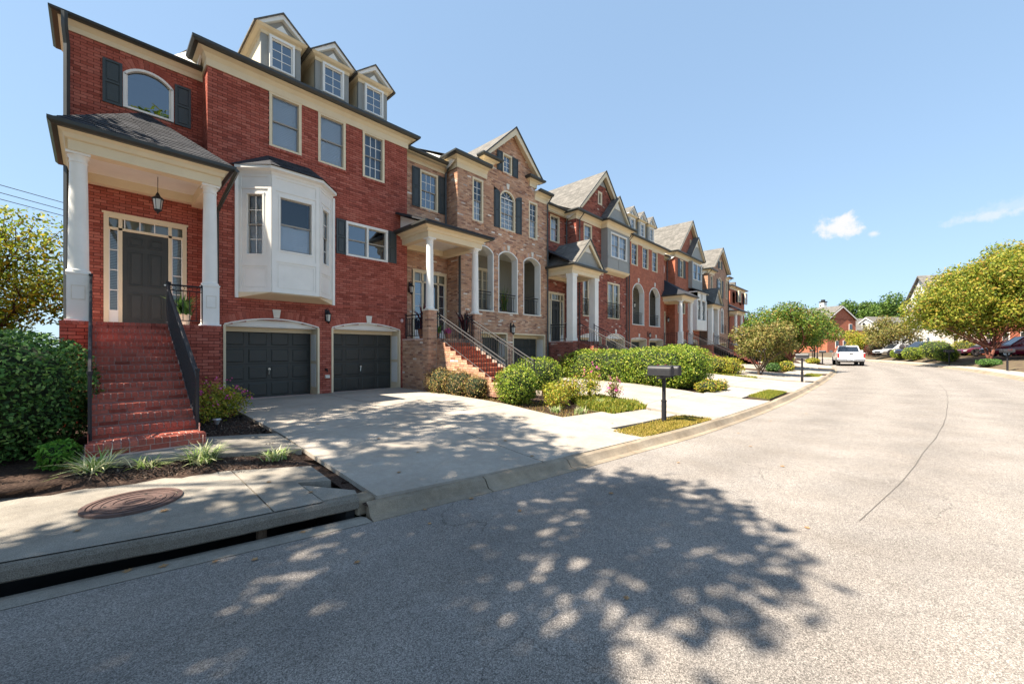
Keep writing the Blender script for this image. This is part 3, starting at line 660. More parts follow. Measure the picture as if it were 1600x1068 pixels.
def garage(house, x0, x1, z0, z1, P=13.3, rise=.2, depth=.62, m='door', cols=4, detail=True):
    """opening with white-lined reveal, arched head, panelled door"""
    g = MB(); t = .06
    g.box(x0-.02, x0+t-.02, P-.012, P+depth, z0, z1).box(x1-t+.02, x1+.02, P-.012, P+depth, z0, z1)
    rev = put('garage_reveal', g, 'cream', house, kind='stuff')
    if rise:
        hd = MB(); n = 14; h = (x1-x0)/2; rr = (h*h+rise*rise)/(2*rise); zc = z1+rise-rr; a0 = math.asin(h/rr); c = (x0+x1)/2
        arc = [(c+rr*math.sin(-a0+2*a0*k/n), zc+rr*math.cos(-a0+2*a0*k/n)) for k in range(n+1)]
        arc2 = [(x, z+.035) for x, z in arc]
        for k in range(n): hd.quad((arc[k][0], P-.014, arc[k][1]), (arc[k+1][0], P-.014, arc[k+1][1]), (arc2[k+1][0], P-.014, arc2[k+1][1]), (arc2[k][0], P-.014, arc2[k][1])); hd.quad((arc[k][0], P-.014, arc[k][1]), (arc[k][0], P+.45, arc[k][1]-.01), (arc[k+1][0], P+.45, arc[k+1][1]-.01), (arc[k+1][0], P-.014, arc[k+1][1])); hd.quad((arc2[k][0], P-.014, arc2[k][1]), (arc2[k+1][0], P-.014, arc2[k+1][1]), (arc2[k+1][0], P+.01, arc2[k+1][1]), (arc2[k][0], P+.01, arc2[k][1]))
        hd.prism(arc, P+.12, P+.14, 'y'); hd.box(x0+.02, x1-.02, P+.14, P+depth, z1-.03, z1)
        put('arched_head', hd, 'white', rev)
    else:
        put('head', MB().box(x0-.02, x1+.02, P-.012, P+depth, z1, z1+.06), 'cream', rev)
    if detail:
        pn = MB()
        for a, b in ((z0+.25, z0+1.0), (z0+1.1, z1-.2)): pn.box(x1-t+.004, x1-t+.012, P+.1, P+depth-.1, a, b)
        put('reveal_panel', pn, 'white', rev)
    put('header_board', MB().box(x0+.04, x1-.04, P+depth-.10, P+depth-.04, z1-.16, z1+.01), 'cream', rev)
    y = P+depth-.02; dx0, dx1, dz1 = x0+.05, x1-.05, z1-.10
    door = put('garage_door', MB().box(dx0, dx1, y, y+.04, z0-.02, dz1), m, house)
    rows = 4; cw = (dx1-dx0)/cols; rh = (dz1-z0)/rows
    sh = {}
    for r in range(rows):
        for c in range(cols):
            a, b, s, e = .055, cw-.055, .06, rh-.06
            if (cw, rh) not in sh:
                p = MB(); q = .03; p.quad((a, -.002, s), (b, -.002, s), (b-q, -.018, s+q), (a+q, -.018, s+q)); p.quad((b, -.002, s), (b, -.002, e), (b-q, -.018, e-q), (b-q, -.018, s+q))
                p.quad((b, -.002, e), (a, -.002, e), (a+q, -.018, e-q), (b-q, -.018, e-q)); p.quad((a, -.002, e), (a, -.002, s), (a+q, -.018, s+q), (a+q, -.018, e-q)); p.quad((a+q, -.018, s+q), (b-q, -.018, s+q), (b-q, -.018, e-q), (a+q, -.018, e-q))
                me = mesh_of('panel', p); sh[(cw, rh)] = me
            put('panel', sh[(cw, rh)], m, door, local=(dx0+c*cw-WL[door][0], y-WL[door][1], z0+r*rh-WL[door][2]))
        if r: put('section_joint', MB().box(dx0, dx1, y-.004, y+.01, z0+r*rh-.004, z0+r*rh+.004), 'room', door)
    if detail:
        c = (dx0+dx1)/2; put('door_handle', MB().tube([(c, y-.02, z0+.86), (c, y-.05, z0+.86)], .035, 10).tube([(c, y-.05, z0+.86), (c-.02, y-.06, z0+.70)], .016, 6), 'brass', door)
    put('sill', MB().box(x0, x1, P-.02, P+depth, z0-.04, z0+.006), 'mortar_step', house)

def cornice(house, path, zb, zt, name='cornice', d=.30, gut=True, side=-1):
    h = zt-zb
    put(name, MB().sweep(path, [(-.01, zb), (.03, zb), (.03, zb+h*.42), (.06, zb+h*.50), (.10, zb+h*.66), (d-.02, zb+h*.74), (d-.02, zb+h*.92), (-.01, zb+h*.95)], side), 'cream', house)
    if gut: put('gutter', MB().sweep(path, [(d-.04, zb+h*.78), (d+.07, zb+h*.78), (d+.12, zb+h*.90), (d+.12, zt+.02), (d+.085, zt+.02), (d+.08, zt-.01), (d-.04, zt)], side), 'gutter', house)
def downspout(house, x, P, z0, z1, kick=.3):
    put('downspout', MB().tube([(x, P-.36, z1), (x, P-.33, z1-.08), (x, P-.06, z1-.35), (x, P-.06, z0+.1)], .045, 4), 'gutter', house)
def roof(house, pts, m, name='roof', th=.06):
    n = len(pts); mb = MB(); mb.v += [tuple(p) for p in pts]+[(x, y, z-th) for x, y, z in pts]; mb.f.append(tuple(range(n))); mb.f.append(tuple(range(2*n-1, n-1, -1)))
    for k in range(n): mb.f.append((k, n+k, n+(k+1) % n, (k+1) % n))
    return put(name, mb, m, house)
def shingle_rows(parent, a, b, c, d, m='shingle_dark', rh=.15, w=.30, nm='shingle', cap=300):
    """individual shingles on the slope a-b (eave) to d-c (top)"""
    a, b, c, d = map(Vector, (a, b, c, d)); n = (b-a).cross(d-a).normalized()
    if n.z < 0: n = -n
    H_ = ((d+c)/2-(a+b)/2).length; rows = int(H_/rh); cnt = 0; stuff = MB()
    for r in range(rows):
        t0, t1 = r/rows, min(1, (r+1.12)/rows); l0, r0 = a.lerp(d, t0), b.lerp(c, t0); l1, r1 = a.lerp(d, t1), b.lerp(c, t1)
        Lr = (r0-l0).length
        if Lr < .15: continue
        dirn = (r0-l0).normalized(); x = -(r % 3)*w/3
        while x < Lr:
            xa, xb = max(0, x+.004), min(Lr, x+w-.004); x += w
            if xb-xa < .03: continue
            # upper edge follows the hip lines
            up = (l1-l0)-dirn*(l1-l0).dot(dirn); lo_u = (l1-l0).dot(dirn); hi_u = (r1-l0).dot(dirn)
            ua, ub = min(max(xa, lo_u), hi_u), max(min(xb, hi_u), lo_u)
            p = [l0+dirn*xa, l0+dirn*xb, l0+dirn*ub+up, l0+dirn*ua+up]; th = .012+rnd.uniform(0, .006)
            q = [p[0]+n*th, p[1]+n*th, p[2]+n*.004, p[3]+n*.004]
            mb = MB() if cnt < cap else stuff; i = len(mb.v); mb.v += [tuple(v) for v in p+q]
            mb.f += [(i+4, i+5, i+6, i+7), (i, i+1, i+5, i+4), (i+1, i+2, i+6, i+5), (i+3, i, i+4, i+7)]
            if cnt < cap: put(nm, mb, rnd.choice(SHM) if m == 'shingle_dark' else m, parent)
            cnt += 1
    if stuff.v: put('shingles', stuff, m, parent, kind='stuff')
SHM = [mat('shingle_shaded_a', (.016, .018, .024), noise=.4, nscale=70, rough=.95, bump=.5, bscale=200), mat('shingle_shaded_b', (.026, .028, .036), noise=.4, nscale=70, rough=.95, bump=.5, bscale=200), mat('shingle_shaded_c', (.038, .040, .048), noise=.4, nscale=70, rough=.95, bump=.5, bscale=200)]  # tones darkened so tree shade sits in the shingle colour

def railing(house, A, B, h=.92, step=.115, post0=True, post1=True, low=.10, mat_='iron', double=True, name='railing', scroll=False):
    """iron railing; A,B are floor points of the run"""
    A, B = Vector(A), Vector(B); L = (B-A).length; n = max(2, int((B-A).to_2d().length/step)); Z = Vector((0, 0, 1))
    mb = MB(); hr = .022
    mb.tube([A+Z*h, B+Z*h], .022, 6)
    rl = put(name, mb, mat_, house); base = Vector(WL[rl])
    for hz in ([low, h-.12] if double else [low]): put('rail', MB().tube([A+Z*hz, B+Z*hz], .012, 4), mat_, rl)
    key = (round(h-low-(.12 if double else 0), 2),); 
    if key not in BAL: BAL[key] = mesh_of('baluster', MB().box(-.007, .007, -.007, .007, 0, key[0]))
    for k in range(n+1):
        p = A.lerp(B, k/n)
        if (k == 0 and post0) or (k == n and post1):
            put('newel_post', MB().tube([p, p+Z*(h+.02)], .024, 6).tube([p+Z*(h+.02), p+Z*(h+.06)], .032, 8), mat_, rl)
        elif 0 < k < n: put('baluster', BAL[key], mat_, rl, local=tuple(p+Z*low-base))
    if scroll:
        sc = MB(); q = int(L/.13)
        for k in range(q):
            p = A.lerp(B, (k+.5)/q)+Z*(h-.06); d = (B-A).normalized()
            sc.tube([p+(d*math.cos(t)+Z*math.sin(t))*.045 for t in [i*math.pi/4 for i in range(9)]], .006, 3, cap=False)
        put('scrollwork', sc, mat_, rl)
    return rl
BAL = {}
def column(house, x, y, z0, z1, r=.145, pier=None, square=False):
    """pier: ('white'|brick, height)"""
    zb = z0
    if pier:
        k, hh = pier; zb = z0+hh
        if k == 'white':
            p = MB().box(x-.16, x+.16, y-.16, y+.16, z0+.04, zb-.03).box(x-.19, x+.19, y-.19, y+.19, z0, z0+.04).box(x-.175, x+.175, y-.175, y+.175, zb-.03, zb)
            pd = put('pedestal', p, 'white', house); f = MB()
            for (a, b, c, d) in ((x-.10, x+.10, z0+.42, z0+.45), (x-.10, x+.10, z0+.70, z0+.72), (x-.10, x-.085, z0+.45, z0+.70), (x+.085, x+.10, z0+.45, z0+.70)): f.box(a, b, y-.166, y-.158, c, d)
            put('panel_recess_lines', f, 'stone', pd)  # greyer bars paint in the shade lines of a recessed panel
    if square:
        s = r; c = MB().box(x-s, x+s, y-s, y+s, z0+.15, z1-.12).box(x-s-.03, x+s+.03, y-s-.03, y+s+.03, z0, z0+.15).box(x-s-.03, x+s+.03, y-s-.03, y+s+.03, z1-.12, z1).box(x-s-.015, x+s+.015, y-s-.015, y+s+.015, z1-.35, z1-.32)
        return put('column', c, 'white', house)
    Hc = z1-zb; prof = [(r*1.18, zb), (r*1.18, zb+.05), (r*1.02, zb+.07)]+[(r*(1-.16*(t**1.5)), zb+.07+(Hc-.27)*t) for t in (0, .2, .4, .6, .8, 1)]+[(r*.93, z1-.19), (r*.93, z1-.17), (r*.86, z1-.165), (r*.88, z1-.10), (r*1.05, z1-.06), (r*1.05, z1-.05)]
    c = MB().lathe(x, y, prof, 24); o = put('column', c, 'white', house, smooth=True); o.data.polygons.foreach_set('use_smooth', [len(p.vertices) == 4 for p in o.data.polygons])
    m_ = o.modifiers.new('e', 'EDGE_SPLIT'); m_.split_angle = R(35)
    put('capital', MB().box(x-r*1.15, x+r*1.15, y-r*1.15, y+r*1.15, z1-.05, z1), 'white', house); return o

def stairs(house, x0, x1, ytop, ztop, n, riser, tread, zbot, brick, mortar, singles=0, side=True):
    """brick stair: every step has a rowlock nosing course over a stretcher riser; first `singles` bricks are objects of their own"""
    st = MB()
    for k in range(n):       # step k from the bottom, k=0 lowest
        z = ztop-riser*(n-k); y0 = ytop-tread*(n-k)
        st.box(x0, x1, y0+.010, ytop+.3, (zbot-.1) if k == 0 else z-riser-.02, z-.009)
    stp = put('front_steps', st, mortar, house); base = WL[stp]; bw = .082; cnt = 0; stuff = MB(); key = {}
    nb = round((x1-x0)/bw); s = (x1-x0)/nb
    me = mesh_of('brick', MB().box(.008, s-.008, -.016, tread*.72, -riser*.50, 0)); me2 = mesh_of('brick', MB().box(.005, s*2.6-.005, -.004, .06, -riser*.94, -riser*.56))
    me.materials.append(M[brick]); me2.materials.append(M[brick])
    for k in range(n):
        z = ztop-riser*(n-k-0); y0 = ytop-tread*(n-k)
        for i in range(nb):
            zz = z+rnd.uniform(-.002, .003); yy = y0+rnd.uniform(-.004, .004)
            if cnt < singles: put('brick', me, brick, stp, local=(x0+i*s-base[0], yy-base[1], zz-base[2]))
            else: stuff.box(x0+i*s+.004, x0+(i+1)*s-.004, yy-.016, yy+tread*.72, zz-riser*.5, zz)
            cnt += 1
        i = -.0 if k % 2 else -1.3
        while i < nb:
            a, b = max(0, i), min(nb, i+2.6); i += 2.6
            if b-a < .3: continue
            stuff.box(x0+a*s+.005, x0+b*s-.005, y0-.004+rnd.uniform(-.002, .002), y0+.06, z-riser*.94, z-riser*.56)
        stuff.box(x0+.01, x1-.01, y0+tread*.72+.006, y0+tread, z-.05, z-.003) if tread > .26 else None
    if stuff.v: put('bricks', stuff, brick, stp, kind='stuff')
    if side:
        for ax, X in (('x-', x0), ('x+', x1)):
            def rowiv(z): # stepped side wall
                k = n-1-int((ztop-riser-z)/riser) if z < ztop-riser else n-1
                return z
            bk, mo = MB(), MB(); z = zbot-.1; r_ = 0
            while z < ztop-riser*.4:
                zm = z+BH/2; nn = max(0, math.ceil((ztop-zm)/riser-1e-6)); ya = ytop-tread*nn; 
                d0 = .0; mo.quad(PT(ax, X, ya+.01, d0, z), PT(ax, X, ytop, d0, z), PT(ax, X, ytop, d0, min(z+BH, ztop-.01)), PT(ax, X, ya+.01, d0, min(z+BH, ztop-.01)))
                y = ya+(r_ % 2)*BWD/2-(BWD if r_ % 2 else 0)
                while y < ytop and brick.startswith('brick_') and brick in ('brick_red', 'brick_tan', 'brick_dark'):
                    a, b = max(y+.005, ya+.01), min(y+BWD-.005, ytop); y += BWD
                    if b-a < .03: continue
                    lo, hi, d = z+.005, z+BH-.005, .007
                    i = len(bk.v); bk.v += [PT(ax, X, a, d, lo), PT(ax, X, b, d, lo), PT(ax, X, b, d, hi), PT(ax, X, a, d, hi), PT(ax, X, a, -.001, lo), PT(ax, X, b, -.001, lo), PT(ax, X, b, -.001, hi), PT(ax, X, a, -.001, hi)]
                    bk.f += [(i, i+1, i+2, i+3), (i+4, i+5, i+1, i), (i+5, i+6, i+2, i+1), (i+6, i+7, i+3, i+2), (i+7, i+4, i, i+3)]
                z += BH; r_ += 1
            w = put('stair_side', mo, mortar, house)
            if bk.v: put('bricks', bk, brick, w, kind='stuff')
    return stp
def lantern(house, x, y, z, hang=True, s=1.0, P=None):
    g = MB(); o = MB()
    if hang: o.tube([(x, y, z+.62*s), (x, y, z+.3*s)], .007, 5)
    else: o.tube([(x, P, z+.30*s), (x, P-.10, z+.36*s), (x, y, z+.34*s), (x, y, z+.26*s)], .011, 5); o.box(x-.04, x+.04, P-.02, P-.001, z-.05, z+.33*s)
    o.lathe(x, y, [(.01, z+.30*s), (.03, z+.27*s), (.05, z+.22*s), (.105*s, z+.17*s), (.10*s, z+.155*s)], 8)
    o.lathe(x, y, [(.005, z-.16*s), (.02, z-.12*s), (.05*s, z-.09*s), (.065*s, z-.06*s)], 8)
    for k in range(6):
        a = k*math.pi/3; o.tube([(x+.062*s*math.cos(a), y+.062*s*math.sin(a), z-.07*s), (x+.09*s*math.cos(a), y+.09*s*math.sin(a), z+.16*s)], .006, 4)
    l_ = put('lantern', o, 'iron', house)
    put('lantern_glass', MB().lathe(x, y, [(.052*s, z-.06*s), (.08*s, z+.15*s)], 6), 'lampglass', l_); return l_

def door(house, x0, x1, z0, z1, P=14.0, dx0=None, dx1=None, dz1=None, m='door', glazed=False, trans='glass', narrow=False):
    """entrance set: casing, door leaf with panels, sidelights, transom"""
    c = MB(); t = .09
    c.box(x0, x0+t, P-.035, P+.05, z0, z1).box(x1-t, x1, P-.035, P+.05, z0, z1).box(x0+t, x1-t, P-.035, P+.05, z1-t, z1).box(x0-.03, x1+.03, P-.05, P, z1, z1+.04)
    c.box(dx0-.07, dx0, P-.02, P+.05, z0, z1-t).box(dx1, dx1+.07, P-.02, P+.05, z0, z1-t).box(x0+t, x1-t, P-.02, P+.05, dz1, dz1+.06)
    en = put('door_frame', c, 'cream', house)
    lf = put('door', MB().box(dx0, dx1, P+.02, P+.06, z0, dz1), m, house); w = dx1-dx0; h = dz1-z0
    if glazed: put('pane', MB().box(dx0+.12, dx1-.12, P+.012, P+.022, z0+.25, dz1-.14), 'glass_dark', lf)
    else:
        for (a, b) in ((.12, .45), (.55, .88)):
            for (s, e) in ((.08, .36), (.44, .80), (.85, .95)):
                xa, xb, za, zb = dx0+a*w, dx0+b*w, z0+s*h, z0+e*h
                pm = MB(); t_ = .022
                for q in ((xa, xb, za, za+t_), (xa, xb, zb-t_, zb), (xa, xa+t_, za+t_, zb-t_), (xb-t_, xb, za+t_, zb-t_)): pm.box(q[0], q[1], P-.004, P+.021, q[2], q[3])
                pm.box(xa+.06, xb-.06, P+.002, P+.021, za+.06, zb-.06); put('panel', pm, m, lf)
    put('door_handle', MB().tube([(dx1-.07, P+.02, z0+.95*h/2), (dx1-.07, P-.03, z0+.95*h/2)], .022, 8), 'brass', lf)
    for a, b in ((x0+t, dx0-.07), (dx1+.07, x1-t)):
        if b-a < .06: continue
        f = MB(); f.box(a, b, P-.005, P+.05, z0, z0+.42); f.box(a, a+.02, P, P+.04, z0+.42, dz1).box(b-.02, b, P, P+.04, z0+.42, dz1)
        for q in range(1, 4): z = z0+.42+(dz1-z0-.42)*q/4; f.box(a+.02, b-.02, P+.004, P+.03, z-.01, z+.01)
        sl_ = put('sidelight', f, 'white', house); put('pane', MB().quad((a, P+.035, z0+.42), (b, P+.035, z0+.42), (b, P+.035, dz1), (a, P+.035, dz1)), trans, sl_)
        bl = MB(); z = z0+.44
        while z < dz1-.02: bl.quad((a+.02, P+.07, z), (b-.02, P+.07, z), (b-.02, P+.085, z+.034), (a+.02, P+.085, z+.034)); z += .04
        put('blind', bl, mat('tan_blind', (.62, .55, .42), rough=.6), sl_)
        put('backing', MB().quad((a, P+.11, z0), (b, P+.11, z0), (b, P+.11, z1), (a, P+.11, z1)), 'room', sl_)
    tr_ = MB(); n = 5
    for q in range(1, n): x = x0+t+(x1-x0-2*t)*q/n; tr_.box(x-.011, x+.011, P-.005, P+.03, dz1+.06, z1-t)
    tm = put('transom', tr_, 'white', house); put('pane', MB().quad((x0+t, P+.03, dz1+.06), (x1-t, P+.03, dz1+.06), (x1-t, P+.03, z1-t), (x0+t, P+.03, z1-t)), 'glass', tm)
    put('backing', MB().quad((x0+t, P+.1, dz1), (x1-t, P+.1, dz1), (x1-t, P+.1, z1), (x0+t, P+.1, z1)), mat('tan_shade', (.5, .42, .26), rough=.8), tm)

def dormer(house, c, y, zb, ze, za, hw=.54, ow=.77, win=(10.5, 11.4)):
    """gabled roof dormer with pediment"""
    b = MB().box(c-hw, c+hw, y, y+2.4, zb-.5, ze); d = put('dormer', b, mat('dormer_shade_grey', (.38, .37, .34), rough=.6, noise=.06, nscale=3), house)
    ch = MB().box(c-hw-.02, c-hw-.004, y+.10, y+2.4, zb-.5, ze-.02); put('cheek', ch, 'cream', d)  # shaded front greyer, sunlit cheek cream: light put into the paint
    t = MB(); t.box(c-hw-.03, c-hw+.12, y-.02, y+.1, zb-.5, ze).box(c+hw-.12, c+hw+.03, y-.02, y+.1, zb-.5, ze); put('corner_board', t, 'grey', d)
    # entablature and pediment
    e = MB().sweep([(c-hw, y+2.2), (c-hw, y), (c+hw, y), (c+hw, y+2.2)], [(0, ze-.12), (.04, ze-.12), (.06, ze-.03), (.16, ze), (.22, ze+.06), (0, ze+.06)]); put('eave_trim', e, 'cream', d)
    rk = MB(); 
    for s in (-1, 1):
        rk.prism([(c+s*ow, ze+.06), (c, za), (c, za-.17), (c+s*(ow-.20), ze+.06)][::s], y-.20, y-.05, 'y')
    put('rake_board', rk, 'white', d)
    put('pediment', MB().prism([(c-ow+.2, ze+.05), (c+ow-.2, ze+.05), (c, za-.15)], y-.06, y+2, 'y'), 'grey', d)
    hh = (za-ze)*.46
    put('pediment_louver', MB().prism([(c-.2, ze+.12), (c+.2, ze+.12), (c, ze+.12+hh*.75)], y-.10, y-.055, 'y'), 'white', d)
    for s in (-1, 1):
        rf = MB(); th = .05
        rf.v += [(c+s*(ow+.04), y-.24, ze+.02), (c, y-.24, za+.03), (c, y+3.4, za+.03), (c+s*(ow+.04), y+3.4, ze+.02)]; rf.v += [(x, yy, z-th) for x, yy, z in rf.v[:4]]
        rf.f += [(0, 1, 2, 3), (7, 6, 5, 4), (0, 4, 5, 1), (1, 5, 6, 2), (2, 6, 7, 3), (3, 7, 4, 0)]
        put('dormer_roof', rf, 'shingle_grey', d)
    window(house, c-.36, c+.36, win[0], win[1]+.06, P=y-.125, roomd=.115, cols=2, rows=3, dh=False, inner=None, glass='glass_dark', casing='white', cw=.06, panes=False, sash='white')
    return d

# ================================================================= the left-hand row of townhouses
def shell(h, x0, x1, yf, eave=9.70, ridge=12.2, yb=24.2, brick='brick_red', end_l=False, end_r=False, mr='shingle_grey', rx=None, gab=False):
    """plain rear part: back wall, gable ends where exposed, main roof"""
    ym = 18.6; er = eave
    if gab: er = eave+.17
    put('rear_wall', MB().box(x0+.01, x1-.01, yb-.35, yb-.3, -.4, eave), 'brick_brown', h)
    mb = MB(); yo = yf-.34 if not gab else yf+.03
    xm = x0 if rx is None else rx
    mb.quad((xm, yo, er), (x1, yo, er), (x1, ym, ridge), (xm, ym, ridge)); mb.quad((x0, ym, ridge), (x1, ym, ridge), (x1, yb, eave), (x0, yb, eave))
    if rx is not None:
        re = eave-.28; mb.quad((x0, yf+.42, re), (xm, yf+.42, re), (xm, ym, ridge), (x0, ym, ridge))
        put('roof_cheek', MB().prism([(yf, eave-.02), (ym, ridge), (yf+.5, re)], xm-.03, xm+.02, 'x'), 'white', h)
    put('main_roof', mb, mr, h)
    put('ceiling', MB().quad((x0, yf+.8, eave-.45), (x1, yf+.8, eave-.45), (x1, yb-.3, eave-.45), (x0, yb-.3, eave-.45)), 'room', h) if rx is not None else put('ceiling', MB().quad((x0, yf, eave-.1), (x1, yf, eave-.1), (x1, yb-.3, eave-.1), (x0, yb-.3, eave-.1)), 'room', h)
    for e, x in ((end_l, x0), (end_r, x1)):
        if e: put('end_gable', MB().prism([(yf, -.3), (yb-.3, -.3), (yb-.3, eave-.1), (ym, ridge-.1), (yf, eave-.1)], x+(.02 if e and x == x0 else -.12), x+(.12 if x == x0 else -.02), 'x'), 'brick_brown' if brick != 'brick_red' else 'brick_orange', h)
def deck(h, x0, x1, z, brick, mortar, yf=11.7, yb=14.0, zb=.0, floor='brick_brown'):
    wall(h, 'deck_wall', 'y', yf, x0, x1, zb, z-.02, (), brick, mortar)
    wall(h, 'deck_side', 'x-', x0, yf, yb-.7 if x0 > 0 else yb, zb, z-.02, (), brick, mortar)
    put('deck_floor', MB().box(x0-.0, x1+.0, yf+.0, yb, z-.06, z-.004), 'mortar_step', h)
    rw = MB(); n = round((x1-x0)/.082); s = (x1-x0)/n
    for k in range(n): rw.box(x0+k*s+.004, x0+(k+1)*s-.004, yf-.018, yf+.19, z-.072, z+rnd.uniform(-.001, .002))
    put('deck_edge_bricks', rw, brick, h, kind='stuff')
def entab(h, x0, x1, yf, yb, zb, zt, gut=True, d=.24, open_l=True):
    """three-sided beam of a portico"""
    p = [(x0, yb), (x0, yf), (x1, yf), (x1, yb)]; H = zt-zb
    bm_ = MB(); bm_.box(x0, x1, yf, yf+.26, zb, zt-.02).box(x0, x0+.26, yf+.26, yb, zb, zt-.02).box(x1-.26, x1, yf+.26, yb, zb, zt-.02)
    put('portico_beam', bm_, 'cream', h)
    put('portico_cornice', MB().sweep(p, [(.002, zb+H*.45), (.05, zb+H*.5), (.07, zb+H*.68), (d-.03, zb+H*.80), (d-.03, zt-.01), (.002, zt-.01)]), 'cream', h)
    put('portico_gutter', MB().sweep(p, [(d-.05, zb+H*.80), (d+.05, zb+H*.80), (d+.10, zt-.04), (d+.10, zt+.03), (d+.06, zt+.03), (d-.05, zt)]), 'gutter', h)
    put('portico_ceiling', MB().box(x0+.02, x1-.02, yf+.03, yb, zt-.18, zt-.14), 'white', h)
    put('ceiling_beam', MB().box(x0+.26, x1-.26, yb-.22, yb-.02, zb+.05, zt-.15), 'cream', h)

# ---------------- first house
H1 = root('townhouse', (3.9, 13.3, .0), 'nearest red brick townhouse with white bay window, hipped porch and two dark garage doors', 'townhouse')
OPS1 = [(2.48, 4.99, -1, 2.33, .20), (5.41, 7.91, -1, 2.36, .19), (3.58, 4.47, 7.68, 9.30), (4.97, 5.86, 7.68, 9.30), (6.46, 7.28, 7.68, 9.30), (5.87, 7.42, 4.83, 5.99), (2.86, 5.30, 3.3, 6.7)]
w1 = wall(H1, 'front_wall', 'y', 13.3, 2.11, 8.22, .0, 9.32, OPS1)
w2 = wall(H1, 'entry_wall', 'y', 14.0, -.44, 2.11, 2.0, 9.20, [(.51, 1.49, 7.76, 8.62, .26), (.17, 1.76, 1.9, 5.0)])
wall(H1, 'return_wall', 'x-', 2.11, 13.3, 14.0, 2.0, 9.3)
wall(H1, 'left_wall', 'x-', -.44, 14.0, 23.9, .0, 9.6)
put('parapet', MB().box(8.1, 8.22, 13.31, 23.9, 0, 9.6), 'brick_orange', H1)
for a, b, z, r in ((2.48, 4.99, 2.33, .20), (5.41, 7.91, 2.36, .19)): arch_bricks(w1, 13.3, a, b, z, r+.035, 'brick_red', .22)
arch_bricks(w2, 14.0, .51, 1.49, 8.62, .26, 'brick_red', .22)
for a, b in ((3.58, 4.47), (4.97, 5.86), (6.46, 7.28)): row_bricks(w1, 13.3, a-.03, b+.03, 7.60, .075, 'brick_red'); 
row_bricks(w1, 13.3, 5.84, 7.45, 4.75, .075, 'brick_red')
row_bricks(w1, 13.3, 2.9, 8.22, 3.07, .055, 'brick_red', proud=.018, w=.222, nm='belt_course')
window(H1, 3.58, 4.47, 7.68, 9.30, inner='blind', panes=True); window(H1, 4.97, 5.86, 7.68, 9.30, inner='blind'); window(H1, 6.46, 7.28, 7.68, 9.30, cols=3, rows=4, inner='curtain')
window(H1, 5.87, 7.42, 4.83, 5.99, cols=1, rows=2, dh=True, mull=2, inner=None, glass='glass_dark', casing='white')
window(H1, .51, 1.49, 7.76, 8.62, P=14.0, dh=False, arch=.26, inner=None, glass='glass_dark', casing='white', cw=.055, sash='white')
for a, b in ((5.54, 5.86), (7.43, 7.75)): shutter(H1, a, b, 4.84, 6.0)
for a, b in ((.15, .50), (1.51, 1.85)): shutter(H1, a, b, 7.72, 8.80, P=14.0)
garage(H1, 2.48, 4.99, .18, 2.33, rise=.20); garage(H1, 5.41, 7.91, .18, 2.36, rise=.19)
keystone(H1, 13.3, 3.77, 2.58, 2.83); keystone(H1, 13.3, 6.68, 2.58, 2.83)
cornice(H1, [(2.11, 14.0), (2.11, 13.3), (8.22, 13.3), (8.22, 14.2)], 9.28, 9.74, d=.25)
cornice(H1, [(-.44, 15.5), (-.44, 14.0), (2.11, 14.0)], 9.14, 9.42, d=.15)
shell(H1, -.5, 8.25, 13.3, rx=2.0)
put('end_gable', MB().prism([(14.0, 9.2), (23.9, 9.4), (18.6, 12.1)], -.44, -.3, 'x'), 'brick_orange', H1)
put('downspout', MB().tube([(-.46, 13.70, 9.38), (-.46, 13.76, 9.1), (-.43, 13.90, 8.75), (-.43, 13.90, 2.2)], .055, 4), 'gutter', H1)
put('downspout', MB().tube([(2.38, 11.35, 5.92), (2.36, 12.0, 5.75), (2.30, 13.22, 5.35), (2.30, 13.22, .3)], .05, 4), 'gutter', H1)
for c in (4.12, 5.72, 7.22): dormer(H1, c, 14.05, 10.1, 11.55, 12.22, win=(10.42, 11.36))
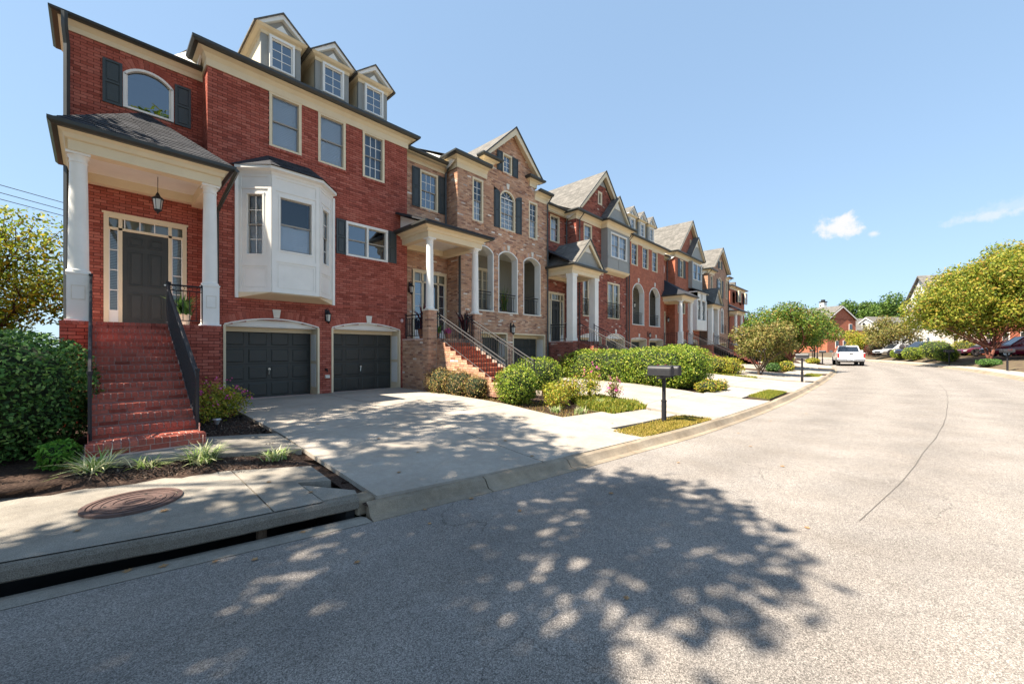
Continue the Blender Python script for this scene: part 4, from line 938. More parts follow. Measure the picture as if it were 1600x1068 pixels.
# bay window
bz0, bz1 = 3.24, 6.62; bp = [(2.80, 13.3), (3.47, 12.66), (4.76, 12.66), (5.40, 13.3)]
bb = MB(); bb.v += [(x, y, z) for z in (bz0, bz1) for x, y in bp]; bb.f += [(0, 1, 5, 4), (2, 3, 7, 6), (3, 2, 1, 0), (4, 5, 6, 7)]
def bayface(p, q, wx0, wx1, wz0, wz1, t=.0):
    """panelled face between plan points p,q with a window hole"""
    P, Q = Vector(p), Vector(q); L = (Q-P).length; d = (Q-P)/L; n = Vector((d.y, -d.x)); m = MB()
    def box(a, b, z0, z1, o0, o1):
        c = [P+d*a+n*o0, P+d*b+n*o0, P+d*b+n*o1, P+d*a+n*o1]; i = len(m.v)
        m.v += [(v.x, v.y, z0) for v in c]+[(v.x, v.y, z1) for v in c]
        m.f += [(i, i+1, i+2, i+3)[::-1], (i+4, i+5, i+6, i+7), (i, i+1, i+5, i+4), (i+1, i+2, i+6, i+5), (i+2, i+3, i+7, i+6), (i+3, i, i+4, i+7)]
    box(0, wx0, bz0, bz1, -.04, .0); box(wx1, L, bz0, bz1, -.04, .0); box(wx0, wx1, bz0, wz0, -.04, .0); box(wx0, wx1, wz1, bz1, -.04, .0)
    f1 = put('bay_face', m, 'white', H1); m = MB(); r = .018
    for (a, b, z0, z1) in ((0, L, bz0, bz0+.12), (0, .10, bz0+.12, bz1), (L-.10, L, bz0+.12, bz1), (.10, L-.10, wz0-.30, wz0-.19), (.10, L-.10, wz1+.10, wz1+.16), (.10, L-.10, bz1-.1, bz1)): box(a, b, z0, z1, 0, r)
    for (a, b, z0, z1) in ((.16, L-.16, bz0+.17, bz0+.185), (.16, L-.16, wz0-.37, wz0-.355), (.16, .172, bz0+.185, wz0-.37), (L-.172, L-.16, bz0+.185, wz0-.37)): box(a, b, z0, z1, 0, .012)
    put('trim', m, 'white', f1)
    ang = math.atan2(d.y, d.x); o = P+d*wx0
    return ang, (o.x, o.y)
fl = (Vector(bp[1])-Vector(bp[0])).length
a0, o0 = bayface(bp[0], bp[1], .20, .72, 4.30, 6.08)
window(H1, 0, .52, 4.30, 6.08, cols=2, rows=4, inner='blind', casing='white', cw=.05, rot=a0, origin=(o0[0], o0[1], 4.30))
a1, o1 = bayface(bp[1], bp[2], .17, 1.12, 4.45, 6.06)
window(H1, 0, .95, 4.45, 6.06, inner='half', casing='white', cw=.05, rot=a1, origin=(o1[0], o1[1], 4.45), glass='glass')
a2, o2 = bayface(bp[2], bp[3], .20, .72, 4.30, 6.08)
window(H1, 0, .52, 4.30, 6.08, cols=2, rows=4, inner='blind', casing='white', cw=.05, rot=a2, origin=(o2[0], o2[1], 4.30))
so_ = MB(); so_.v += [(2.76, 13.3, 3.10), (3.44, 12.7, bz0-.02), (4.78, 12.7, bz0-.02), (5.44, 13.3, 3.10), (2.76, 13.3, bz0+.02), (3.44, 12.61, bz0+.02), (4.79, 12.61, bz0+.02), (5.44, 13.3, bz0+.02)]
so_.f += [(0, 1, 2, 3)[::-1], (0, 1, 5, 4), (1, 2, 6, 5), (2, 3, 7, 6), (4, 5, 6, 7)]
put('bay_soffit', so_, 'cream', H1)
put('bay_corner_board', MB().box(2.72, 2.80, 13.24, 13.31, 3.10, bz1).box(5.40, 5.48, 13.24, 13.31, 3.10, bz1), 'white', H1)
put('bay_cornice', MB().sweep(bp, [(0, bz1-.02), (.03, bz1-.02), (.05, bz1+.05), (.16, bz1+.09), (.16, bz1+.17), (0, bz1+.175)]), 'white', H1)
ex = [(2.56, 13.3), (3.40, 12.46), (4.84, 12.46), (5.64, 13.3)]; rz = bz1+.172
br_ = put('bay_roof', MB().quad((ex[0][0], 13.3, rz), (ex[1][0], ex[1][1], rz), (3.55, 13.3, rz+.58)).quad((*ex[1], rz), (*ex[2], rz), (4.68, 13.3, rz+.58), (3.55, 13.3, rz+.58)).quad((*ex[2], rz), (5.64, 13.3, rz), (4.68, 13.3, rz+.58)), 'shingle_dark', H1)
shingle_rows(br_, (*ex[1], rz), (*ex[2], rz), (4.68, 13.3, rz+.58), (3.55, 13.3, rz+.58), w=.26, rh=.14)
# porch
deck(H1, -.46, 2.11, 2.2, 'brick_red', 'mortar_red'); PB = 5.58
for x in (-.21, 1.94): column(H1, x, 11.92, 2.2, PB, r=.150, pier=('white', .97))
entab(H1, -.35, 2.13, 11.72, 14.0, PB, 6.02, d=.16)
pr = roof(H1, [(-.56, 11.48, 6.02), (2.36, 11.48, 6.02), (.92, 14.0, 7.75)], 'shingle_dark', 'porch_roof')
roof(H1, [(-.56, 11.48, 6.02), (.92, 14.0, 7.75), (-.56, 14.0, 6.02)], 'shingle_dark', 'porch_roof'); roof(H1, [(2.36, 11.48, 6.02), (2.36, 14.0, 6.02), (.92, 14.0, 7.75)], 'shingle_dark', 'porch_roof')
shingle_rows(pr, (-.56, 11.48, 6.03), (2.36, 11.48, 6.03), (.93, 13.99, 7.76), (.91, 13.99, 7.76), w=.30, rh=.15)
door(H1, .17, 1.76, 2.2, 5.0, dx0=.50, dx1=1.38, dz1=4.62)
lantern(H1, 1.06, 12.7, 5.05, True, 1.15)
N1 = 14
stairs(H1, -.05, 1.15, 11.70, 2.2, N1-1, .1430, .296, .20, 'brick_red', 'mortar_step', singles=196)
put('lowest_step', MB().box(-.08, 1.20, 7.66, 7.88, .1, .335), 'mortar_step', H1)
lsb = MB()
for k in range(15): lsb.box(-.08+k*.0853+.006, -.08+(k+1)*.0853-.006, 7.645, 7.84, .27, .343+rnd.uniform(-.002, .002))
for k in range(6): lsb.box(-.08+k*.2133+.006, -.08+(k+1)*.2133-.006, 7.652, 7.76, .19, .258)
put('bricks', lsb, 'brick_red', H1, kind='stuff')
railing(H1, (1.14, 11.74, 2.2), (1.14, 7.98, .36), h=.90, step=.12, low=.06, name='stair_railing')
railing(H1, (-.035, 11.74, 2.2), (-.035, 7.98, .36), h=.90, step=.12, low=.06, name='stair_railing')
railing(H1, (1.18, 11.80, 2.2), (1.78, 11.80, 2.2), h=.90, step=.11, scroll=True)
for z in (2.89,):
    lantern(H1, 5.22, 13.12, 2.62, False, 1.0, P=13.3)
put('junction_plate', MB().lathe(7.98, 13.27, [(.02, 2.66), (.05, 2.70), (.05, 2.76), (.02, 2.80)], 10), mat('pinkish_white', (.7, .5, .5)), H1)
put('vent_cover', MB().box(5.17, 5.31, 13.22, 13.30, .72, .82), 'stone', H1); put('hose_tap', MB().tube([(5.2, 13.3, 1.0), (5.2, 13.18, 1.0), (5.2, 13.15, .93)], .03, 6), 'iron', H1)

# ---------------- second house
def loggia(h, ops, z0, P, zf, zc, depth=1.9, wallm='grey', rail=True, lining='white'):
    """covered porch behind arched openings"""
    xa, xb = min(o[0] for o in ops)-.5, max(o[1] for o in ops)+.5
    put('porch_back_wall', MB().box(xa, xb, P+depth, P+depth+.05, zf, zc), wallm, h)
    sd = MB()
    z = zf
    while z < zc: sd.box(xa, xb, P+depth-.012, P+depth, z, z+.105); sd.box(xb-.02, xb-.008, P+.3, P+depth, z, z+.105); z += .115
    put('clapboard', sd, mat('porch_clapboard', (.30, .28, .23), rough=.7), h, kind='stuff')
    put('porch_side', MB().box(xb, xb+.05, P+.3, P+depth, zf, zc).box(xa-.05, xa, P+.3, P+depth, zf, zc), wallm, h)
    put('porch_ceiling', MB().box(xa, xb, P+.3, P+depth, zc, zc+.05), 'white', h); put('porch_floor', MB().box(xa, xb, P+.3, P+depth, zf-.05, zf), 'mortar_tan', h)
    for o in ops:
        x0, x1, a, s, r = o; m = MB(); t = .05; hh = (x1-x0)/2; rr = (hh*hh+r*r)/(2*r); zc_ = s+r-rr; a0 = math.asin(min(1, hh/rr)) if r <= hh else math.pi/2; c = (x0+x1)/2
        m.box(x0, x0+t, P-.012, P+.36, a, s).box(x1-t, x1, P-.012, P+.36, a, s); n = 12
        arc = [(c+rr*math.sin(-a0+2*a0*k/n), zc_+rr*math.cos(-a0+2*a0*k/n)) for k in range(n+1)]; arc2 = [(c+(x-c)*.93, z-t) for x, z in arc]
        for k in range(n): m.prism([arc2[k], arc2[k+1], arc[k+1], arc[k]], P-.012, P+.36, 'y')
        put('arch_lining', m, lining, h); put('opening_sill', MB().box(x0-.03, x1+.03, P-.03, P+.36, a-.06, a), 'stone', h)
        if rail: railing(h, (x0+.05, P+.12, a), (x1-.05, P+.12, a), h=.86, step=.12, low=.06, post0=False, post1=False, scroll=False)
H2 = root('townhouse', (12.5, 13.3, .0), 'pinkish mixed brick townhouse with shuttered gable and three arched porch openings', 'townhouse')
LG2 = [(11.55, 12.78, 3.46, 6.12, .27), (13.09, 14.43, 3.46, 6.12, .28), (14.85, 16.2, 3.46, 6.12, .28)]
GX, GA = 14.0, 12.05
g2 = lambda z: (10.65, 16.8) if z < 9.46 else (12.30, 15.78) if z < 10.15 else (GX-min(1.72, 1.98*(12.2-z)/1.86), GX+min(1.78, 1.98*(12.2-z)/1.86))
ops2 = [(o[0], o[1], o[2], o[3], o[4]) for o in LG2]+[(11.1, 13.68, -1, 2.40), (14.10, 16.58, -1, 2.40), (11.49, 12.13, 7.36, 9.28), (13.19, 14.25, 7.38, 8.92, .38), (15.27, 15.94, 7.36, 9.25), (13.38, 14.02, 10.10, 11.03)]
w = wall(H2, 'front_wall', 'y', 13.3, 10.65, 16.8, .0, 12.0, ops2, 'brick_tan', 'mortar_tan', gable=g2)
w_ = wall(H2, 'entry_wall', 'y', 14.0, 8.22, 10.65, 1.9, 9.26, [(9.25, 10.15, 7.50, 9.08), (8.86, 10.58, 1.8, 4.92)], 'brick_tan', 'mortar_tan')
wall(H2, 'return_wall', 'x-', 10.65, 13.3, 14.0, 1.9, 9.4, (), 'brick_tan', 'mortar_tan')
for o in LG2: arch_bricks(w, 13.3, o[0], o[1], o[3], o[4]+.01, 'brick_tan', .2); keystone(H2, 13.3, (o[0]+o[1])/2, 6.42, 6.66, .17)
arch_bricks(w, 13.3, 13.19, 14.25, 8.92, .38, 'brick_tan', .2); keystone(H2, 13.3, 13.72, 9.36, 9.62, .18)
for a, b, z in ((11.49, 12.13, 7.28), (13.19, 14.25, 7.30), (15.27, 15.94, 7.28), (13.38, 14.02, 10.02)): row_bricks(w, 13.3, a-.04, b+.04, z, .075, 'brick_tan')
row_bricks(w_, 14.0, 9.2, 10.2, 7.42, .075, 'brick_tan')
loggia(H2, LG2, 3.46, 13.3, 3.3, 6.5)
fd = MB().box(13.0, 13.1, 15.1, 15.2, 3.3, 5.8).box(14.35, 14.45, 15.1, 15.2, 3.3, 5.8).box(13.0, 14.45, 15.1, 15.2, 5.7, 5.85).box(13.68, 13.78, 15.12, 15.2, 3.3, 5.7)
for k in range(1, 5): fd.box(13.1, 14.35, 15.15, 15.18, 3.3+k*.48, 3.33+k*.48)
fd.box(13.38, 13.41, 15.15, 15.18, 3.3, 5.7).box(14.04, 14.07, 15.15, 15.18, 3.3, 5.7)
put('french_door', fd, 'cream', H2); put('pane', MB().quad((13.1, 15.19, 3.3), (14.35, 15.19, 3.3), (14.35, 15.19, 5.7), (13.1, 15.19, 5.7)), mat('dark_pane', (.02, .02, .025), rough=.1), H2)
put('porch_window', MB().box(11.62, 11.68, 15.1, 15.19, 3.6, 5.9).box(12.5, 12.56, 15.1, 15.19, 3.6, 5.9).box(11.62, 12.56, 15.1, 15.19, 5.84, 5.92), 'cream', H2)
window(H2, 11.49, 12.13, 7.36, 9.28, cols=2, rows=6, inner='shut', panes=False); window(H2, 15.27, 15.94, 7.36, 9.25, cols=2, rows=6, inner='shut', panes=False)
window(H2, 13.19, 14.25, 7.38, 8.92, cols=3, rows=6, inner='blind', arch=.38, panes=False)
window(H2, 9.25, 10.15, 7.50, 9.08, P=14.0, cols=3, rows=4, inner=None, glass='glass_dark'); window(H2, 13.38, 14.02, 10.10, 11.03, cols=2, rows=3, dh=False, inner=None, glass='glass_dark')
for a, b in ((8.87, 9.24), (10.16, 10.58)): shutter(H2, a, b, 7.5, 9.1, P=14.0)
shutter(H2, 12.80, 13.17, 7.38, 9.08, arch=-1); shutter(H2, 14.28, 14.70, 7.38, 9.08, arch=1); shutter(H2, 12.99, 13.36, 10.1, 11.03); shutter(H2, 14.04, 14.43, 10.1, 11.03)
garage(H2, 11.1, 13.68, .2, 2.40, rise=0); garage(H2, 14.10, 16.58, .2, 2.40, rise=0)
cornice(H2, [(10.65, 14.0), (10.65, 13.3), (12.35, 13.3)], 9.42, 9.92, name='cornice'); cornice(H2, [(15.72, 13.3), (16.86, 13.3)], 9.42, 9.90)
cornice(H2, [(8.25, 14.0), (10.62, 14.0)], 9.26, 9.66, d=.24)
for a, b in ((12.20, 12.72), (15.35, 15.85)):   # cornice returns of the gable
    cornice(H2, [(a, 13.4), (a, 13.3), (b, 13.3), (b, 13.4)], 10.02, 10.42, name='gable_return', d=.26)
def rakes(h, c, hw, zb, za, P, m='cream', th=.22, out=.30, back=6, rm='shingle_grey', soff=True):
    """rake boards and the two roof slopes of a front-facing gable whose ridge runs back"""
    for s in (-1, 1):
        put('rake_board', MB().prism([(c+s*hw, zb), (c, za), (c, za-th*1.5), (c+s*(hw-th*1.1), zb)][::s], P-out, P-out+.05, 'y'), m, h)
        put('rake_soffit', MB().prism([(c+s*(hw-.03), zb+.0), (c, za-.04), (c, za-.12), (c+s*(hw-.12), zb)][::s], P-out+.05, P+.02, 'y'), m, h)
        x = c+s*(hw+.03); mb = MB(); mb.v += [(x, P-out-.03, zb-.02), (c, P-out-.03, za+.04), (c, P+back, za+.04), (x, P+back, zb-.02)]; mb.v += [(a, b, z-.05) for a, b, z in mb.v[:4]]
        mb.f += [(0, 1, 2, 3), (7, 6, 5, 4), (0, 4, 5, 1), (1, 5, 6, 2), (2, 6, 7, 3), (3, 7, 4, 0)]
        put('gable_roof', mb, rm, h)
        put('rake_drip', MB().prism([(c+s*(hw+.05), zb-.01), (c, za+.075), (c, za+.035), (c+s*(hw+.02), zb-.04)][::s], P-out-.05, P-out-.02, 'y'), 'gutter', h)
rakes(H2, GX, 2.02, 10.42, 12.32, 13.3, back=6)
shell(H2, 8.25, 16.82, 13.3, gab=True, rx=10.5, ridge=12.3, brick='brick_tan')
downspout(H2, 10.52, 13.98, 6.5, 9.62); downspout(H2, 16.72, 13.28, .3, 9.8); put('downspout', MB().tube([(10.75, 13.26, 6.0), (10.75, 13.26, .3)], .06, 4), 'gutter', H2)
# porch of the second house
deck(H2, 8.02, 10.65, 2.05, 'brick_tan', 'mortar_tan', zb=.1); wall(H2, 'pier', 'y', 11.58, 8.00, 8.36, .15, 3.02, (), 'brick_tan', 'mortar_tan'); wall(H2, 'pier', 'x-', 8.00, 11.58, 11.94, .15, 3.02, (), 'brick_tan', 'mortar_tan')
wall(H2, 'pier', 'y', 11.58, 10.12, 10.48, .15, 3.02, (), 'brick_tan', 'mortar_tan'); wall(H2, 'pier', 'x-', 10.12, 11.58, 11.94, .15, 3.02, (), 'brick_tan', 'mortar_tan')
for x in (8.18, 10.30):
    put('pier_core', MB().box(x-.165, x+.165, 11.60, 11.93, .1, 3.0), 'mortar_tan', H2); put('pier_cap', MB().box(x-.20, x+.20, 11.56, 11.96, 3.02, 3.07), 'stone', H2); column(H2, x, 11.76, 3.07, 5.58, r=.14)
entab(H2, 8.00, 10.52, 11.60, 14.0, 5.58, 6.02, d=.26)
pr = roof(H2, [(7.72, 11.24, 6.02), (10.80, 11.24, 6.02), (10.80, 14.0, 7.0), (7.72, 14.0, 7.0)], 'shingle_dark', 'porch_roof')
shingle_rows(pr, (7.72, 11.24, 6.03), (10.80, 11.24, 6.03), (10.80, 14.0, 7.01), (7.72, 14.0, 7.01), rh=.17, w=.34, cap=0)
put('porch_cheek', MB().prism([(11.7, 6.0), (13.29, 6.0), (13.29, 6.66), (11.9, 6.12)], 7.93, 7.99, 'x'), 'white', H2)
door(H2, 8.90, 10.58, 2.05, 4.90, dx0=9.42, dx1=10.12, dz1=4.42, glazed=True, trans='glass_dark')
stairs(H2, 8.36, 9.72, 11.68, 2.05, 12, .1430, .29, .30, 'brick_tan', 'mortar_tan', singles=0)
M['brick_rust'] = mat('brick_rust', (0, 0, 0), ramp=[(0, (.26, .06, .03)), (.5, (.40, .11, .05)), (1, (.48, .16, .08))], island=True, noise=.25, nscale=30, rough=.85)
for o in H2.children:
    if o.name.startswith('front_steps'):
        o.data.materials[0] = M['brick_rust']
        for q in o.children: q.data.materials[0] = M['brick_rust']
for x in (8.40, 9.68): railing(H2, (x, 11.62, 2.05), (x, 8.2, .38), h=.90, step=.12, low=.08, name='stair_railing', mat_='iron_grey' if 'iron_grey' in M else 'iron', scroll=True)
railing(H2, (8.05, 13.1, 2.05), (8.05, 11.95, 2.05), h=.86); railing(H2, (9.74, 11.72, 2.05), (10.1, 11.72, 2.05), h=.86)
lantern(H2, 8.75, 13.85, 4.0, False, 1.1, P=14.0); lantern(H2, 13.93, 13.12, 2.55, False, 1.25, P=13.3)

# ---------------- third house
H3 = root('townhouse', (21.2, 13.3, .1), 'dark red flecked brick townhouse with gabled porch on square pillars and grey box bay', 'townhouse')
c3, h3 = 22.4, 2.95
g3 = lambda z: (19.5, 25.7) if z < 9.5 else (c3-2.65*(12.6-z)/(12.6-9.9), c3+2.65*(12.6-z)/(12.6-9.9)) if z > 9.9 else (19.7, 25.1)
ops3 = [(19.9, 22.3, -1, 2.45, .2), (22.9, 25.4, -1, 2.45, .28), (20.30, 21.20, 7.85, 9.30), (22.3, 25.2, 6.7, 9.35), (20.2, 20.85, 3.7, 5.95), (23.1, 24.66, 3.72, 6.1), (21.9, 22.42, 10.85, 11.72)]
w = wall(H3, 'front_wall', 'y', 13.3, 19.5, 25.72, .0, 12.6, ops3, 'brick_dark', 'mortar_dark', gable=g3)
wall(H3, 'entry_wall', 'y', 14.0, 16.8, 19.5, 1.9, 9.6, [(17.92, 18.8, 7.88, 9.42), (17.75, 19.25, 1.8, 4.95)], 'brick_dark', 'mortar_dark')
wall(H3, 'return_wall', 'x-', 19.5, 13.3, 14.0, 1.9, 9.6, (), 'brick_dark', 'mortar_dark')
arch_bricks(w, 13.3, 22.9, 25.4, 2.45, .3, 'brick_dark'); arch_bricks(w, 13.3, 19.9, 22.3, 2.45, .22, 'brick_dark')
garage(H3, 19.9, 22.3, .25, 2.45, rise=.2, detail=False); garage(H3, 22.9, 25.4, .25, 2.45, rise=.28, detail=False); keystone(H3, 13.3, 24.15, 2.78, 3.05)
window(H3, 17.92, 18.8, 7.88, 9.42, P=14.0, cols=2, rows=4, inner='pale', panes=False); window(H3, 20.30, 21.20, 7.85, 9.30, cols=2, rows=4, inner='pale', panes=False)
window(H3, 20.2, 20.85, 3.7, 5.95, cols=2, rows=4, dh=False, inner='pale', panes=False); window(H3, 23.1, 24.66, 3.72, 6.1, cols=2, rows=4, dh=False, mull=2, inner='pale', panes=False)
window(H3, 21.92, 22.4, 10.87, 11.70, dh=False, inner='pale', panes=False, cw=.11)
def juliet(h, x0, x1, z, P=13.3):
    r_ = railing(h, (x0, P-.06, z), (x1, P-.06, z), h=.98, step=.10, low=.05, post0=False, post1=False)
    m = MB()
    for k in range(int((x1-x0)/.2)):
        cx = x0+.1+k*.2
        m.tube([(cx+.07*math.cos(t), P-.06, z+.45+.28*math.sin(t)*(1 if k % 2 else .8)) for t in [i*math.pi/4 for i in range(9)]], .008, 3, cap=False)
    put('ironwork', m, 'iron', r_)
juliet(H3, 20.1, 20.95, 3.75); juliet(H3, 22.95, 24.8, 3.75)
bx = MB().box(22.3, 25.2, 12.85, 13.31, 6.85, 7.62).box(22.3, 22.72, 12.85, 13.31, 7.62, 9.4).box(24.85, 25.2, 12.85, 13.31, 7.62, 9.4).box(22.72, 24.85, 12.85, 13.31, 9.2, 9.4)
b3 = put('box_bay', bx, 'grey', H3); tr = MB()
for (a, b, s, e) in ((22.3, 25.2, 7.52, 7.60), (22.3, 25.2, 6.85, 6.95), (22.3, 22.38, 6.95, 9.3), (25.12, 25.2, 6.95, 9.3), (23.72, 23.78, 6.95, 7.52)): tr.box(a, b, 12.83, 12.85, s, e)
put('trim', tr, 'grey', b3); put('bay_base', MB().prism([(12.81, 6.85), (13.31, 6.85), (13.31, 6.60), (12.93, 6.72)], 22.25, 25.25, 'x'), 'cream', H3)
window(H3, 22.72, 24.85, 7.62, 9.2, P=12.84, cols=2, rows=4, mull=2, inner='pale', panes=False, casing='white')
cornice(H3, [(19.5, 14.0), (19.5, 13.3), (22.25, 13.3), (22.25, 12.85), (25.25, 12.85), (25.25, 13.3), (25.75, 13.3)], 9.38, 9.82)
cornice(H3, [(16.84, 14.0), (19.45, 14.0)], 9.5, 9.86, d=.24)
rakes(H3, c3, 2.95, 9.98, 12.98, 13.3, back=9); put('gable_louver', MB().prism([(c3-.42, 12.1), (c3+.42, 12.1), (c3, 12.52)], 13.26, 13.3, 'y'), 'grey', H3)
# small gable over the bay
def gable_face(h, c, hw, zb, za, P, m='grey', back=.5):
    g = put('small_gable', MB().prism([(c-hw+.1, zb), (c+hw-.1, zb), (c, za-.12)], P, P+.06, 'y'), m, h)
    put('gable_louver', MB().prism([(c-hw*.22, za-.12-(za-zb)*.38), (c+hw*.22, za-.12-(za-zb)*.38), (c, za-.12-(za-zb)*.12)], P-.03, P, 'y'), 'stone', g)
    rakes(h, c, hw, zb, za, P, m='cream', th=.16, out=.16, back=back)
gable_face(H3, 23.75, 1.75, 9.82, 11.7, 12.95, back=2.2)
shell(H3, 16.84, 25.72, 13.3, gab=True, rx=19.4, ridge=12.3, brick='brick_dark')
for x, P, a, b in ((16.95, 13.98, 5.8, 9.7), (19.42, 13.98, 5.8, 9.7), (19.75, 13.28, 2, 9.7), (25.6, 13.28, .3, 9.6)): downspout(H3, x, P, a, b)
deck(H3, 16.95, 19.5, 2.12, 'brick_dark', 'mortar_dark', zb=.1, yf=11.75)
for x in (17.17, 19.3): column(H3, x, 11.98, 2.12, 5.62, r=.19, square=True)
entab(H3, 16.92, 19.55, 11.78, 14.0, 5.62, 6.05, d=.24)
roof(H3, [(16.62, 11.45, 6.06), (19.85, 11.45, 6.06), (19.85, 13.3, 7.0), (19.2, 14.0, 7.35), (16.9, 14.0, 7.35)], 'shingle_dark', 'porch_roof')
gable_face(H3, 18.2, 1.42, 6.08, 7.52, 11.68, back=1.9)
door(H3, 17.75, 19.25, 2.12, 4.95, dx0=18.05, dx1=18.86, dz1=4.5)
stairs(H3, 17.5, 18.9, 11.73, 2.12, 12, .1430, .29, .35, 'brick_dark', 'mortar_dark', singles=0)
for x in (17.52, 18.88): railing(H3, (x, 11.7, 2.12), (x, 8.3, .45), h=.90, step=.14, low=.08, name='stair_railing')
railing(H3, (16.98, 13.2, 2.12), (16.98, 12.2, 2.12), h=.86, step=.14)

# ---------------- fourth house
H4 = root('townhouse', (28.9, 13.3, .15), 'plain orange-red brick townhouse with two tall arched porch openings under three small roof dormers', 'townhouse')
LG4 = [(26.55, 28.43, 3.54, 5.95, .62), (29.3, 31.3, 3.54, 5.95, .62)]
ops4 = [(26.35, 28.85, -1, 2.45, .1), (29.3, 31.9, -1, 2.45, .1), (26.4, 27.4, 7.78, 9.40), (28.15, 29.15, 7.78, 9.40), (29.8, 30.8, 7.78, 9.40)]+LG4
wall(H4, 'front_wall', 'y', 13.3, 25.74, 32.1, .0, 9.5, ops4, 'brick_orange', '')
for a in (26.4, 28.15, 29.8): window(H4, a, a+1.0, 7.78, 9.40, cols=2, rows=4, inner='curtain', panes=False)
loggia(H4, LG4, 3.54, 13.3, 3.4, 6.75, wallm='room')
lantern(H4, 27.5, 13.6, 4.9, True, 1.2)
for a, b in ((26.35, 28.85), (29.3, 31.9)): garage(H4, a, b, .3, 2.45, rise=.1, detail=False)
for c in (27.6, 30.5): keystone(H4, 13.3, c, 2.62, 2.86)
for c in (27.5, 30.3): keystone(H4, 13.3, c, 6.62, 6.92)
cornice(H4, [(25.78, 13.3), (32.1, 13.3), (32.1, 14.0)], 9.38, 9.80); shell(H4, 25.74, 32.1, 13.3, ridge=12.2)
for c in (27.9, 29.55, 31.2): dormer(H4, c, 14.05, 10.1, 11.7, 12.45, win=(10.5, 11.5))
downspout(H4, 25.95, 13.28, .3, 9.7); lantern(H4, 29.08, 13.12, 2.7, False, 1.1, P=13.3)

# ---------------- fifth house
H5 = root('townhouse', (36.5, 13.3, .2), 'orange brick townhouse with round-columned hipped porch beside a narrow white bay', 'townhouse')
c5, z5 = 38.0, 9.8
g5 = lambda z: (34.4, 40.5) if z < 9.8 else (c5-2.9*(13.1-z)/3.2, c5+2.5*(13.1-z)/3.2)
ops5 = [(34.9, 36.8, 8.1, 9.65), (37.6, 40.1, 8.15, 9.75), (34.9, 37.1, -1, 2.45, .2), (37.6, 40.1, -1, 2.45, .2), (35.0, 36.7, 4.9, 6.1), (37.9, 38.3, 10.9, 11.9)]
wall(H5, 'front_wall', 'y', 13.3, 34.4, 40.5, .0, 13.0, ops5, 'brick_orange', '', gable=g5)
wall(H5, 'entry_wall', 'y', 14.0, 32.1, 34.4, 1.9, 9.6, [(32.5, 34.0, 1.8, 4.95)], 'brick_orange', ''); wall(H5, 'return_wall', 'x-', 34.4, 13.3, 14.0, 1.9, 9.8, (), 'brick_orange', '')
put('round_window', MB().prism([(33.3+.45*math.cos(t), 8.6+.62*math.sin(t)) for t in [k*math.pi/8 for k in range(16)]], 13.94, 14.0, 'y'), 'white', H5)
window(H5, 35.45, 36.25, 8.1, 9.65, cols=2, rows=4, inner='pale', panes=False); put('wall_patch', MB().box(34.9, 35.45, 13.30, 13.34, 8.1, 9.65).box(36.25, 36.8, 13.30, 13.34, 8.1, 9.65), 'brick_orange', H5)
shutter(H5, 34.98, 35.42, 8.1, 9.65); shutter(H5, 36.28, 36.75, 8.1, 9.65)
gbx = put('box_bay', MB().box(37.5, 40.2, 12.95, 13.31, 7.35, 8.15).box(37.5, 37.7, 12.95, 13.31, 8.15, 9.8).box(40.0, 40.2, 12.95, 13.31, 8.15, 9.8), 'grey', H5)
window(H5, 37.7, 40.0, 8.15, 9.7, P=12.95, cols=1, rows=2, mull=2, inner='curtain', panes=False, casing='white'); window(H5, 35.0, 36.7, 4.9, 6.1, cols=1, rows=2, mull=2, inner=None, glass='glass_dark', panes=False); window(H5, 37.93, 38.27, 10.92, 11.88, dh=False, inner='pale', panes=False)
wb = put('white_bay', MB().box(37.4, 40.1, 12.5, 13.31, 3.5, 4.4).box(37.4, 37.6, 12.5, 13.31, 4.4, 6.9).box(38.6, 38.8, 12.5, 13.31, 4.4, 6.9).box(39.9, 40.1, 12.5, 13.31, 4.4, 6.9).box(37.4, 40.1, 12.5, 13.31, 6.3, 6.9).box(37.25, 40.25, 12.35, 13.31, 6.9, 7.0), 'white', H5)
window(H5, 37.6, 38.6, 4.4, 6.3, P=12.55, cols=2, rows=4, inner='curtain', panes=False, casing='white'); window(H5, 38.8, 39.9, 4.4, 6.3, P=12.55, cols=2, rows=4, inner='curtain', panes=False, casing='white')
roof(H5, [(37.2, 12.3, 7.0), (40.3, 12.3, 7.0), (40.0, 13.3, 7.4), (37.5, 13.3, 7.4)], 'shingle_dark', 'bay_roof')
cornice(H5, [(34.4, 14.0), (34.4, 13.3), (40.5, 13.3)], 9.72, 10.16); cornice(H5, [(32.1, 14.0), (34.35, 14.0)], 9.4, 9.75, d=.24)
rakes(H5, 37.8, 3.25, 10.2, 13.5, 13.3, back=9); gable_face(H5, 38.7, 1.9, 10.16, 12.1, 12.95, back=2.2)
for a, b in ((34.9, 37.1), (37.6, 40.1)): garage(H5, a, b, .35, 2.45, rise=.2, detail=False)
shell(H5, 32.1, 40.5, 13.3, gab=True, rx=34.3, ridge=12.4); deck(H5, 32.0, 34.4, 2.15, 'brick_orange', 'mortar_red', zb=.1); downspout(H5, 34.25, 13.98, 5.8, 9.7); downspout(H5, 32.2, 13.98, .3, 9.7); downspout(H5, 40.4, 13.28, .3, 9.7)
for x in (32.05, 34.25): column(H5, x, 11.95, 2.15, 5.6, r=.16, pier=('white', .95))
entab(H5, 31.85, 34.45, 11.78, 14.0, 5.6, 6.05)
roof(H5, [(31.55, 11.42, 6.06), (34.75, 11.42, 6.06), (33.3, 14.0, 7.75)], 'shingle_dark', 'porch_roof'); roof(H5, [(31.55, 11.42, 6.06), (33.3, 14.0, 7.75), (31.55, 14.0, 6.06)], 'shingle_dark', 'porch_roof')
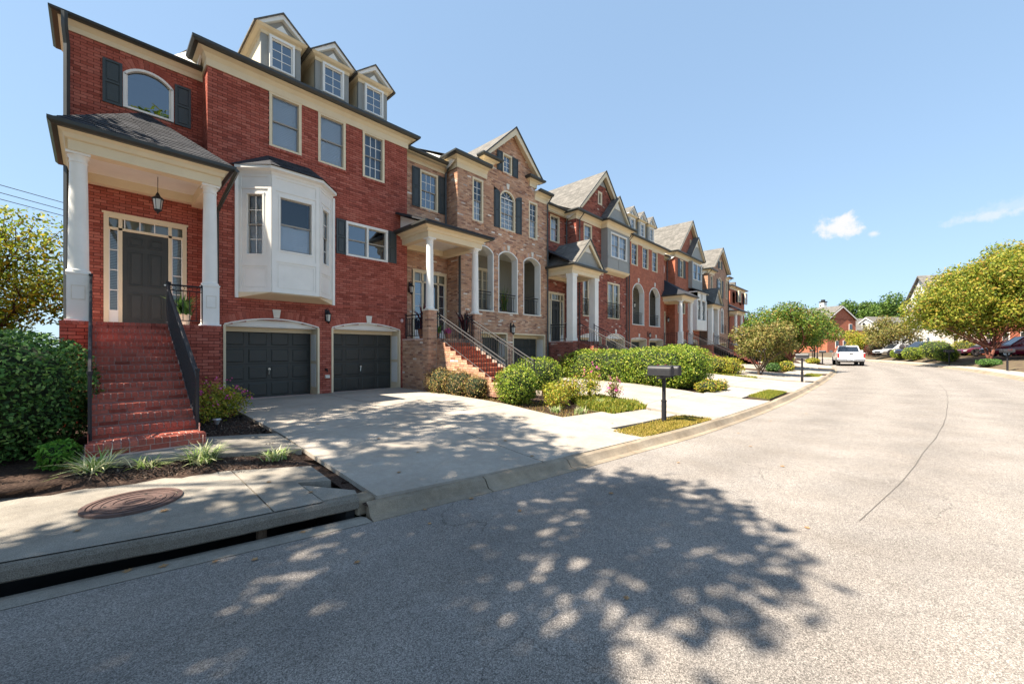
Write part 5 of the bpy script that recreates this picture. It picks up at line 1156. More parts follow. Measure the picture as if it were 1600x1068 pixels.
door(H5, 32.5, 34.0, 2.15, 4.95, dx0=32.85, dx1=33.65, dz1=4.5); lantern(H5, 34.2, 13.8, 4.2, False, 1.2, P=14.0)
stairs(H5, 32.5, 33.9, 11.68, 2.15, 12, .1430, .29, .40, 'brick_orange', 'mortar_red', side=True)
for x in (32.52, 33.88): railing(H5, (x, 11.65, 2.15), (x, 8.3, .5), h=.90, step=.16, low=.08, name='stair_railing')
railing(H5, (32.2, 11.95, 2.15), (32.45, 11.95, 2.15), h=.86, step=.16); railing(H5, (31.95, 13.2, 2.15), (31.95, 12.2, 2.15), h=.86, step=.16)

# ---------------- sixth house
H6 = root('townhouse', (45.5, 13.3, .25), 'brown brick townhouse, sixth from the left, with small gabled porch on square pillars', 'townhouse')
g6 = lambda z: (43.0, 50.2) if z < 9.9 else (47.0-2.6*(12.4-z)/2.4, 47.0+2.6*(12.4-z)/2.4)
ops6 = [(43.8, 44.5, 7.5, 9.4), (46.2, 47.6, 7.4, 9.1, .45), (49.0, 49.7, 7.5, 9.4), (44.6, 45.6, 3.5, 6.0, .3), (47.2, 48.3, 3.5, 6.0, .3), (46.6, 47.3, 10.5, 11.4), (43.5, 46.1, -1, 2.45), (46.7, 49.4, -1, 2.45)]
wall(H6, 'front_wall', 'y', 13.3, 43.0, 50.2, .0, 12.3, ops6, 'brick_brown', '', gable=g6); wall(H6, 'return_wall', 'x-', 43.0, 13.3, 14.6, 1.9, 9.9, (), 'brick_brown', ''); wall(H6, 'entry_wall', 'y', 14.6, 40.5, 43.0, 1.9, 9.7, [(40.9, 42.6, 1.8, 4.95)], 'brick_brown', '')
window(H6, 43.8, 44.5, 7.5, 9.4, cols=2, rows=4, inner='curtain', panes=False); window(H6, 49.0, 49.7, 7.5, 9.4, cols=2, rows=4, inner='curtain', panes=False); window(H6, 46.2, 47.6, 7.4, 9.1, arch=.45, cols=3, rows=4, inner='curtain', panes=False); window(H6, 46.6, 47.3, 10.5, 11.4, cols=2, rows=2, dh=False, inner=None, panes=False, glass='glass_dark')
for a, b in ((45.75, 46.18), (47.62, 48.05)): shutter(H6, a, b, 7.4, 9.3)
for a, b in ((46.2, 46.58), (47.32, 47.7)): shutter(H6, a, b, 10.5, 11.4)
for a in (44.6, 47.2): window(H6, a, a+1.05, 3.5, 6.0, arch=.3, cols=2, rows=4, dh=False, inner='pale', panes=False, casing='white', cw=.12); railing(H6, (a-.1, 13.1, 3.5), (a+1.15, 13.1, 3.5), h=.9, step=.16)
for a, b in ((43.5, 46.1), (46.7, 49.4)): garage(H6, a, b, .4, 2.45, rise=0, detail=False)
cornice(H6, [(43.0, 14.6), (43.0, 13.3), (45.0, 13.3)], 9.5, 9.95); cornice(H6, [(49.0, 13.3), (50.2, 13.3), (50.2, 14.0)], 9.5, 9.95); rakes(H6, 47.0, 2.9, 10.3, 12.75, 13.3, back=8); shell(H6, 40.5, 50.2, 13.3, gab=True, rx=42.9, ridge=12.4, end_r=True)
for x in (42.9, 49.9): downspout(H6, x, 13.28, .3, 9.8)
deck(H6, 40.6, 43.0, 2.2, 'brick_orange', 'mortar_red', zb=.1, yf=12.2)
for x in (40.85, 42.75): column(H6, x, 12.42, 2.2, 5.7, r=.19, square=True)
entab(H6, 40.6, 43.0, 12.2, 14.6, 5.7, 6.1); roof(H6, [(40.3, 11.9, 6.1), (43.3, 11.9, 6.1), (43.3, 14.0, 7.2), (40.3, 14.0, 7.2)], 'shingle_dark', 'porch_roof'); gable_face(H6, 41.8, 1.4, 6.12, 7.7, 12.1, back=1.8)
door(H6, 40.9, 42.6, 2.2, 4.95, P=14.6, dx0=41.3, dx1=42.1, dz1=4.5); stairs(H6, 41.1, 42.5, 12.2, 2.2, 12, .1430, .29, .45, 'brick_orange', 'mortar_red')
for x in (41.12, 42.48): railing(H6, (x, 12.2, 2.2), (x, 8.8, .5), h=.90, step=.18, low=.08, name='stair_railing')

# ---------------- seventh house
H7 = root('townhouse', (56, 14.5, .3), 'farthest townhouse of the left row, its shed-roofed porch partly behind trees', 'townhouse')
wall(H7, 'front_wall', 'y', 14.0, 53.4, 60.0, .0, 9.4, [(54.5, 55.5, 7.6, 9.0), (57.5, 58.5, 7.6, 9.0), (54, 56.6, -1, 2.5), (57.2, 59.8, -1, 2.5)], 'brick_orange', ''); wall(H7, 'return_wall', 'x-', 53.4, 14.0, 14.8, 1.9, 9.4, (), 'brick_orange', ''); wall(H7, 'entry_wall', 'y', 14.8, 50.3, 53.4, 1.9, 9.4, [(51, 52.6, 1.8, 4.95)], 'brick_orange', '')
for a in (54.5, 57.5): window(H7, a, a+1, 7.6, 9.0, inner='curtain', panes=False)
for a, b in ((54, 56.6), (57.2, 59.8)): garage(H7, a, b, .45, 2.5, rise=0, detail=False)
cornice(H7, [(53.4, 14.8), (53.4, 14.0), (60.0, 14.0), (60, 15)], 9.2, 9.6); shell(H7, 50.2, 60.0, 14.0, rx=53.3, ridge=12.6, eave=9.5, end_r=True)
put('stepped_gable', MB().box(59.6, 60.0, 15, 22.0, 9.5, 10.9).box(59.6, 60.0, 16.5, 20.5, 10.9, 12.3), 'shingle_grey', H7)
deck(H7, 50.4, 53.4, 2.25, 'brick_orange', 'mortar_red', zb=.1, yf=12.4, yb=14.8)
for x in (50.7, 53.1): column(H7, x, 12.7, 2.25, 5.8, r=.17)
entab(H7, 50.3, 53.5, 12.5, 14.8, 5.8, 6.2); roof(H7, [(49.9, 12.1, 6.2), (53.9, 12.1, 6.2), (53.9, 14.8, 7.7), (49.9, 14.8, 7.7)], 'shingle_blue', 'porch_roof'); put('porch_cheek', MB().prism([(12.5, 6.15), (14.79, 6.15), (14.79, 7.6)], 50.0, 50.06, 'x'), 'white', H7)
door(H7, 51, 52.6, 2.25, 4.95, P=14.8, dx0=51.4, dx1=52.2, dz1=4.5); stairs(H7, 51.0, 52.4, 12.4, 2.25, 12, .1430, .29, .5, 'brick_orange', 'mortar_red')

# ================================================================= foliage
def leafmat(name, ramp, trans=.3, nz=.25): return mat(name, (0, 0, 0), rough=.55, ramp=ramp, island=True, noise=nz, nscale=2.2, trans=trans, spec=.3)
LM = dict(
 dark=leafmat('leaf_dark', [(0, (.022, .055, .014)), (.45, (.06, .15, .03)), (.8, (.12, .26, .05)), (1, (.26, .40, .12))], .25),
 hedge=leafmat('leaf_hedge', [(0, (.05, .11, .012)), (.35, (.14, .24, .022)), (.75, (.32, .40, .035)), (1, (.48, .46, .10))], .35),
 bright=leafmat('leaf_bright', [(0, (.06, .20, .02)), (1, (.20, .42, .05))], .35),
 myrtle=leafmat('leaf_myrtle', [(0, (.07, .13, .015)), (.3, (.16, .23, .025)), (.65, (.34, .36, .04)), (.9, (.46, .38, .06)), (1, (.42, .22, .05))], .4),
 maple=leafmat('leaf_maple', [(0, (.06, .12, .012)), (.35, (.17, .26, .022)), (.75, (.36, .42, .035)), (1, (.48, .40, .06))], .4),
 green=leafmat('leaf_green', [(0, (.05, .11, .015)), (.5, (.12, .21, .03)), (.85, (.24, .29, .04)), (1, (.36, .20, .05))], .35),
 bronze=leafmat('leaf_bronze', [(0, (.09, .11, .03)), (.4, (.19, .19, .045)), (.7, (.33, .23, .08)), (1, (.18, .24, .04))], .3),
 brown=leafmat('leaf_brown', [(0, (.08, .045, .02)), (.35, (.22, .13, .045)), (.7, (.42, .29, .11)), (1, (.20, .26, .05))], .3),
 yellow=leafmat('leaf_yellow', [(0, (.11, .17, .02)), (.4, (.28, .33, .03)), (.75, (.50, .45, .05)), (1, (.42, .20, .06))], .35),
 forest=leafmat('leaf_forest', [(0, (.03, .07, .012)), (.5, (.07, .14, .02)), (1, (.16, .24, .04))], .25),
 wine=leafmat('leaf_wine', [(0, (.05, .012, .018)), (.6, (.10, .02, .03)), (1, (.26, .05, .09))], .25),
 burg=leafmat('leaf_burgundy', [(0, (.07, .025, .02)), (1, (.20, .07, .05))], .2),
 vari=leafmat('leaf_variegated', [(0, (.14, .24, .05)), (.4, (.30, .42, .12)), (.65, (.66, .68, .38)), (1, (.80, .78, .52))], .3),
 pink=leafmat('petal_pink', [(0, (.55, .06, .28)), (1, (.80, .18, .45))], .3),
 lawn=leafmat('leaf_lawn', [(0, (.08, .13, .015)), (.5, (.20, .25, .025)), (1, (.42, .33, .06))], .3),
 lawn2=leafmat('leaf_lawn_dry', [(0, (.16, .17, .02)), (.4, (.36, .29, .05)), (1, (.52, .38, .11))], .3),
 bark=mat('bark', (.10, .07, .05), noise=.5, nscale=14, rough=.95, bump=.8, bscale=30), redbark=mat('red_bark', (.19, .07, .045), noise=.5, nscale=10, rough=.9, bump=.5, bscale=30))
for k, v in LM.items(): M['L_'+k] = v
def leafpts(blobs, n, lump=.14, shell=.35, e=2.0, flatbottom=None):
    """blobs: (cx,cy,cz,rx,ry,rz[,weight]) -> points and outward normals"""
    wts = np.array([(b[3]*b[4]+b[3]*b[5]+b[4]*b[5])*(b[6] if len(b) > 6 else 1) for b in blobs]); wts /= wts.sum(); P, Nn = [], []
    for b, w in zip(blobs, wts):
        k = max(1, int(n*w)); d = nr.normal(size=(k, 3)); d /= np.linalg.norm(d, axis=1)[:, None]
        s = (np.abs(d)**e).sum(1)**(-1/e); ph = nr.uniform(0, 6.28, 6)
        bump = 1+lump*(np.sin(d[:, 0]*5+ph[0])*np.sin(d[:, 1]*5+ph[1])+.7*np.sin(d[:, 2]*9+ph[2]+d[:, 0]*7)+.5*np.sin(d[:, 1]*17+ph[3])*np.sin(d[:, 2]*15+ph[4]))*.6
        r = (1-shell*np.abs(nr.normal(size=k))*.6).clip(.15, 1.03)*bump
        p = d*s[:, None]*r[:, None]*np.array(b[3:6])+np.array(b[:3]); P.append(p); Nn.append(d)
    return np.concatenate(P), np.concatenate(Nn)
def leaves(name, P, Nn, size, m, parent=None, loc=(0, 0, 0), aspect=.5, out=.6, droop=0, **kw):
    n = len(P); nn = Nn*out+nr.normal(size=(n, 3))*.75; nn[:, 2] += .35; nn /= np.linalg.norm(nn, axis=1)[:, None]
    a = np.cross(nn, nr.normal(size=(n, 3))); a /= np.linalg.norm(a, axis=1)[:, None]; b = np.cross(nn, a); s = (size*nr.uniform(.6, 1.3, n))[:, None]
    a = a*s*.5; b = b*s*.5*aspect; V = np.stack([P-a, P-a*.1+b, P+a, P-a*.1-b], 1).reshape(-1, 3)-np.array(loc)
    F = np.arange(n*4).reshape(n, 4); return npmesh(name, V, F, M['L_'+m], parent, **kw)
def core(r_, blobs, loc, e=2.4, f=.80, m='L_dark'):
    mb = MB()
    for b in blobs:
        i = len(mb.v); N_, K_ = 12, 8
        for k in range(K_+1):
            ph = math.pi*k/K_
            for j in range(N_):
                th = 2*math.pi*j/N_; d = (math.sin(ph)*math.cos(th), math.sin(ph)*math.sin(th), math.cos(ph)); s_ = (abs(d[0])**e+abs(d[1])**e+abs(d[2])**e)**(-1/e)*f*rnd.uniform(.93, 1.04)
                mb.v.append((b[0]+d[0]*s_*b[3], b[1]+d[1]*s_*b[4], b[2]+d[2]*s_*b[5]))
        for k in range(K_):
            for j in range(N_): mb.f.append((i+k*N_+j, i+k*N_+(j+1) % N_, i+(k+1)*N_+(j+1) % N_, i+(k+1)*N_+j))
    return put('dark_core', mb, mat('core_dark', (.02, .032, .010), noise=.6, nscale=22, rough=1, bump=1, bscale=25), r_, smooth=True)  # solid dark blob added to stand for the dark between leaves
def shrub(name, blobs, n, size, m, label, cat='shrub', group=None, lump=.12, e=2.2, stems=True, shell=.35, base=None, aspect=.55, flowers=0):
    b0 = blobs[0]; cx, cy = b0[0], b0[1]; zb = min(b[2]-b[5] for b in blobs) if base is None else base
    r_ = root(name, (cx, cy, zb), label, cat, group); P, Nn = leafpts(blobs, n, lump, shell, e); k = P[:, 2] > zb-.02; P, Nn = P[k], Nn[k]
    leaves('foliage', P, Nn, size, m, r_, loc=(cx, cy, zb), aspect=aspect)
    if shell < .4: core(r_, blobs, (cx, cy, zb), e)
    if stems:
        mb = MB()
        for b in blobs:
            for i in range(5): a = rnd.uniform(0, 6.28); mb.tube([(b[0]+.05*math.cos(a), b[1]+.05*math.sin(a), zb-.05), (b[0]+b[3]*.45*math.cos(a), b[1]+b[4]*.45*math.sin(a), b[2]), (b[0]+b[3]*.7*math.cos(a+.3), b[1]+b[4]*.7*math.sin(a+.3), b[2]+b[5]*.4)], [.02, .014, .006], 4)
        put('stems', mb, 'L_bark', r_)
    if flowers:
        P2, N2 = leafpts(blobs, flowers, lump, .05, e); k = P2[:, 2] > zb+.35*(max(b[2]+b[5] for b in blobs)-zb); P2, N2 = P2[k], N2[k]
        reps = 5; P2 = np.repeat(P2*1.0, reps, 0)+nr.normal(size=(len(P2)*reps, 3))*size*.5; leaves('flowers', P2, np.repeat(N2, reps, 0), size*.9, 'pink', r_, loc=(cx, cy, zb), aspect=.9, kind='stuff')
    return r_
def tree(name, base, ends, n, size, m, label, trunk_r=.12, bark='L_bark', lump=.22, shell=.55, cat='tree', group=None, stems=4, fork=.35, twigs=True, aspect=.5):
    """ends: crown clumps (cx,cy,cz,rx,ry,rz); stems run from the base to every clump"""
    r_ = root(name, base, label, cat, group); mb = MB(); bx, by, bz = base; zt = min(e[2]-e[5] for e in ends); fz = bz+(zt-bz)*fork
    forks = [(bx+rnd.uniform(-.25, .25)*stems*.25, by+rnd.uniform(-.25, .25)*stems*.25, fz+rnd.uniform(-.1, .2)) for _ in range(stems)]
    for f in forks: mb.tube([(bx+(f[0]-bx)*.2, by+(f[1]-by)*.2, bz-.15), (bx+(f[0]-bx)*.5+rnd.uniform(-.04, .04), by+(f[1]-by)*.5, (bz+f[2])/2), f], [trunk_r*1.25, trunk_r, trunk_r*.85], 7)
    for i, e_ in enumerate(ends):
        f = Vector(forks[i % stems]); c = Vector(e_[:3]); mid = f.lerp(c, .5)+Vector((rnd.uniform(-.2, .2), rnd.uniform(-.2, .2), -abs(c.z-f.z)*.05))
        lr = 1 if i < stems*1.6 else .42; mb.tube([f, mid, c, c+Vector((0, 0, e_[5]*.4))], [trunk_r*.7*lr, trunk_r*.5*lr, trunk_r*.25*lr, trunk_r*.08], 6)
        if twigs:
            for k in range(9):
                d = Vector((rnd.gauss(0, 1), rnd.gauss(0, 1), rnd.gauss(.2, .8))).normalized(); q = c+Vector((d.x*e_[3]*.85, d.y*e_[4]*.85, d.z*e_[5]*.85)); s = mid.lerp(c, rnd.uniform(.2, 1))
                mb.tube([s, s.lerp(q, .5)+Vector((0, 0, .08)), q], [trunk_r*.22, trunk_r*.13, trunk_r*.05], 4)
    put('trunk', mb, bark, r_, smooth=True); P, Nn = leafpts(ends, n, lump, shell); leaves('crown', P, Nn, size, m, r_, loc=base, aspect=aspect); return r_
def pxw(x, w, z=None):
    u = (x-800)/620; return ((.688*u+.7256)*w, (.688-.7256*u)*w)
def clumps(cx, cy, cz, R_, H, k, r, sq=1.0):
    out = [(cx, cy, cz, R_*.62, R_*.62*sq, H*.62, .6)]
    for i in range(k):
        a = i*2.399+rnd.uniform(-.3, .3); t = (i+.5)/k; zz = -1+2*t; q = math.sqrt(max(0, 1-zz*zz)); s = rnd.uniform(.8, 1.2)*r
        out.append((cx+R_*.72*q*math.cos(a), cy+R_*.72*sq*q*math.sin(a), cz+H*.72*zz, s, s, s*.8))
    return out
# near left hedge and its undergrowth
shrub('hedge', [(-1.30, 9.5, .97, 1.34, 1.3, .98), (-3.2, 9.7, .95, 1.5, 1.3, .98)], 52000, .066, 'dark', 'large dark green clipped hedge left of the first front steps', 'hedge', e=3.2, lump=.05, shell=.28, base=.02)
shrub('shrub', [(-.31, 8.0, .22, .21, .19, .2)], 1200, .06, 'bright', 'small bright green bush under the large dark hedge', base=.02)
shrub('azalea', [(1.72, 10.3, .55, .50, .5, .42), (1.45, 9.9, .45, .3, .3, .3), (2.1, 10.6, .48, .38, .38, .34)], 3200, .06, 'yellow', 'azalea bush with bright pink flowers right of the first front steps', 'flowering bush', base=.14, flowers=70, lump=.25, shell=.6)
shrub('shrub', [(8.05, 10.85, .55, .54, .6, .5), (8.12, 10.0, .52, .5, .55, .47), (8.2, 9.3, .45, .42, .45, .4)], 8000, .055, 'brown', 'browning clipped bush against the brick pier of the second house', base=.1, e=2.6)
shrub('shrub', [(8.35, 7.75, .62, .62, .6, .58)], 6500, .06, 'hedge', 'round clipped green bush at the foot of the second house stairs', base=.03, e=2.3, lump=.08)
shrub('shrub', [(11.15, 9.3, .72, 1.0, .9, .68)], 6000, .07, 'hedge', 'rounded green bush behind the second house stair railing', base=.08, e=2.5, lump=.06)
shrub('shrub', [(9.15, 6.95, .38, .48, .4, .36), (8.75, 6.6, .28, .3, .3, .28)], 2600, .065, 'yellow', 'loose yellow-green shrub in front of the second house railing foot', base=0, lump=.3, shell=.6)
shrub('shrub', [(9.9, 6.9, .45, .42, .4, .4)], 1800, .065, 'yellow', 'low orange-tinged shrub nearest the pink roses in the lawn bed', base=0, lump=.35, shell=.7)
shrub('rose_bush', [(10.75, 6.75, .55, .32, .32, .5)], 1500, .06, 'yellow', 'upright rose bush with faded pink blooms in the lawn bed, left of a smaller one', 'rose bush', base=0, lump=.4, shell=.8, flowers=16)
shrub('rose_bush', [(11.15, 6.2, .42, .24, .24, .34)], 900, .055, 'bronze', 'smaller bronze rose bush with pink blooms near the driveway edge', 'rose bush', base=0, lump=.4, shell=.8, flowers=22)
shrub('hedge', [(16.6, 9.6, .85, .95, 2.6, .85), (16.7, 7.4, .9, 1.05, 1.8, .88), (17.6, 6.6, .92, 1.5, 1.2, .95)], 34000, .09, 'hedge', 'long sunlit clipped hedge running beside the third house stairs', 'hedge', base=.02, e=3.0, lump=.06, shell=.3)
shrub('shrub', [(16.6, 5.15, .2, .6, .4, .28), (17.5, 5.05, .2, .5, .4, .24)], 2600, .07, 'yellow', 'low yellowish shrub row at the street end of the long hedge', base=-.05, lump=.3)
shrub('hedge', [(26.2, 8.6, .7, .8, 2.0, .62), (27.3, 7.6, .6, 1.0, 1.2, .6)], 9000, .09, 'yellow', 'yellow-green hedge beyond the long hedge, left of the bronze tree', 'hedge', base=.05, e=3)
shrub('shrub', [(33.5, 6.0, .4, .6, .5, .35)], 1400, .1, 'dark', 'small dark round shrub in the mulch bed under the bronze tree', base=.1)
shrub('shrub', [(35.0, 5.4, .45, .6, .5, .42)], 1400, .1, 'yellow', 'small yellow shrub in the mulch bed right of the red trunk', base=.1)
shrub('hedge', [(42, 7.2, .95, 1.6, 1.2, .75)], 4500, .12, 'yellow', 'tall yellow-green hedge behind the second mailbox', 'hedge', base=.2, e=3)
shrub('shrub', [(52.5, 5.8, .55, 1.4, .6, .32)], 2000, .12, 'yellow', 'low planting around the mailbox beside the white pickup', base=.15)
# trees along the left kerb
bx_, by_ = pxw(1187, 24.5)
tree('crape_myrtle', (bx_, by_, .05), clumps(bx_+.5, by_-.1, 2.25, 1.9, 1.05, 9, .75), 9000, .15, 'bronze', 'small bronze-leaved tree with several thin trunks by the fourth house', .06, stems=4, cat='tree')
bx_, by_ = pxw(1234, 31)
tree('crape_myrtle', (bx_, by_, .1), clumps(bx_+.1, by_+.4, 3.4, 3.0, 1.8, 14, 1.1), 16000, .18, 'green', 'green crape myrtle with a single reddish trunk in the mulch bed', .17, bark='L_redbark', stems=1, fork=.75)
bx_, by_ = pxw(1272, 44); tree('street_tree', (bx_, by_, .2), clumps(bx_, by_, 3.9, 2.3, 1.7, 8, 1.0), 6000, .22, 'green', 'slim green tree behind the crape myrtle, near the lamp post', .09, stems=1, fork=.7)
bx_, by_ = pxw(1165, 57); tree('street_tree', (bx_, by_+1, .2), clumps(bx_, by_+1, 4.6, 3.2, 2.6, 8, 1.5), 6000, .28, 'forest', 'pale green tree filling the view behind the last porch columns', .12)
# tree behind the hedge at the left edge, and the tall trees above the frame whose shade lies on road and drive
tree('maple_tree', (-4.2, 24, 0), clumps(-4.0, 24, 4.2, 3.9, 3.0, 16, 1.5), 30000, .17, 'maple', 'yellow-green tree behind the first house at the left edge', .16, stems=3, shell=.6)
tree('maple_tree', (-11, 27, 0), clumps(-10.5, 27, 3.6, 3.9, 3.0, 10, 1.5), 6000, .2, 'green', 'second tree farther left behind the first house', .16, stems=3)
tree('shade_tree', (-4.6, 2.2, 0), clumps(-4.3, 5.3, 9.7, 4.2, 1.9, 15, 1.15, .62)+clumps(-7.6, 5.6, 9.4, 2.8, 1.6, 8, 1.1), 14500, .28, 'green', 'tall shade tree left of the camera whose shadow covers the road', .22, stems=3, fork=.7, shell=.6)
tree('shade_tree', (-6.5, 10.5, 0), clumps(-4.9, 10.2, 12.6, 4.1, 2.2, 12, 1.05), 6000, .28, 'green', 'tall shade tree beside the first house whose shadow dapples the driveway', .2, stems=3, fork=.7, shell=.6)
# right side trees
tree('street_tree', (2, -17, 0), clumps(1.5, -17, 17.5, 4.6, 5.0, 10, 2.0), 4500, .55, 'maple', 'tall tree across the street behind the camera, mirrored in the arched upper window', .25, stems=2, fork=.7, twigs=False)
bx_, by_ = pxw(1546, 35)
def tz(x, y):
    i = int(np.argmin((CLX-x)**2+(CLY-y)**2)); d = (Vector((x, y))-CL[i]).length-RW; return zr(CL[i].x)+zbank(d)
ends = clumps(*pxw(1476, 37), 5.2, 3.0, 2.0, 10, 1.3)+clumps(*pxw(1552, 36), 6.3, 5.0, 3.5, 18, 1.9)+clumps(*pxw(1602, 37), 8.6, 4.4, 3.4, 12, 1.8)
tree('crape_myrtle', (bx_, by_, tz(bx_, by_)), ends, 76000, .23, 'myrtle', 'large spreading yellow-green crape myrtle with dark twisting trunks on the right bank', .10, bark='L_redbark', stems=5, fork=.6, shell=.5, lump=.2)
bx_, by_ = pxw(1630, 34); tree('crape_myrtle', (bx_, by_, tz(bx_, by_)), clumps(bx_, by_, 7.4, 4.4, 4.0, 14, 1.9), 20000, .24, 'myrtle', 'second crape myrtle cut by the right edge, its limb leaning into view', .10, bark='L_redbark', stems=3, fork=.6)
bx_, by_ = pxw(1393, 58); tree('crape_myrtle', (bx_, by_, tz(bx_, by_)), clumps(bx_, by_, 4.4, 3.3, 2.1, 10, 1.4), 8000, .26, 'bronze', 'bronze-brown rounded tree on the right bank before the white houses', .12, stems=4)
bx_, by_ = pxw(1349, 66); tree('crape_myrtle', (bx_, by_, tz(bx_, by_)), clumps(bx_, by_, 3.4, 2.7, 1.6, 8, 1.2), 5500, .26, 'yellow', 'orange-green low tree directly right of the white pickup', .1, stems=4)
for x, w, zc, rr_, hh, l_ in ((1334, 150, 14, 6.5, 7, 'dark pine crown just right of the brick gable, beyond the roofs'), (1368, 150, 14, 7.5, 6.5, 'middle one of the three large trees rising beyond the grey roofs'), (1410, 135, 14.5, 9, 6.5, 'widest bright tree rising beyond the grey roofs by the bronze tree'), (1440, 150, 13, 7, 6, 'distant tree top partly behind the right crape myrtle'), (1290, 190, 9, 12, 6, 'distant low wooded rise left of the brick gable house')):
    bx_, by_ = pxw(x, w); tree('distant_tree', (bx_, by_, .6), clumps(bx_, by_, zc, rr_, hh, 12, rr_*.4), 7000, .8, 'forest', l_, .3, stems=2)
for x, w, r_, m_, l_ in ((1366, 62, 1.25, 'burg', 'burgundy round shrub at the far right kerb beside the pickup'), (1404, 52, .85, 'hedge', 'small ball shrub by the farthest right mailbox'), (1427, 48, 1.05, 'hedge', 'low spreading green shrub left of the big round shrub, right bank'), (1464, 44, 1.5, 'hedge', 'big round yellow-green shrub on the right bank'), (1479, 41, .95, 'hedge', 'round shrub touching the big one, behind a mailbox'), (1510, 47, 1.3, 'yellow', 'shrub seen through the white stair railing on the right')):
    bx_, by_ = pxw(x, w); z_ = tz(bx_, by_); shrub('shrub', [(bx_, by_, z_+r_*.7, r_, r_, r_*.75)], 3000, .12, m_, l_, base=z_, e=2.4, lump=.07)
bx_, by_ = pxw(1545, 33.5); z_ = tz(bx_, by_); shrub('groundcover', [(bx_, by_, z_+.15, 1.6, .7, .3)], 2500, .12, 'dark', 'dark ivy patch at the foot of the right crape myrtle', 'ground cover', base=z_-.1)

# ---- bladed plants
def blades(n, L, w, lean, up=.9, seg=3, spread=.06):
    V, F = [], []
    for i in range(n):
        a = rnd.uniform(0, 6.28); l = L*rnd.uniform(.6, 1.1); le = lean*rnd.uniform(.3, 1.2); ww = w*rnd.uniform(.7, 1.2); ox, oy = spread*rnd.gauss(0, 1), spread*rnd.gauss(0, 1); b = len(V)
        for k in range(seg+1):
            t = k/seg; h = l*up*(t-.55*le*t*t); o = l*le*t**1.6; q = ww*(1-t**2)*.5+.0008
            cx, cy = ox+math.cos(a)*o, oy+math.sin(a)*o; V += [(cx-math.sin(a)*q, cy+math.cos(a)*q, h), (cx+math.sin(a)*q, cy-math.cos(a)*q, h)]
        for k in range(seg): F.append((b+2*k, b+2*k+1, b+2*k+3, b+2*k+2))
    return V, F
def bladeplant(name, x, y, z, n, L, w, lean, m, label, cat, group=None, **k):
    V, F = blades(n, L, w, lean, **k); return npmesh(name, np.array(V), np.array(F), M['L_'+m], None, local=(x, y, z), label=label, cat=cat, group=group)
for x, y, s, l_ in ((.02, 7.25, 1.15, 'largest striped liriope tuft, leftmost of four in the mulch beside the path'), (.5, 7.12, .75, 'small striped liriope tuft, second from left of four in the mulch'), (1.05, 6.95, 1.05, 'spreading striped liriope tuft in front of the lowest brick step corner'), (1.86, 6.55, .65, 'small striped liriope tuft by the driveway corner, rightmost of four')):
    bladeplant('liriope', x, y, .0, int(150*s), .44*s, .020, .95, 'vari', l_, 'grass plant', 'liriope tufts along the front path')
for x, y, s, m_, l_ in ((8.35, 6.35, .8, 'vari', 'pale grass tuft in the second bed nearest the round bush'), (8.6, 5.75, .8, 'vari', 'pale yellow grass tuft at the front edge of the second bed'), (10.1, 6.1, 1.0, 'vari', 'white-striped tuft below the rose bush'), (11.2, 5.55, .9, 'lawn', 'green grass tuft at the corner of the lawn bed')):
    bladeplant('grass_tuft', x, y, -.02, int(90*s), .34*s, .018, .7, m_, l_, 'grass plant', 'grass tufts in the second bed')
def lawn(name, poly, n, h, m, base, zf=zlot, z0=.0, label=None, sheet=True):
    poly_ = [Vector(p) for p in poly]; xs_ = [p.x for p in poly_]; ys_ = [p.y for p in poly_]
    def inside(x, y):
        c = False; j = len(poly_)-1
        for i in range(len(poly_)):
            if (poly_[i].y > y) != (poly_[j].y > y) and x < (poly_[j].x-poly_[i].x)*(y-poly_[i].y)/(poly_[j].y-poly_[i].y)+poly_[i].x: c = not c
            j = i
        return c
    V, F = [], []; cnt = 0
    while cnt < n:
        x, y = rnd.uniform(min(xs_), max(xs_)), rnd.uniform(min(ys_), max(ys_))
        if not inside(x, y): continue
        cnt += 1; z = zf(x, y)+z0; a = rnd.uniform(0, 3.14); w = h*.16; l = h*rnd.uniform(.5, 1.2); lx, ly = rnd.gauss(0, .35)*l, rnd.gauss(0, .35)*l; b = len(V)
        V += [(x-math.cos(a)*w, y-math.sin(a)*w, z), (x+math.cos(a)*w, y+math.sin(a)*w, z), (x+lx+math.cos(a)*w*.3, y+ly+math.sin(a)*w*.3, z+l), (x+lx-math.cos(a)*w*.3, y+ly-math.sin(a)*w*.3, z+l)]; F.append((b, b+1, b+2, b+3))
    o = npmesh(name, np.array(V), np.array(F), M['L_'+m], None, local=(0, 0, 0), kind='stuff')
    if label: o['label'] = label; o['category'] = 'grass'
    if sheet: poly_slab([tuple(p) for p in poly], base, None, 'turf', zf=zf, off=z0+.004, th=.05)['kind'] = 'structure'
    return o
turf = mat('turf_soil', (.085, .085, .025), noise=.4, nscale=20, rough=1)
lawn('grass_verge', [(7.52, 4.2), (10.6, 3.92), (10.55, YL(10.5)+.34), (7.5, YL(7.5)+.34)], 9000, .055, 'lawn2', turf, label='dry golden grass strip round the nearest mailbox')
lawn('grass_verge', [(16.6, 3.75), (19.6, 3.65), (19.1, 2.96), (16.2, 3.0)], 4500, .06, 'lawn', turf, label='green grass strip by the kerb below the long hedge')
lawn('grass_verge', [(30.2, 3.9), (33.2, 3.95), (32.6, 3.1), (30.2, 3.05)], 1800, .08, 'lawn', turf, label='far green grass strip by the kerb past the second mailbox')
lawn('grass_strip', [(25.55, 9.5), (26.15, 9.5), (26.0, 5.4), (25.4, 5.4)], 1500, .09, 'lawn', turf, label='narrow grass strip between two driveways')
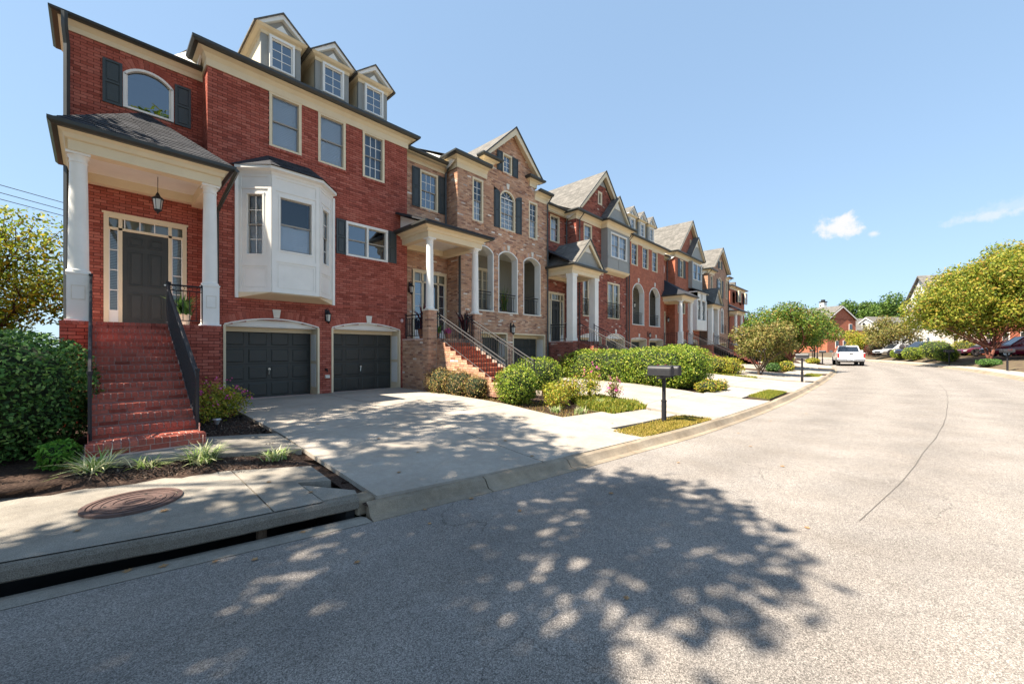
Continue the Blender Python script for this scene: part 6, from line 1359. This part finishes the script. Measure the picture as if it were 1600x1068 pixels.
lawn('lawn_grass', [(9.2, 5.15), (10.7, 4.95), (11.25, 5.5), (11.3, 6.8), (10.2, 7.2), (9.3, 6.2)], 6500, .13, 'lawn', turf, label='long green grass in the corner of the second bed')
lawn('bark_litter', [(7.95, 10.5), (8.9, 8.6), (9.2, 5.2), (7.45, 5.3), (7.6, 7.8)], 3500, .05, 'brown', turf, sheet=False, z0=-.04, label='brown leaf litter in the second bed')

# bark chips lying on the near beds, and the raised bed between walk and path
bed = MB(); nb_ = 14
for i in range(nb_+1):
    x = -.9+3.05*i/nb_
    for y, z in ((E(x)+1.55, -.06), (E(x)+2.02, -.012), (6.95, .065), (7.18, .10)): bed.v.append((x, max(y, 5.2), z+rnd.uniform(-.008, .008)))
for i in range(nb_):
    for j in range(3): a = i*4+j; bed.f.append((a, a+4, a+5, a+1))
put('mulch_bed', bed, 'mulch', kind='structure', smooth=True)
def chips(name, n, area, zf, label, s=.045):
    P = []
    for _ in range(n):
        x, y = area(); P.append((x, y, zf(x, y)+rnd.uniform(.0, .018)))
    P = np.array(P); N_ = np.tile([0, 0, 1.6], (len(P), 1)); o = leaves(name, P, N_, s, 'chip', aspect=.35, kind='stuff'); o['label'] = label; o['category'] = 'mulch'
M['L_chip'] = mat('bark_chip', (0, 0, 0), ramp=[(0, (.018, .013, .011)), (.6, (.05, .034, .027)), (.9, (.12, .085, .06)), (1, (.24, .19, .14))], island=True, rough=.95)
def a1():
    x = rnd.uniform(-1.4, 2.05); lo = max(6.48+(1.28-x)*.332+.03, 6.1) if x < 1.28 else 6.1; return x, rnd.uniform(lo, 7.25 if x > -.15 else 8.3)
def z1(x, y): return float(np.interp(y, [E(x)+1.55, E(x)+2.02, 6.95, 7.18], [-.06, -.012, .065, .10])) if x > -.15 else -.0
chips('bark_mulch', 4200, a1, z1, 'dark bark chips in the bed between the pavement and the front path')
def a2():
    y = rnd.uniform(7.9, 11.6); return rnd.uniform(1.25, 2.28), y
chips('bark_mulch', 3600, a2, lambda x, y: zlot(x, y)-.035, 'dark bark chips in the bed right of the first front steps')
chips('bark_mulch', 4500, lambda: (rnd.uniform(7.5, 11.2), rnd.uniform(4.9, 11.5)), lambda x, y: zlot(x, y)-.035, 'brown bark chips under the shrubs of the second bed', s=.055)

# ================================================================= street furniture
def mailbox(x, y, z, label, two=False, rot=0, dk='iron', h=1.10):
    r_ = root('mailbox', (x, y, z), label, 'mailbox', None, rot); L = dict(parent=r_, local=(0, 0, 0))
    put('post', MB().tube([(0, 0, -.1), (0, 0, h-.06)], .045, 10).tube([(0, 0, -.1), (0, 0, .5)], .058, 10).tube([(0, 0, .5), (0, 0, .53)], .066, 10), 'iron', **L)
    put('bracket', MB().box(-.30 if two else -.05, .30 if two else .05, -.05, .05, h-.07, h-.035).box(-.02, .02, -.24, .24, h-.035, h-.01), 'iron', **L)
    for k, ox in enumerate((-.21, .21) if two else (0,)):
        n = 8; w = .09; hh = .14; arc = [(ox+w*math.cos(t), h+hh+w*math.sin(t)) for t in [math.pi*i/n for i in range(n+1)]]; poly = [(ox+w, h), *arc, (ox-w, h)]
        b = put('box', MB().prism(poly, -.27, .27, 'y'), mat('mailbox_black', (.03, .03, .033), rough=.35, noise=.15, nscale=6), **L)
        q = [(ox+(px-ox)*1.05, h+(pz-h)*1.03) for px, pz in poly]; bl = Vector(WL[b])
        put('door', MB().prism(q, -.295, -.268, 'y'), 'iron', b, local=(0, 0, 0)); put('flag', MB().box(ox+w+.004, ox+w+.012, -.1, .12, h+.13, h+.16).box(ox+w+.004, ox+w+.012, .08, .12, h+.13, h+.26), mat('mailbox_flag', (.09, .012, .010), rough=.5), b, local=(0, 0, 0))
    return r_
mailbox(9.42, YL(9.42)+.98, zlot(9.42, 3.9), 'pair of black mailboxes on one post in the nearest dry grass strip', True, rot=R(-2), h=1.13)
mailbox(25.2, YL(25.2)+.75, zlot(25.2, 3.3), 'black mailbox by the left kerb, second from the camera', False, h=1.25)
x_ = 51.5; mailbox(x_, YL(x_)+.75, zlot(x_, 4.5)+.05, 'pair of black mailboxes left of the white pickup', True, h=1.2)
x_ = 58.5; mailbox(x_, YL(x_)+.9, zlot(x_, 4.5)+.1, 'small farthest mailbox on the left kerb beside the lamp post', False, h=1.2)
for px_, w_2, l_ in ((1574, 28.5, 'twin mailbox on a post in the shade at the right edge'), (1483, 38, 'mailbox on a post before the round shrubs on the right bank'), (1411, 52, 'farthest mailbox on the right bank by the small ball shrub')):
    x_, y_ = pxw(px_, w_2); mailbox(x_, y_, tz(x_, y_), l_, True, rot=math.pi+.2, h=1.2)
def lamp(x, y, z, H, label):
    r_ = root('street_lamp', (x, y, z), label, 'street lamp'); L = dict(parent=r_)
    put('post', MB().lathe(x, y, [(.16, z), (.16, z+.12), (.11, z+.2), (.10, z+.75), (.06, z+.85), (.05, z+H-.5), (.10, z+H-.45), (.10, z+H-.40)], 10), 'iron', **L)
    put('globe', MB().lathe(x, y, [(.10, z+H-.40), (.19, z+H-.2), (.20, z+H), (.12, z+H+.2), (.05, z+H+.3)], 12), mat('lamp_globe', (.85, .85, .8), rough=.3), **L); put('finial', MB().lathe(x, y, [(.13, z+H+.18), (.03, z+H+.32), (.01, z+H+.42)], 8), 'iron', **L)
x_, y_ = pxw(1277, 48); lamp(x_, y_, .15, 4.0, 'black street lamp post at the left kerb beyond the second mailbox')
x_, y_ = pxw(1311, 80); lamp(x_, y_, .6, 4.4, 'distant street lamp with white globe before the brick gable house')
# overhead wires at the left
r_ = root('power_lines', (-4, 26, 7), 'three thin black overhead wires crossing the sky left of the first house', 'power lines')
for dz in (0, -.31, -.57): put('wire', MB().tube([(-24+t*3, 26, 8.26-.165*(-24+t*3+2.6)+dz+.010*((-24+t*3)+8)**2*.1) for t in range(11)], .014, 4), 'iron', r_)
# landscape spotlight
r_ = root('garden_light', (1.62, 9.3, .1), 'small silver garden spotlight in the mulch right of the first steps', 'garden light'); put('stake', MB().tube([(1.62, 9.3, .05), (1.62, 9.3, .22)], .012, 5), 'iron', r_); put('lamp_head', MB().lathe(1.62, 9.3, [(.03, .2), (.055, .28), (.075, .29), (.06, .31)], 10), mat('galvanised', (.5, .5, .5), rough=.4, metal=.6), r_)

# ---- pots on the porches
def pot(x, y, z, r, h, m, label, plant=None, cat='potted plant', pn=0):
    r_ = root('potted_plant', (x, y, z), label, cat); put('pot', MB().lathe(x, y, [(r*.7, z), (r, z+h*.9), (r*1.08, z+h*.9), (r*1.08, z+h), (r*.9, z+h)], 14), m, r_)
    if plant:
        V, F = blades(**plant['b']); npmesh('leaves', np.array(V), np.array(F), M['L_'+plant['m']], r_, local=(0, 0, h*.9)); 
    return r_
terr = mat('terracotta', (.33, .13, .07), rough=.8, noise=.2, nscale=10); ivory = mat('ivory_pot', (.6, .55, .45), rough=.6)
cord = lambda m='wine': dict(m=m, b=dict(n=60, L=1.0, w=.085, lean=.55, up=1.15, spread=.04))
pot(8.38, 12.45, 2.05, .2, .35, terr, 'dark red cordyline in a pot left of the second house door', cord()); pot(10.25, 12.3, 2.05, .2, .3, terr, 'dark red cordyline right of the second house door, behind the railing', cord())
pot(8.62, 11.98, 2.05, .13, .22, terr, 'small green leafy pot plant beside the second house brick pier', dict(m='bright', b=dict(n=60, L=.5, w=.06, lean=.7)))
pot(9.0, 11.8, 2.05, .12, .2, terr, 'red flowering pot plant at the top of the second house stairs', dict(m='pinkred', b=dict(n=60, L=.34, w=.07, lean=.8))) if 'L_pinkred' in M else pot(9.0, 11.8, 2.05, .12, .2, terr, 'red flowering pot plant at the top of the second house stairs', dict(m='pink', b=dict(n=60, L=.34, w=.07, lean=.8)))
pot(1.52, 12.5, 2.2, .14, .3, ivory, 'dark green leafy plant in an ivory pot behind the first porch railing', dict(m='dark', b=dict(n=46, L=.62, w=.10, lean=.75, up=1.05)))
# furniture in the second house's open porch
r_ = root('patio_lamp', (13.5, 14.1, 3.3), 'white globe lamp on a stand inside the middle arched porch opening', 'lamp'); put('stand', MB().tube([(13.5, 14.1, 3.3), (13.5, 14.1, 4.45)], .02, 6), 'iron', r_); put('globe', MB().lathe(13.5, 14.1, [(.02, 4.42), (.13, 4.47), (.19, 4.6), (.17, 4.72), (.08, 4.82), (.02, 4.84)], 14), 'white', r_)
def patiochair(x, y, z, lab):
    r_ = root('patio_chair', (x, y, z), lab, 'chair')
    put('seat', MB().box(x-.25, x+.25, y-.25, y+.25, z+.44, z+.48), 'iron', r_); put('backrest', MB().box(x-.25, x+.25, y+.22, y+.25, z+.7, z+.95).box(x-.25, x-.22, y+.22, y+.25, z+.48, z+.95).box(x+.22, x+.25, y+.22, y+.25, z+.48, z+.95), 'iron', r_)
    for a in (-1, 1):
        for b in (-1, 1): put('leg', MB().box(x+a*.23-.015, x+a*.23+.015, y+b*.23-.015, y+b*.23+.015, z, z+.44), 'iron', r_)
patiochair(12.1, 14.3, 3.3, 'black metal patio chair inside the left arched porch opening'); patiochair(14.0, 14.4, 3.3, 'black metal patio chair inside the middle arched porch opening')
pot(15.3, 14.1, 3.3, .2, .45, terr, 'terracotta pot inside the right arched porch opening', dict(m='dark', b=dict(n=40, L=.5, w=.05, lean=.7)))
pot(14.15, 13.95, 3.3, .15, .3, terr, 'tall green palm pot inside the middle arched porch opening', dict(m='green', b=dict(n=34, L=1.3, w=.05, lean=.4, up=1.1)))

# ================================================================= vehicles (local: x forward, y left, z up)
tyre = mat('tyre_rubber', (.015, .015, .016), rough=.85); rim = mat('alloy_rim', (.45, .45, .47), rough=.3, metal=.8); carglass = mat('car_glass', (.015, .02, .03), rough=.05, spec=.9, coat=.5); redlens = mat('red_lens', (.30, .01, .01), rough=.2, spec=.8); chrome = mat('chrome', (.6, .6, .62), rough=.15, metal=1); blk = mat('black_plastic', (.02, .02, .02), rough=.6); plate = mat('number_plate', (.7, .72, .7), rough=.5)
def wheel(r_, x, y, rad, w, side):
    m = MB(); n = 20; pr = [(rad*.62, -w/2), (rad*.94, -w/2), (rad, -w*.35), (rad, w*.35), (rad*.94, w/2), (rad*.62, w/2)]; i = 0
    for k in range(n):
        a = 2*math.pi*k/n
        for q, d in pr: m.v.append((x+q*math.cos(a), y+d, rad+q*math.sin(a)))
    c = len(pr)
    for k in range(n):
        for j in range(c-1): m.f.append((k*c+j, k*c+j+1, ((k+1) % n)*c+j+1, ((k+1) % n)*c+j))
    wh = put('wheel', m, tyre, r_, local=(0, 0, 0)); h = MB(); y1 = y+side*w*.42
    h.prism([(x+rad*.64*math.cos(2*math.pi*k/n), rad+rad*.64*math.sin(2*math.pi*k/n)) for k in range(n)], y1-.02, y1, 'y')
    for k in range(5):
        a = 2*math.pi*k/5; h.prism([(x+rad*.6*math.cos(a+d)*f, rad+rad*.6*math.sin(a+d)*f) for d, f in ((-.16, 1), (.16, 1), (.5, .2), (-.5, .2))], y1-.005 if side > 0 else y1-.035, y1+.035 if side > 0 else y1+.005, 'y')
    put('rim', h, rim, wh, local=(0, 0, 0))
def carhull(secs):
    """secs: (x, z_bottom, z_belt, half width at belt, half width at bottom)"""
    m = MB(); c = 8
    for x, zb, zt, hw, hb in secs: m.v += [(x, -hb*.9, zb), (x, -hb, zb+.12), (x, -hw, zb+(zt-zb)*.55), (x, -hw*.95, zt), (x, hw*.95, zt), (x, hw, zb+(zt-zb)*.55), (x, hb, zb+.12), (x, hb*.9, zb)]
    for i in range(len(secs)-1):
        for j in range(c): m.f.append((i*c+j, (i+1)*c+j, (i+1)*c+(j+1) % c, i*c+(j+1) % c))
    m.f.append(tuple(range(c))); m.f.append(tuple(range((len(secs)-1)*c, len(secs)*c))[::-1]); return m
def greenhouse(m, xs, zb, zt, hb, ht):
    """xs: (rear base, rear top, front top, front base)"""
    a, b, c, d = xs; i = len(m.v); m.v += [(a, -hb, zb), (b, -ht, zt), (c, -ht, zt), (d, -hb, zb), (a, hb, zb), (b, ht, zt), (c, ht, zt), (d, hb, zb)]
    m.f += [(i, i+1, i+2, i+3), (i+7, i+6, i+5, i+4), (i, i+4, i+5, i+1), (i+1, i+5, i+6, i+2), (i+2, i+6, i+7, i+3), (i+3, i+7, i+4, i)]; return m
def sidewin(xs, zb, zt, hb, ht, f0, f1, s, e=.012):
    a, b, c, d = xs; P = lambda t, v: ((a+(d-a)*t)*(1-v)+(b+(c-b)*t)*v, s*((hb*(1-v)+ht*v)+e), zb+(zt-zb)*v); return [P(f0, .12), P(f1, .12), P(f1, .88), P(f0, .88)]
def car(name, x, y, z, yaw, paint, label, cat, L=5.3, Wd=2.05, H=1.95, suv=True):
    r_ = root(name, (x, y, z), label, cat, None, yaw); k = dict(parent=r_, local=(0, 0, 0)); hw = Wd/2; s = L/5.0; bz = H*.56; o = -L/2
    secs = [(o, .42, bz*.80, hw*.82, hw*.78), (o+.10, .30, bz*.97, hw*.93, hw*.88), (o+.5, .27, bz, hw, hw*.94), (o+1.4*s, .25, bz, hw, hw*.95), (o+2.6*s, .25, bz, hw, hw*.95), (o+3.6*s, .25, bz*.97, hw, hw*.94), (o+4.4*s, .28, bz*.90, hw*.95, hw*.9), (o+4.85*s, .32, bz*.80, hw*.85, hw*.82), (o+L, .40, bz*.64, hw*.7, hw*.68)]
    b = put('body', carhull(secs), paint, smooth=True, bevel=.03, **k); xs = (o+.12, o+.55, o+2.75*s, o+3.75*s) if suv else (o+.7*s, o+1.5*s, o+2.7*s, o+3.7*s); hb, ht = hw*.9, hw*.70
    cb = put('cabin', greenhouse(MB(), xs, bz-.02, H, hb, ht), paint, bevel=.06, **k); w = MB()
    cuts = ((.06, .24), (.27, .50), (.53, .80)) if suv else ((.10, .40), (.44, .80))
    for sd in (-1, 1):
        for f0, f1 in cuts: w.quad(*(sidewin(xs, bz, H, hb, ht, f0, f1, sd)[::sd]))
    put('side_window', w, carglass, **k)
    a, b2, c, d = xs; ws = MB(); F = lambda t, sgn, xx0, xx1, off: [((xx0*(1-v)+xx1*v)+off, sgn2*(hb*(1-v)+ht*v)*.88, bz+(H-bz)*v) for v, sgn2 in ((.10, -1), (.10, 1), (.9, 1), (.9, -1))]
    put('windscreen', MB().quad(*F(0, 1, d, c, .015)), carglass, **k); put('rear_window', MB().quad(*F(0, 1, a, b2, -.015)[::-1]), carglass, **k)
    for wx in (o+.95*s, o+L-.95*s):
        for sd in (-1, 1):
            put('wheel_arch', MB().prism([(wx+.46*math.cos(t), .36+.46*math.sin(t)) for t in [math.pi*q/10 for q in range(11)]], sd*(hw+.004)-.02, sd*(hw+.004)+.004, 'y'), blk, **k); wheel(r_, wx, sd*(hw-.11), .37, .24, sd)
    for sd in (-1, 1):
        put('headlight', MB().prism([(L/2-.30, bz*.60), (L/2-.02, bz*.56), (L/2-.05, bz*.70), (L/2-.42, bz*.80)], sd*hw*.74-.12, sd*hw*.74+.12, 'y'), mat('headlight_lens', (.55, .57, .6), rough=.1, spec=.9), **k)
        put('tail_light', MB().box(-L/2-.01, -L/2+.25, sd*hw*.86-.06, sd*hw*.86+.06, bz*.68, bz*.92), redlens, **k)
        put('mirror', MB().box(xs[3]-.75, xs[3]-.60, sd*(hw+.02), sd*(hw+.22), bz+.05, bz+.22), paint, bevel=.02, **k)
        put('door_handle', MB().box(o+2.1*s, o+2.3*s, sd*(hw+.0)-.01, sd*(hw+.0)+.02, bz*.8, bz*.8+.03), chrome, **k)
    put('grille', MB().box(L/2-.06, L/2+.01, -hw*.45, hw*.45, bz*.42, bz*.66), blk, **k); put('bumper', MB().box(L/2-.1, L/2+.06, -hw*.72, hw*.72, .34, bz*.42), paint, bevel=.04, **k)
    return r_
paint_red = mat('maroon_paint', (.16, .006, .025), rough=.3, coat=.8); x_, y_ = pxw(1600, 37.5)
car('suv', x_, y_, tz(x_, y_)+.02, R(108), paint_red, 'maroon SUV parked behind the right crape myrtle, cut by the right edge', 'car', L=5.3)
x_, y_ = pxw(1545, 44); car('parked_car', x_, y_, tz(x_, y_), R(112), mat('wine_paint', (.10, .01, .03), rough=.3, coat=.8), 'dark burgundy car mostly hidden behind the maroon SUV', 'car', L=5.0, H=1.6, suv=False)
x_, y_ = pxw(1440, 50); car('parked_car', x_, y_, tz(x_, y_)+.1, R(125), mat('navy_paint', (.012, .02, .055), rough=.25, coat=.8), 'dark navy car parked on the right behind the round shrubs', 'car', L=5.0, H=1.8)
x_, y_ = pxw(1400, 56); car('parked_car', x_, y_, tz(x_, y_)+.1, R(130), mat('silver_paint', (.45, .47, .5), rough=.25, coat=.8, metal=.2), 'silver car behind the bronze tree on the right', 'car', L=5.0, H=1.6, suv=False)
# pickup
x_, y_ = 53.3, 2.75; P_ = root('pickup_truck', (x_, y_, zr(x_)+.03), 'white pickup truck parked at the left kerb seen from behind', 'pickup truck', None, math.atan2(YL(60)-YL(50), 10)*.75); k = dict(parent=P_, local=(0, 0, 0)); wp = mat('white_car_paint', (.78, .78, .78), rough=.25, coat=.7)
hw = 1.10
b = MB(); b.box(.05, 2.25, -hw, -hw+.12, .62, 1.36).box(.05, 2.25, hw-.12, hw, .62, 1.36).box(.05, 2.25, -hw+.12, hw-.12, .62, .74).box(2.15, 2.25, -hw+.12, hw-.12, .74, 1.36)
put('truck_bed', b, wp, bevel=.03, **k); tg = put('tailgate', MB().box(0, .09, -hw+.16, hw-.16, .72, 1.36), wp, bevel=.02, **k)
put('tailgate_crease', MB().box(-.008, 0, -hw+.3, hw-.3, 1.17, 1.19).box(-.008, 0, -hw+.3, hw-.3, .84, .855), mat('panel_gap', (.25, .25, .25)), tg, local=(0, 0, 0)); put('tailgate_handle', MB().box(-.03, 0, -.14, .14, 1.22, 1.30), blk, tg, local=(0, 0, 0)); put('number_plate', MB().box(-.03, -.015, -.19, .19, .92, 1.10), plate, tg, local=(0, 0, 0))
put('cab', MB().box(2.25, 4.75, -hw, hw, .55, 1.38), wp, bevel=.04, **k); put('hood', MB().box(4.7, 6.25, -hw*.97, hw*.97, .6, 1.32), wp, bevel=.12, **k); xs = (2.27, 2.5, 3.9, 4.85)
put('cabin', greenhouse(MB(), xs, 1.36, 2.12, hw*.93, hw*.74), wp, bevel=.05, **k)
put('rear_window', MB().quad(*[(2.27+.23*v-.02, s_*(hw*.93*(1-v)+hw*.74*v)*.9, 1.36+.76*v) for v, s_ in ((.14, 1), (.14, -1), (.86, -1), (.86, 1))]), carglass, **k)
w = MB()
for sd in (-1, 1):
    for f0, f1 in ((.06, .40), (.45, .80)): w.quad(*(sidewin(xs, 1.36, 2.12, hw*.93, hw*.74, f0, f1, sd)[::sd]))
put('side_window', w, carglass, **k); put('windscreen', MB().quad((4.85, -.9, 1.44), (4.85, .9, 1.44), (4.0, .72, 2.06), (4.0, -.72, 2.06)), carglass, **k)
put('bumper', MB().box(-.22, .04, -hw*.97, -.35, .50, .72).box(-.22, .04, .35, hw*.97, .50, .72).box(-.22, .04, -.35, .35, .50, .64), chrome, bevel=.03, **k); put('tow_hitch', MB().box(-.45, -.1, -.04, .04, .40, .48).box(-.48, -.40, -.05, .05, .40, .56), blk, **k); put('underbody', MB().box(.1, 5.9, -.75, .75, .38, .62), blk, **k)
for sd in (-1, 1):
    put('tail_light', MB().box(-.012, .12, sd*(hw-.085)-.075, sd*(hw-.085)+.075, .88, 1.30), redlens, bevel=.01, **k); put('mirror', MB().box(4.2, 4.36, sd*(hw+.05)-.02*sd, sd*(hw+.34), 1.38, 1.62), wp, bevel=.02, **k)
    for wx in (1.15, 5.1): put('wheel_arch', MB().prism([(wx+.54*math.cos(t), .42+.54*math.sin(t)) for t in [math.pi*q/10 for q in range(11)]], sd*(hw+.004)-.02, sd*(hw+.004)+.004, 'y'), blk, **k); wheel(P_, wx, sd*(hw-.15), .42, .30, sd)
put('mudflap', MB().box(.55, .57, .8, 1.08, .12, .5), blk, **k); put('mudflap', MB().box(.55, .57, -1.08, -.8, .12, .5), blk, **k)

# ================================================================= houses across and beyond
def farhouse(name, x, y, z, yaw, W_, D_, E_, Rg, wallm, roofm, label, wins=((.15, .2), (.45, .5), (.75, .8)), floors=(1.0, 4.2, 7.2), gable_front=False, wm='white', chim=False, ww=1.0, hh=1.5, cat='house', gw=None):
    """local: x along the front, y back, z up; front faces -y"""
    r_ = root(name, (x, y, z), label, cat, None, yaw); k = dict(parent=r_, local=(0, 0, 0))
    put('wall', MB().box(0, W_, 0, D_, -1.5, E_), wallm, **k)
    m = MB(); o = .4
    if not gable_front:
        m.prism([(-o, E_-.1), (D_/2, Rg), (D_+o, E_-.1), (D_+o, E_-.3), (D_/2, Rg-.25), (-o, E_-.3)], -.35, W_+.35, 'x'); put('roof', m, roofm, **k)
        put('gable_wall', MB().prism([(0, E_-.2), (D_, E_-.2), (D_/2, Rg-.28)], .0, W_, 'x'), wallm, **k)
        put('rake_trim', MB().prism([(-o-.02, E_-.32), (D_/2, Rg-.25), (D_/2, Rg-.5), (-o+.2, E_-.42)], -.38, -.33, 'x').prism([(D_+o+.02, E_-.32), (D_/2, Rg-.25), (D_/2, Rg-.5), (D_+o-.2, E_-.42)], -.38, -.33, 'x'), wm, **k)
    else:
        m.prism([(-o, E_-.1), (W_/2, Rg), (W_+o, E_-.1), (W_+o, E_-.3), (W_/2, Rg-.25), (-o, E_-.3)], -.35, D_+.35, 'y'); put('roof', m, roofm, **k); put('gable_wall', MB().prism([(0, E_-.2), (W_, E_-.2), (W_/2, Rg-.28)], 0, D_, 'y'), wallm, **k)
    put('eave_board', MB().box(-.1, W_+.1, -.3, -.02, E_-.35, E_-.12), wm, **k)
    for fz in floors:
        for a, b_ in wins:
            c = W_*(a+b_)/2; f = put('window', MB().box(c-ww/2, c+ww/2, -.06, .02, fz, fz+hh), wm, **k); put('pane', MB().box(c-ww/2+.1, c+ww/2-.1, -.08, -.05, fz+.1, fz+hh/2-.03).box(c-ww/2+.1, c+ww/2-.1, -.08, -.05, fz+hh/2+.03, fz+hh-.1), carglass, f, local=(0, 0, 0))
    if gw:
        for (yy, zz, a, b_) in gw: f = put('window', MB().box(-.06, .02, yy, yy+a, zz, zz+b_), wm, **k); put('pane', MB().box(-.08, -.05, yy+.1, yy+a-.1, zz+.1, zz+b_-.1), carglass, f, local=(0, 0, 0))
    if chim: c_ = put('chimney', MB().box(W_*.30, W_*.30+1.0, D_*.35, D_*.35+1.0, E_, Rg+1.2), wm, **k); put('chimney_cap', MB().box(W_*.30-.1, W_*.30+1.1, D_*.35-.1, D_*.35+1.1, Rg+1.2, Rg+1.45).box(W_*.3+.2, W_*.3+.8, D_*.35+.2, D_*.35+.8, Rg+1.45, Rg+1.9), blk, c_, local=(0, 0, 0))
    return r_
M['sid_white'] = mat('white_siding', (.72, .70, .66), noise=.06, nscale=1.5); M['sid_tan'] = mat('tan_siding', (.62, .57, .48), noise=.06, nscale=1.5)
def houserow(a, b, n, specs):
    A, B = Vector(a), Vector(b); d = (B-A)/n; yaw = math.atan2(d.y, d.x)
    for i in range(n):
        p = A+d*i; sp = specs[i]; farhouse('townhouse', p.x, p.y, 1.2, yaw, d.length-.05, 9, sp[2], sp[3], sp[0], sp[1], sp[4], gable_front=sp[5], cat='townhouse')
# right-hand row: fronts face the street (to the upper left), listed from the far end to the near end
houserow((91, -2.0), (59, -14.5), 4, [('sid_white', 'shingle_grey', 7.4, 11.9, 'white-sided townhouse with steep front gable at the far end of the right row', True), ('sid_tan', 'shingle_grey', 7.6, 10.6, 'cream townhouse in the right row, beside the white gabled one', False), ('brick_orange', 'shingle_grey', 7.8, 11.2, 'orange brick townhouse of the right row behind the crape myrtle', False), ('brick_orange', 'shingle_grey', 7.8, 11.5, 'nearest brick townhouse of the right row, behind the maroon SUV', True)])
def fence_stairs(px0, w0, lab):
    x, y = pxw(px0, w0); z = tz(x, y)+.1; r_ = root('porch_stairs', (x, y, z), lab, 'stairs', None, R(20)); k = dict(parent=r_, local=(0, 0, 0))
    for i in range(6): put('step', MB().box(i*.3, 2.6, 0, 1.4, i*.2, i*.2+.2), 'brick_orange', **k)
    put('landing', MB().box(1.8, 5.4, 0, 1.6, 0, 1.25), 'brick_orange', **k)
    rl = put('railing', MB().tube([(0, -.03, 1.0), (1.8, -.03, 2.2), (5.4, -.03, 2.2)], .04, 4), 'white', **k)
    for i in range(27): xx = i*.2; zz = min(1.25, xx*.67); put('baluster', MB().box(xx-.02, xx+.02, -.05, -.01, zz, zz+.95), 'white', rl, local=(0, 0, 0))
fence_stairs(1490, 49, 'white railed brick stairs on the right bank behind the mailbox'); fence_stairs(1560, 46, 'white railed stairs behind the maroon SUV')
# distant cross-street houses
x_, y_ = pxw(1337, 92); farhouse('gable_house', x_, y_, .6, R(60), 14, 9.0, 8.3, 11.4, 'brick_orange', 'shingle_grey', 'red brick house with plain gable wall and white chimney at the road bend', chim=True, gw=((1.2, 5.6, 1.0, 1.6), (3.2, 1.6, .9, 1.8), (5.6, 1.6, .9, 1.8)), wins=())
x_, y_ = pxw(1338, 108); farhouse('distant_house', x_, y_, .6, R(-38), 13, 10, 6.8, 10.3, 'brick_orange', 'shingle_grey', 'house with pale grey hipped roof directly right of the brick gable')
x_, y_ = pxw(1385, 104); farhouse('distant_house', x_, y_, .6, R(-38), 16, 10, 6.8, 10.4, 'sid_white', 'shingle_grey', 'grey-roofed white house farther right, below the big trees')
# fallen leaves
fl_ = mat('dry_leaf', (0, 0, 0), ramp=[(.3, (.20, .10, .04)), (.7, (.42, .26, .12))], nscale=40, rough=.8)
def fleaf(x, y, z, s, a):
    m = MB(); pts = [(0, -.5), (.22, -.25), (.5, -.1), (.24, .05), (.34, .36), (.06, .26), (0, .55), (-.08, .26), (-.36, .33), (-.22, .04), (-.5, -.06), (-.2, -.24)]
    m.quad(*[(p*s*math.cos(a)-q*s*math.sin(a), p*s*math.sin(a)+q*s*math.cos(a), .004+.25*s*(p*p+q*q)*(1.5 if p > 0 else .6)) for p, q in pts]); return m
def gz(x, y):
    if y > YL(x)+.45: return zlot(x, y)+.016 if x > 2.2 else zw(x, y)+.004
    return zr(x)+.07*math.sin(math.pi*min(1, max(0, (YL(x)-y)/RW)))+.006
lv = [(.75, 4.38), (1.0, 4.15), (1.75, 4.9), (2.5, 3.6), (.5, 5.4), (3.4, 3.1), (5.2, 5.1), (4.6, 2.6), (3.5, 6.6), (5.8, 8.1), (2.9, 4.9), (6.6, 2.5), (4.2, 9.2), (6.5, 10), (8.2, 4.6), (8.6, 1.9), (2.7, 1.4), (5, .6), (9.8, 2.4), (3.6, 5.5), (4.9, 4.2), (6.9, 6.3), (5.6, 11.2), (3.1, 8.3), (12, 2.2), (14, 1.7), (7.4, 1.2), (1.6, 3.4), (.2, 4.75), (.42, 4.62), (1.5, 4.42), (2.7, 3.98), (3.3, 3.84), (-.1, 5.4), (1.5, 5.6), (4.1, 7.1), (5.0, 9.6), (6.9, 12.1)]
for i, (x, y) in enumerate(lv): put('fallen_leaf', fleaf(0, 0, 0, rnd.uniform(.05, .085), rnd.uniform(0, 6)), fl_, None, label='small dry brown leaf lying on the pavement or road', cat='fallen leaf', group='fallen leaves scattered on the drive and road', local=(x, y, gz(x, y)))
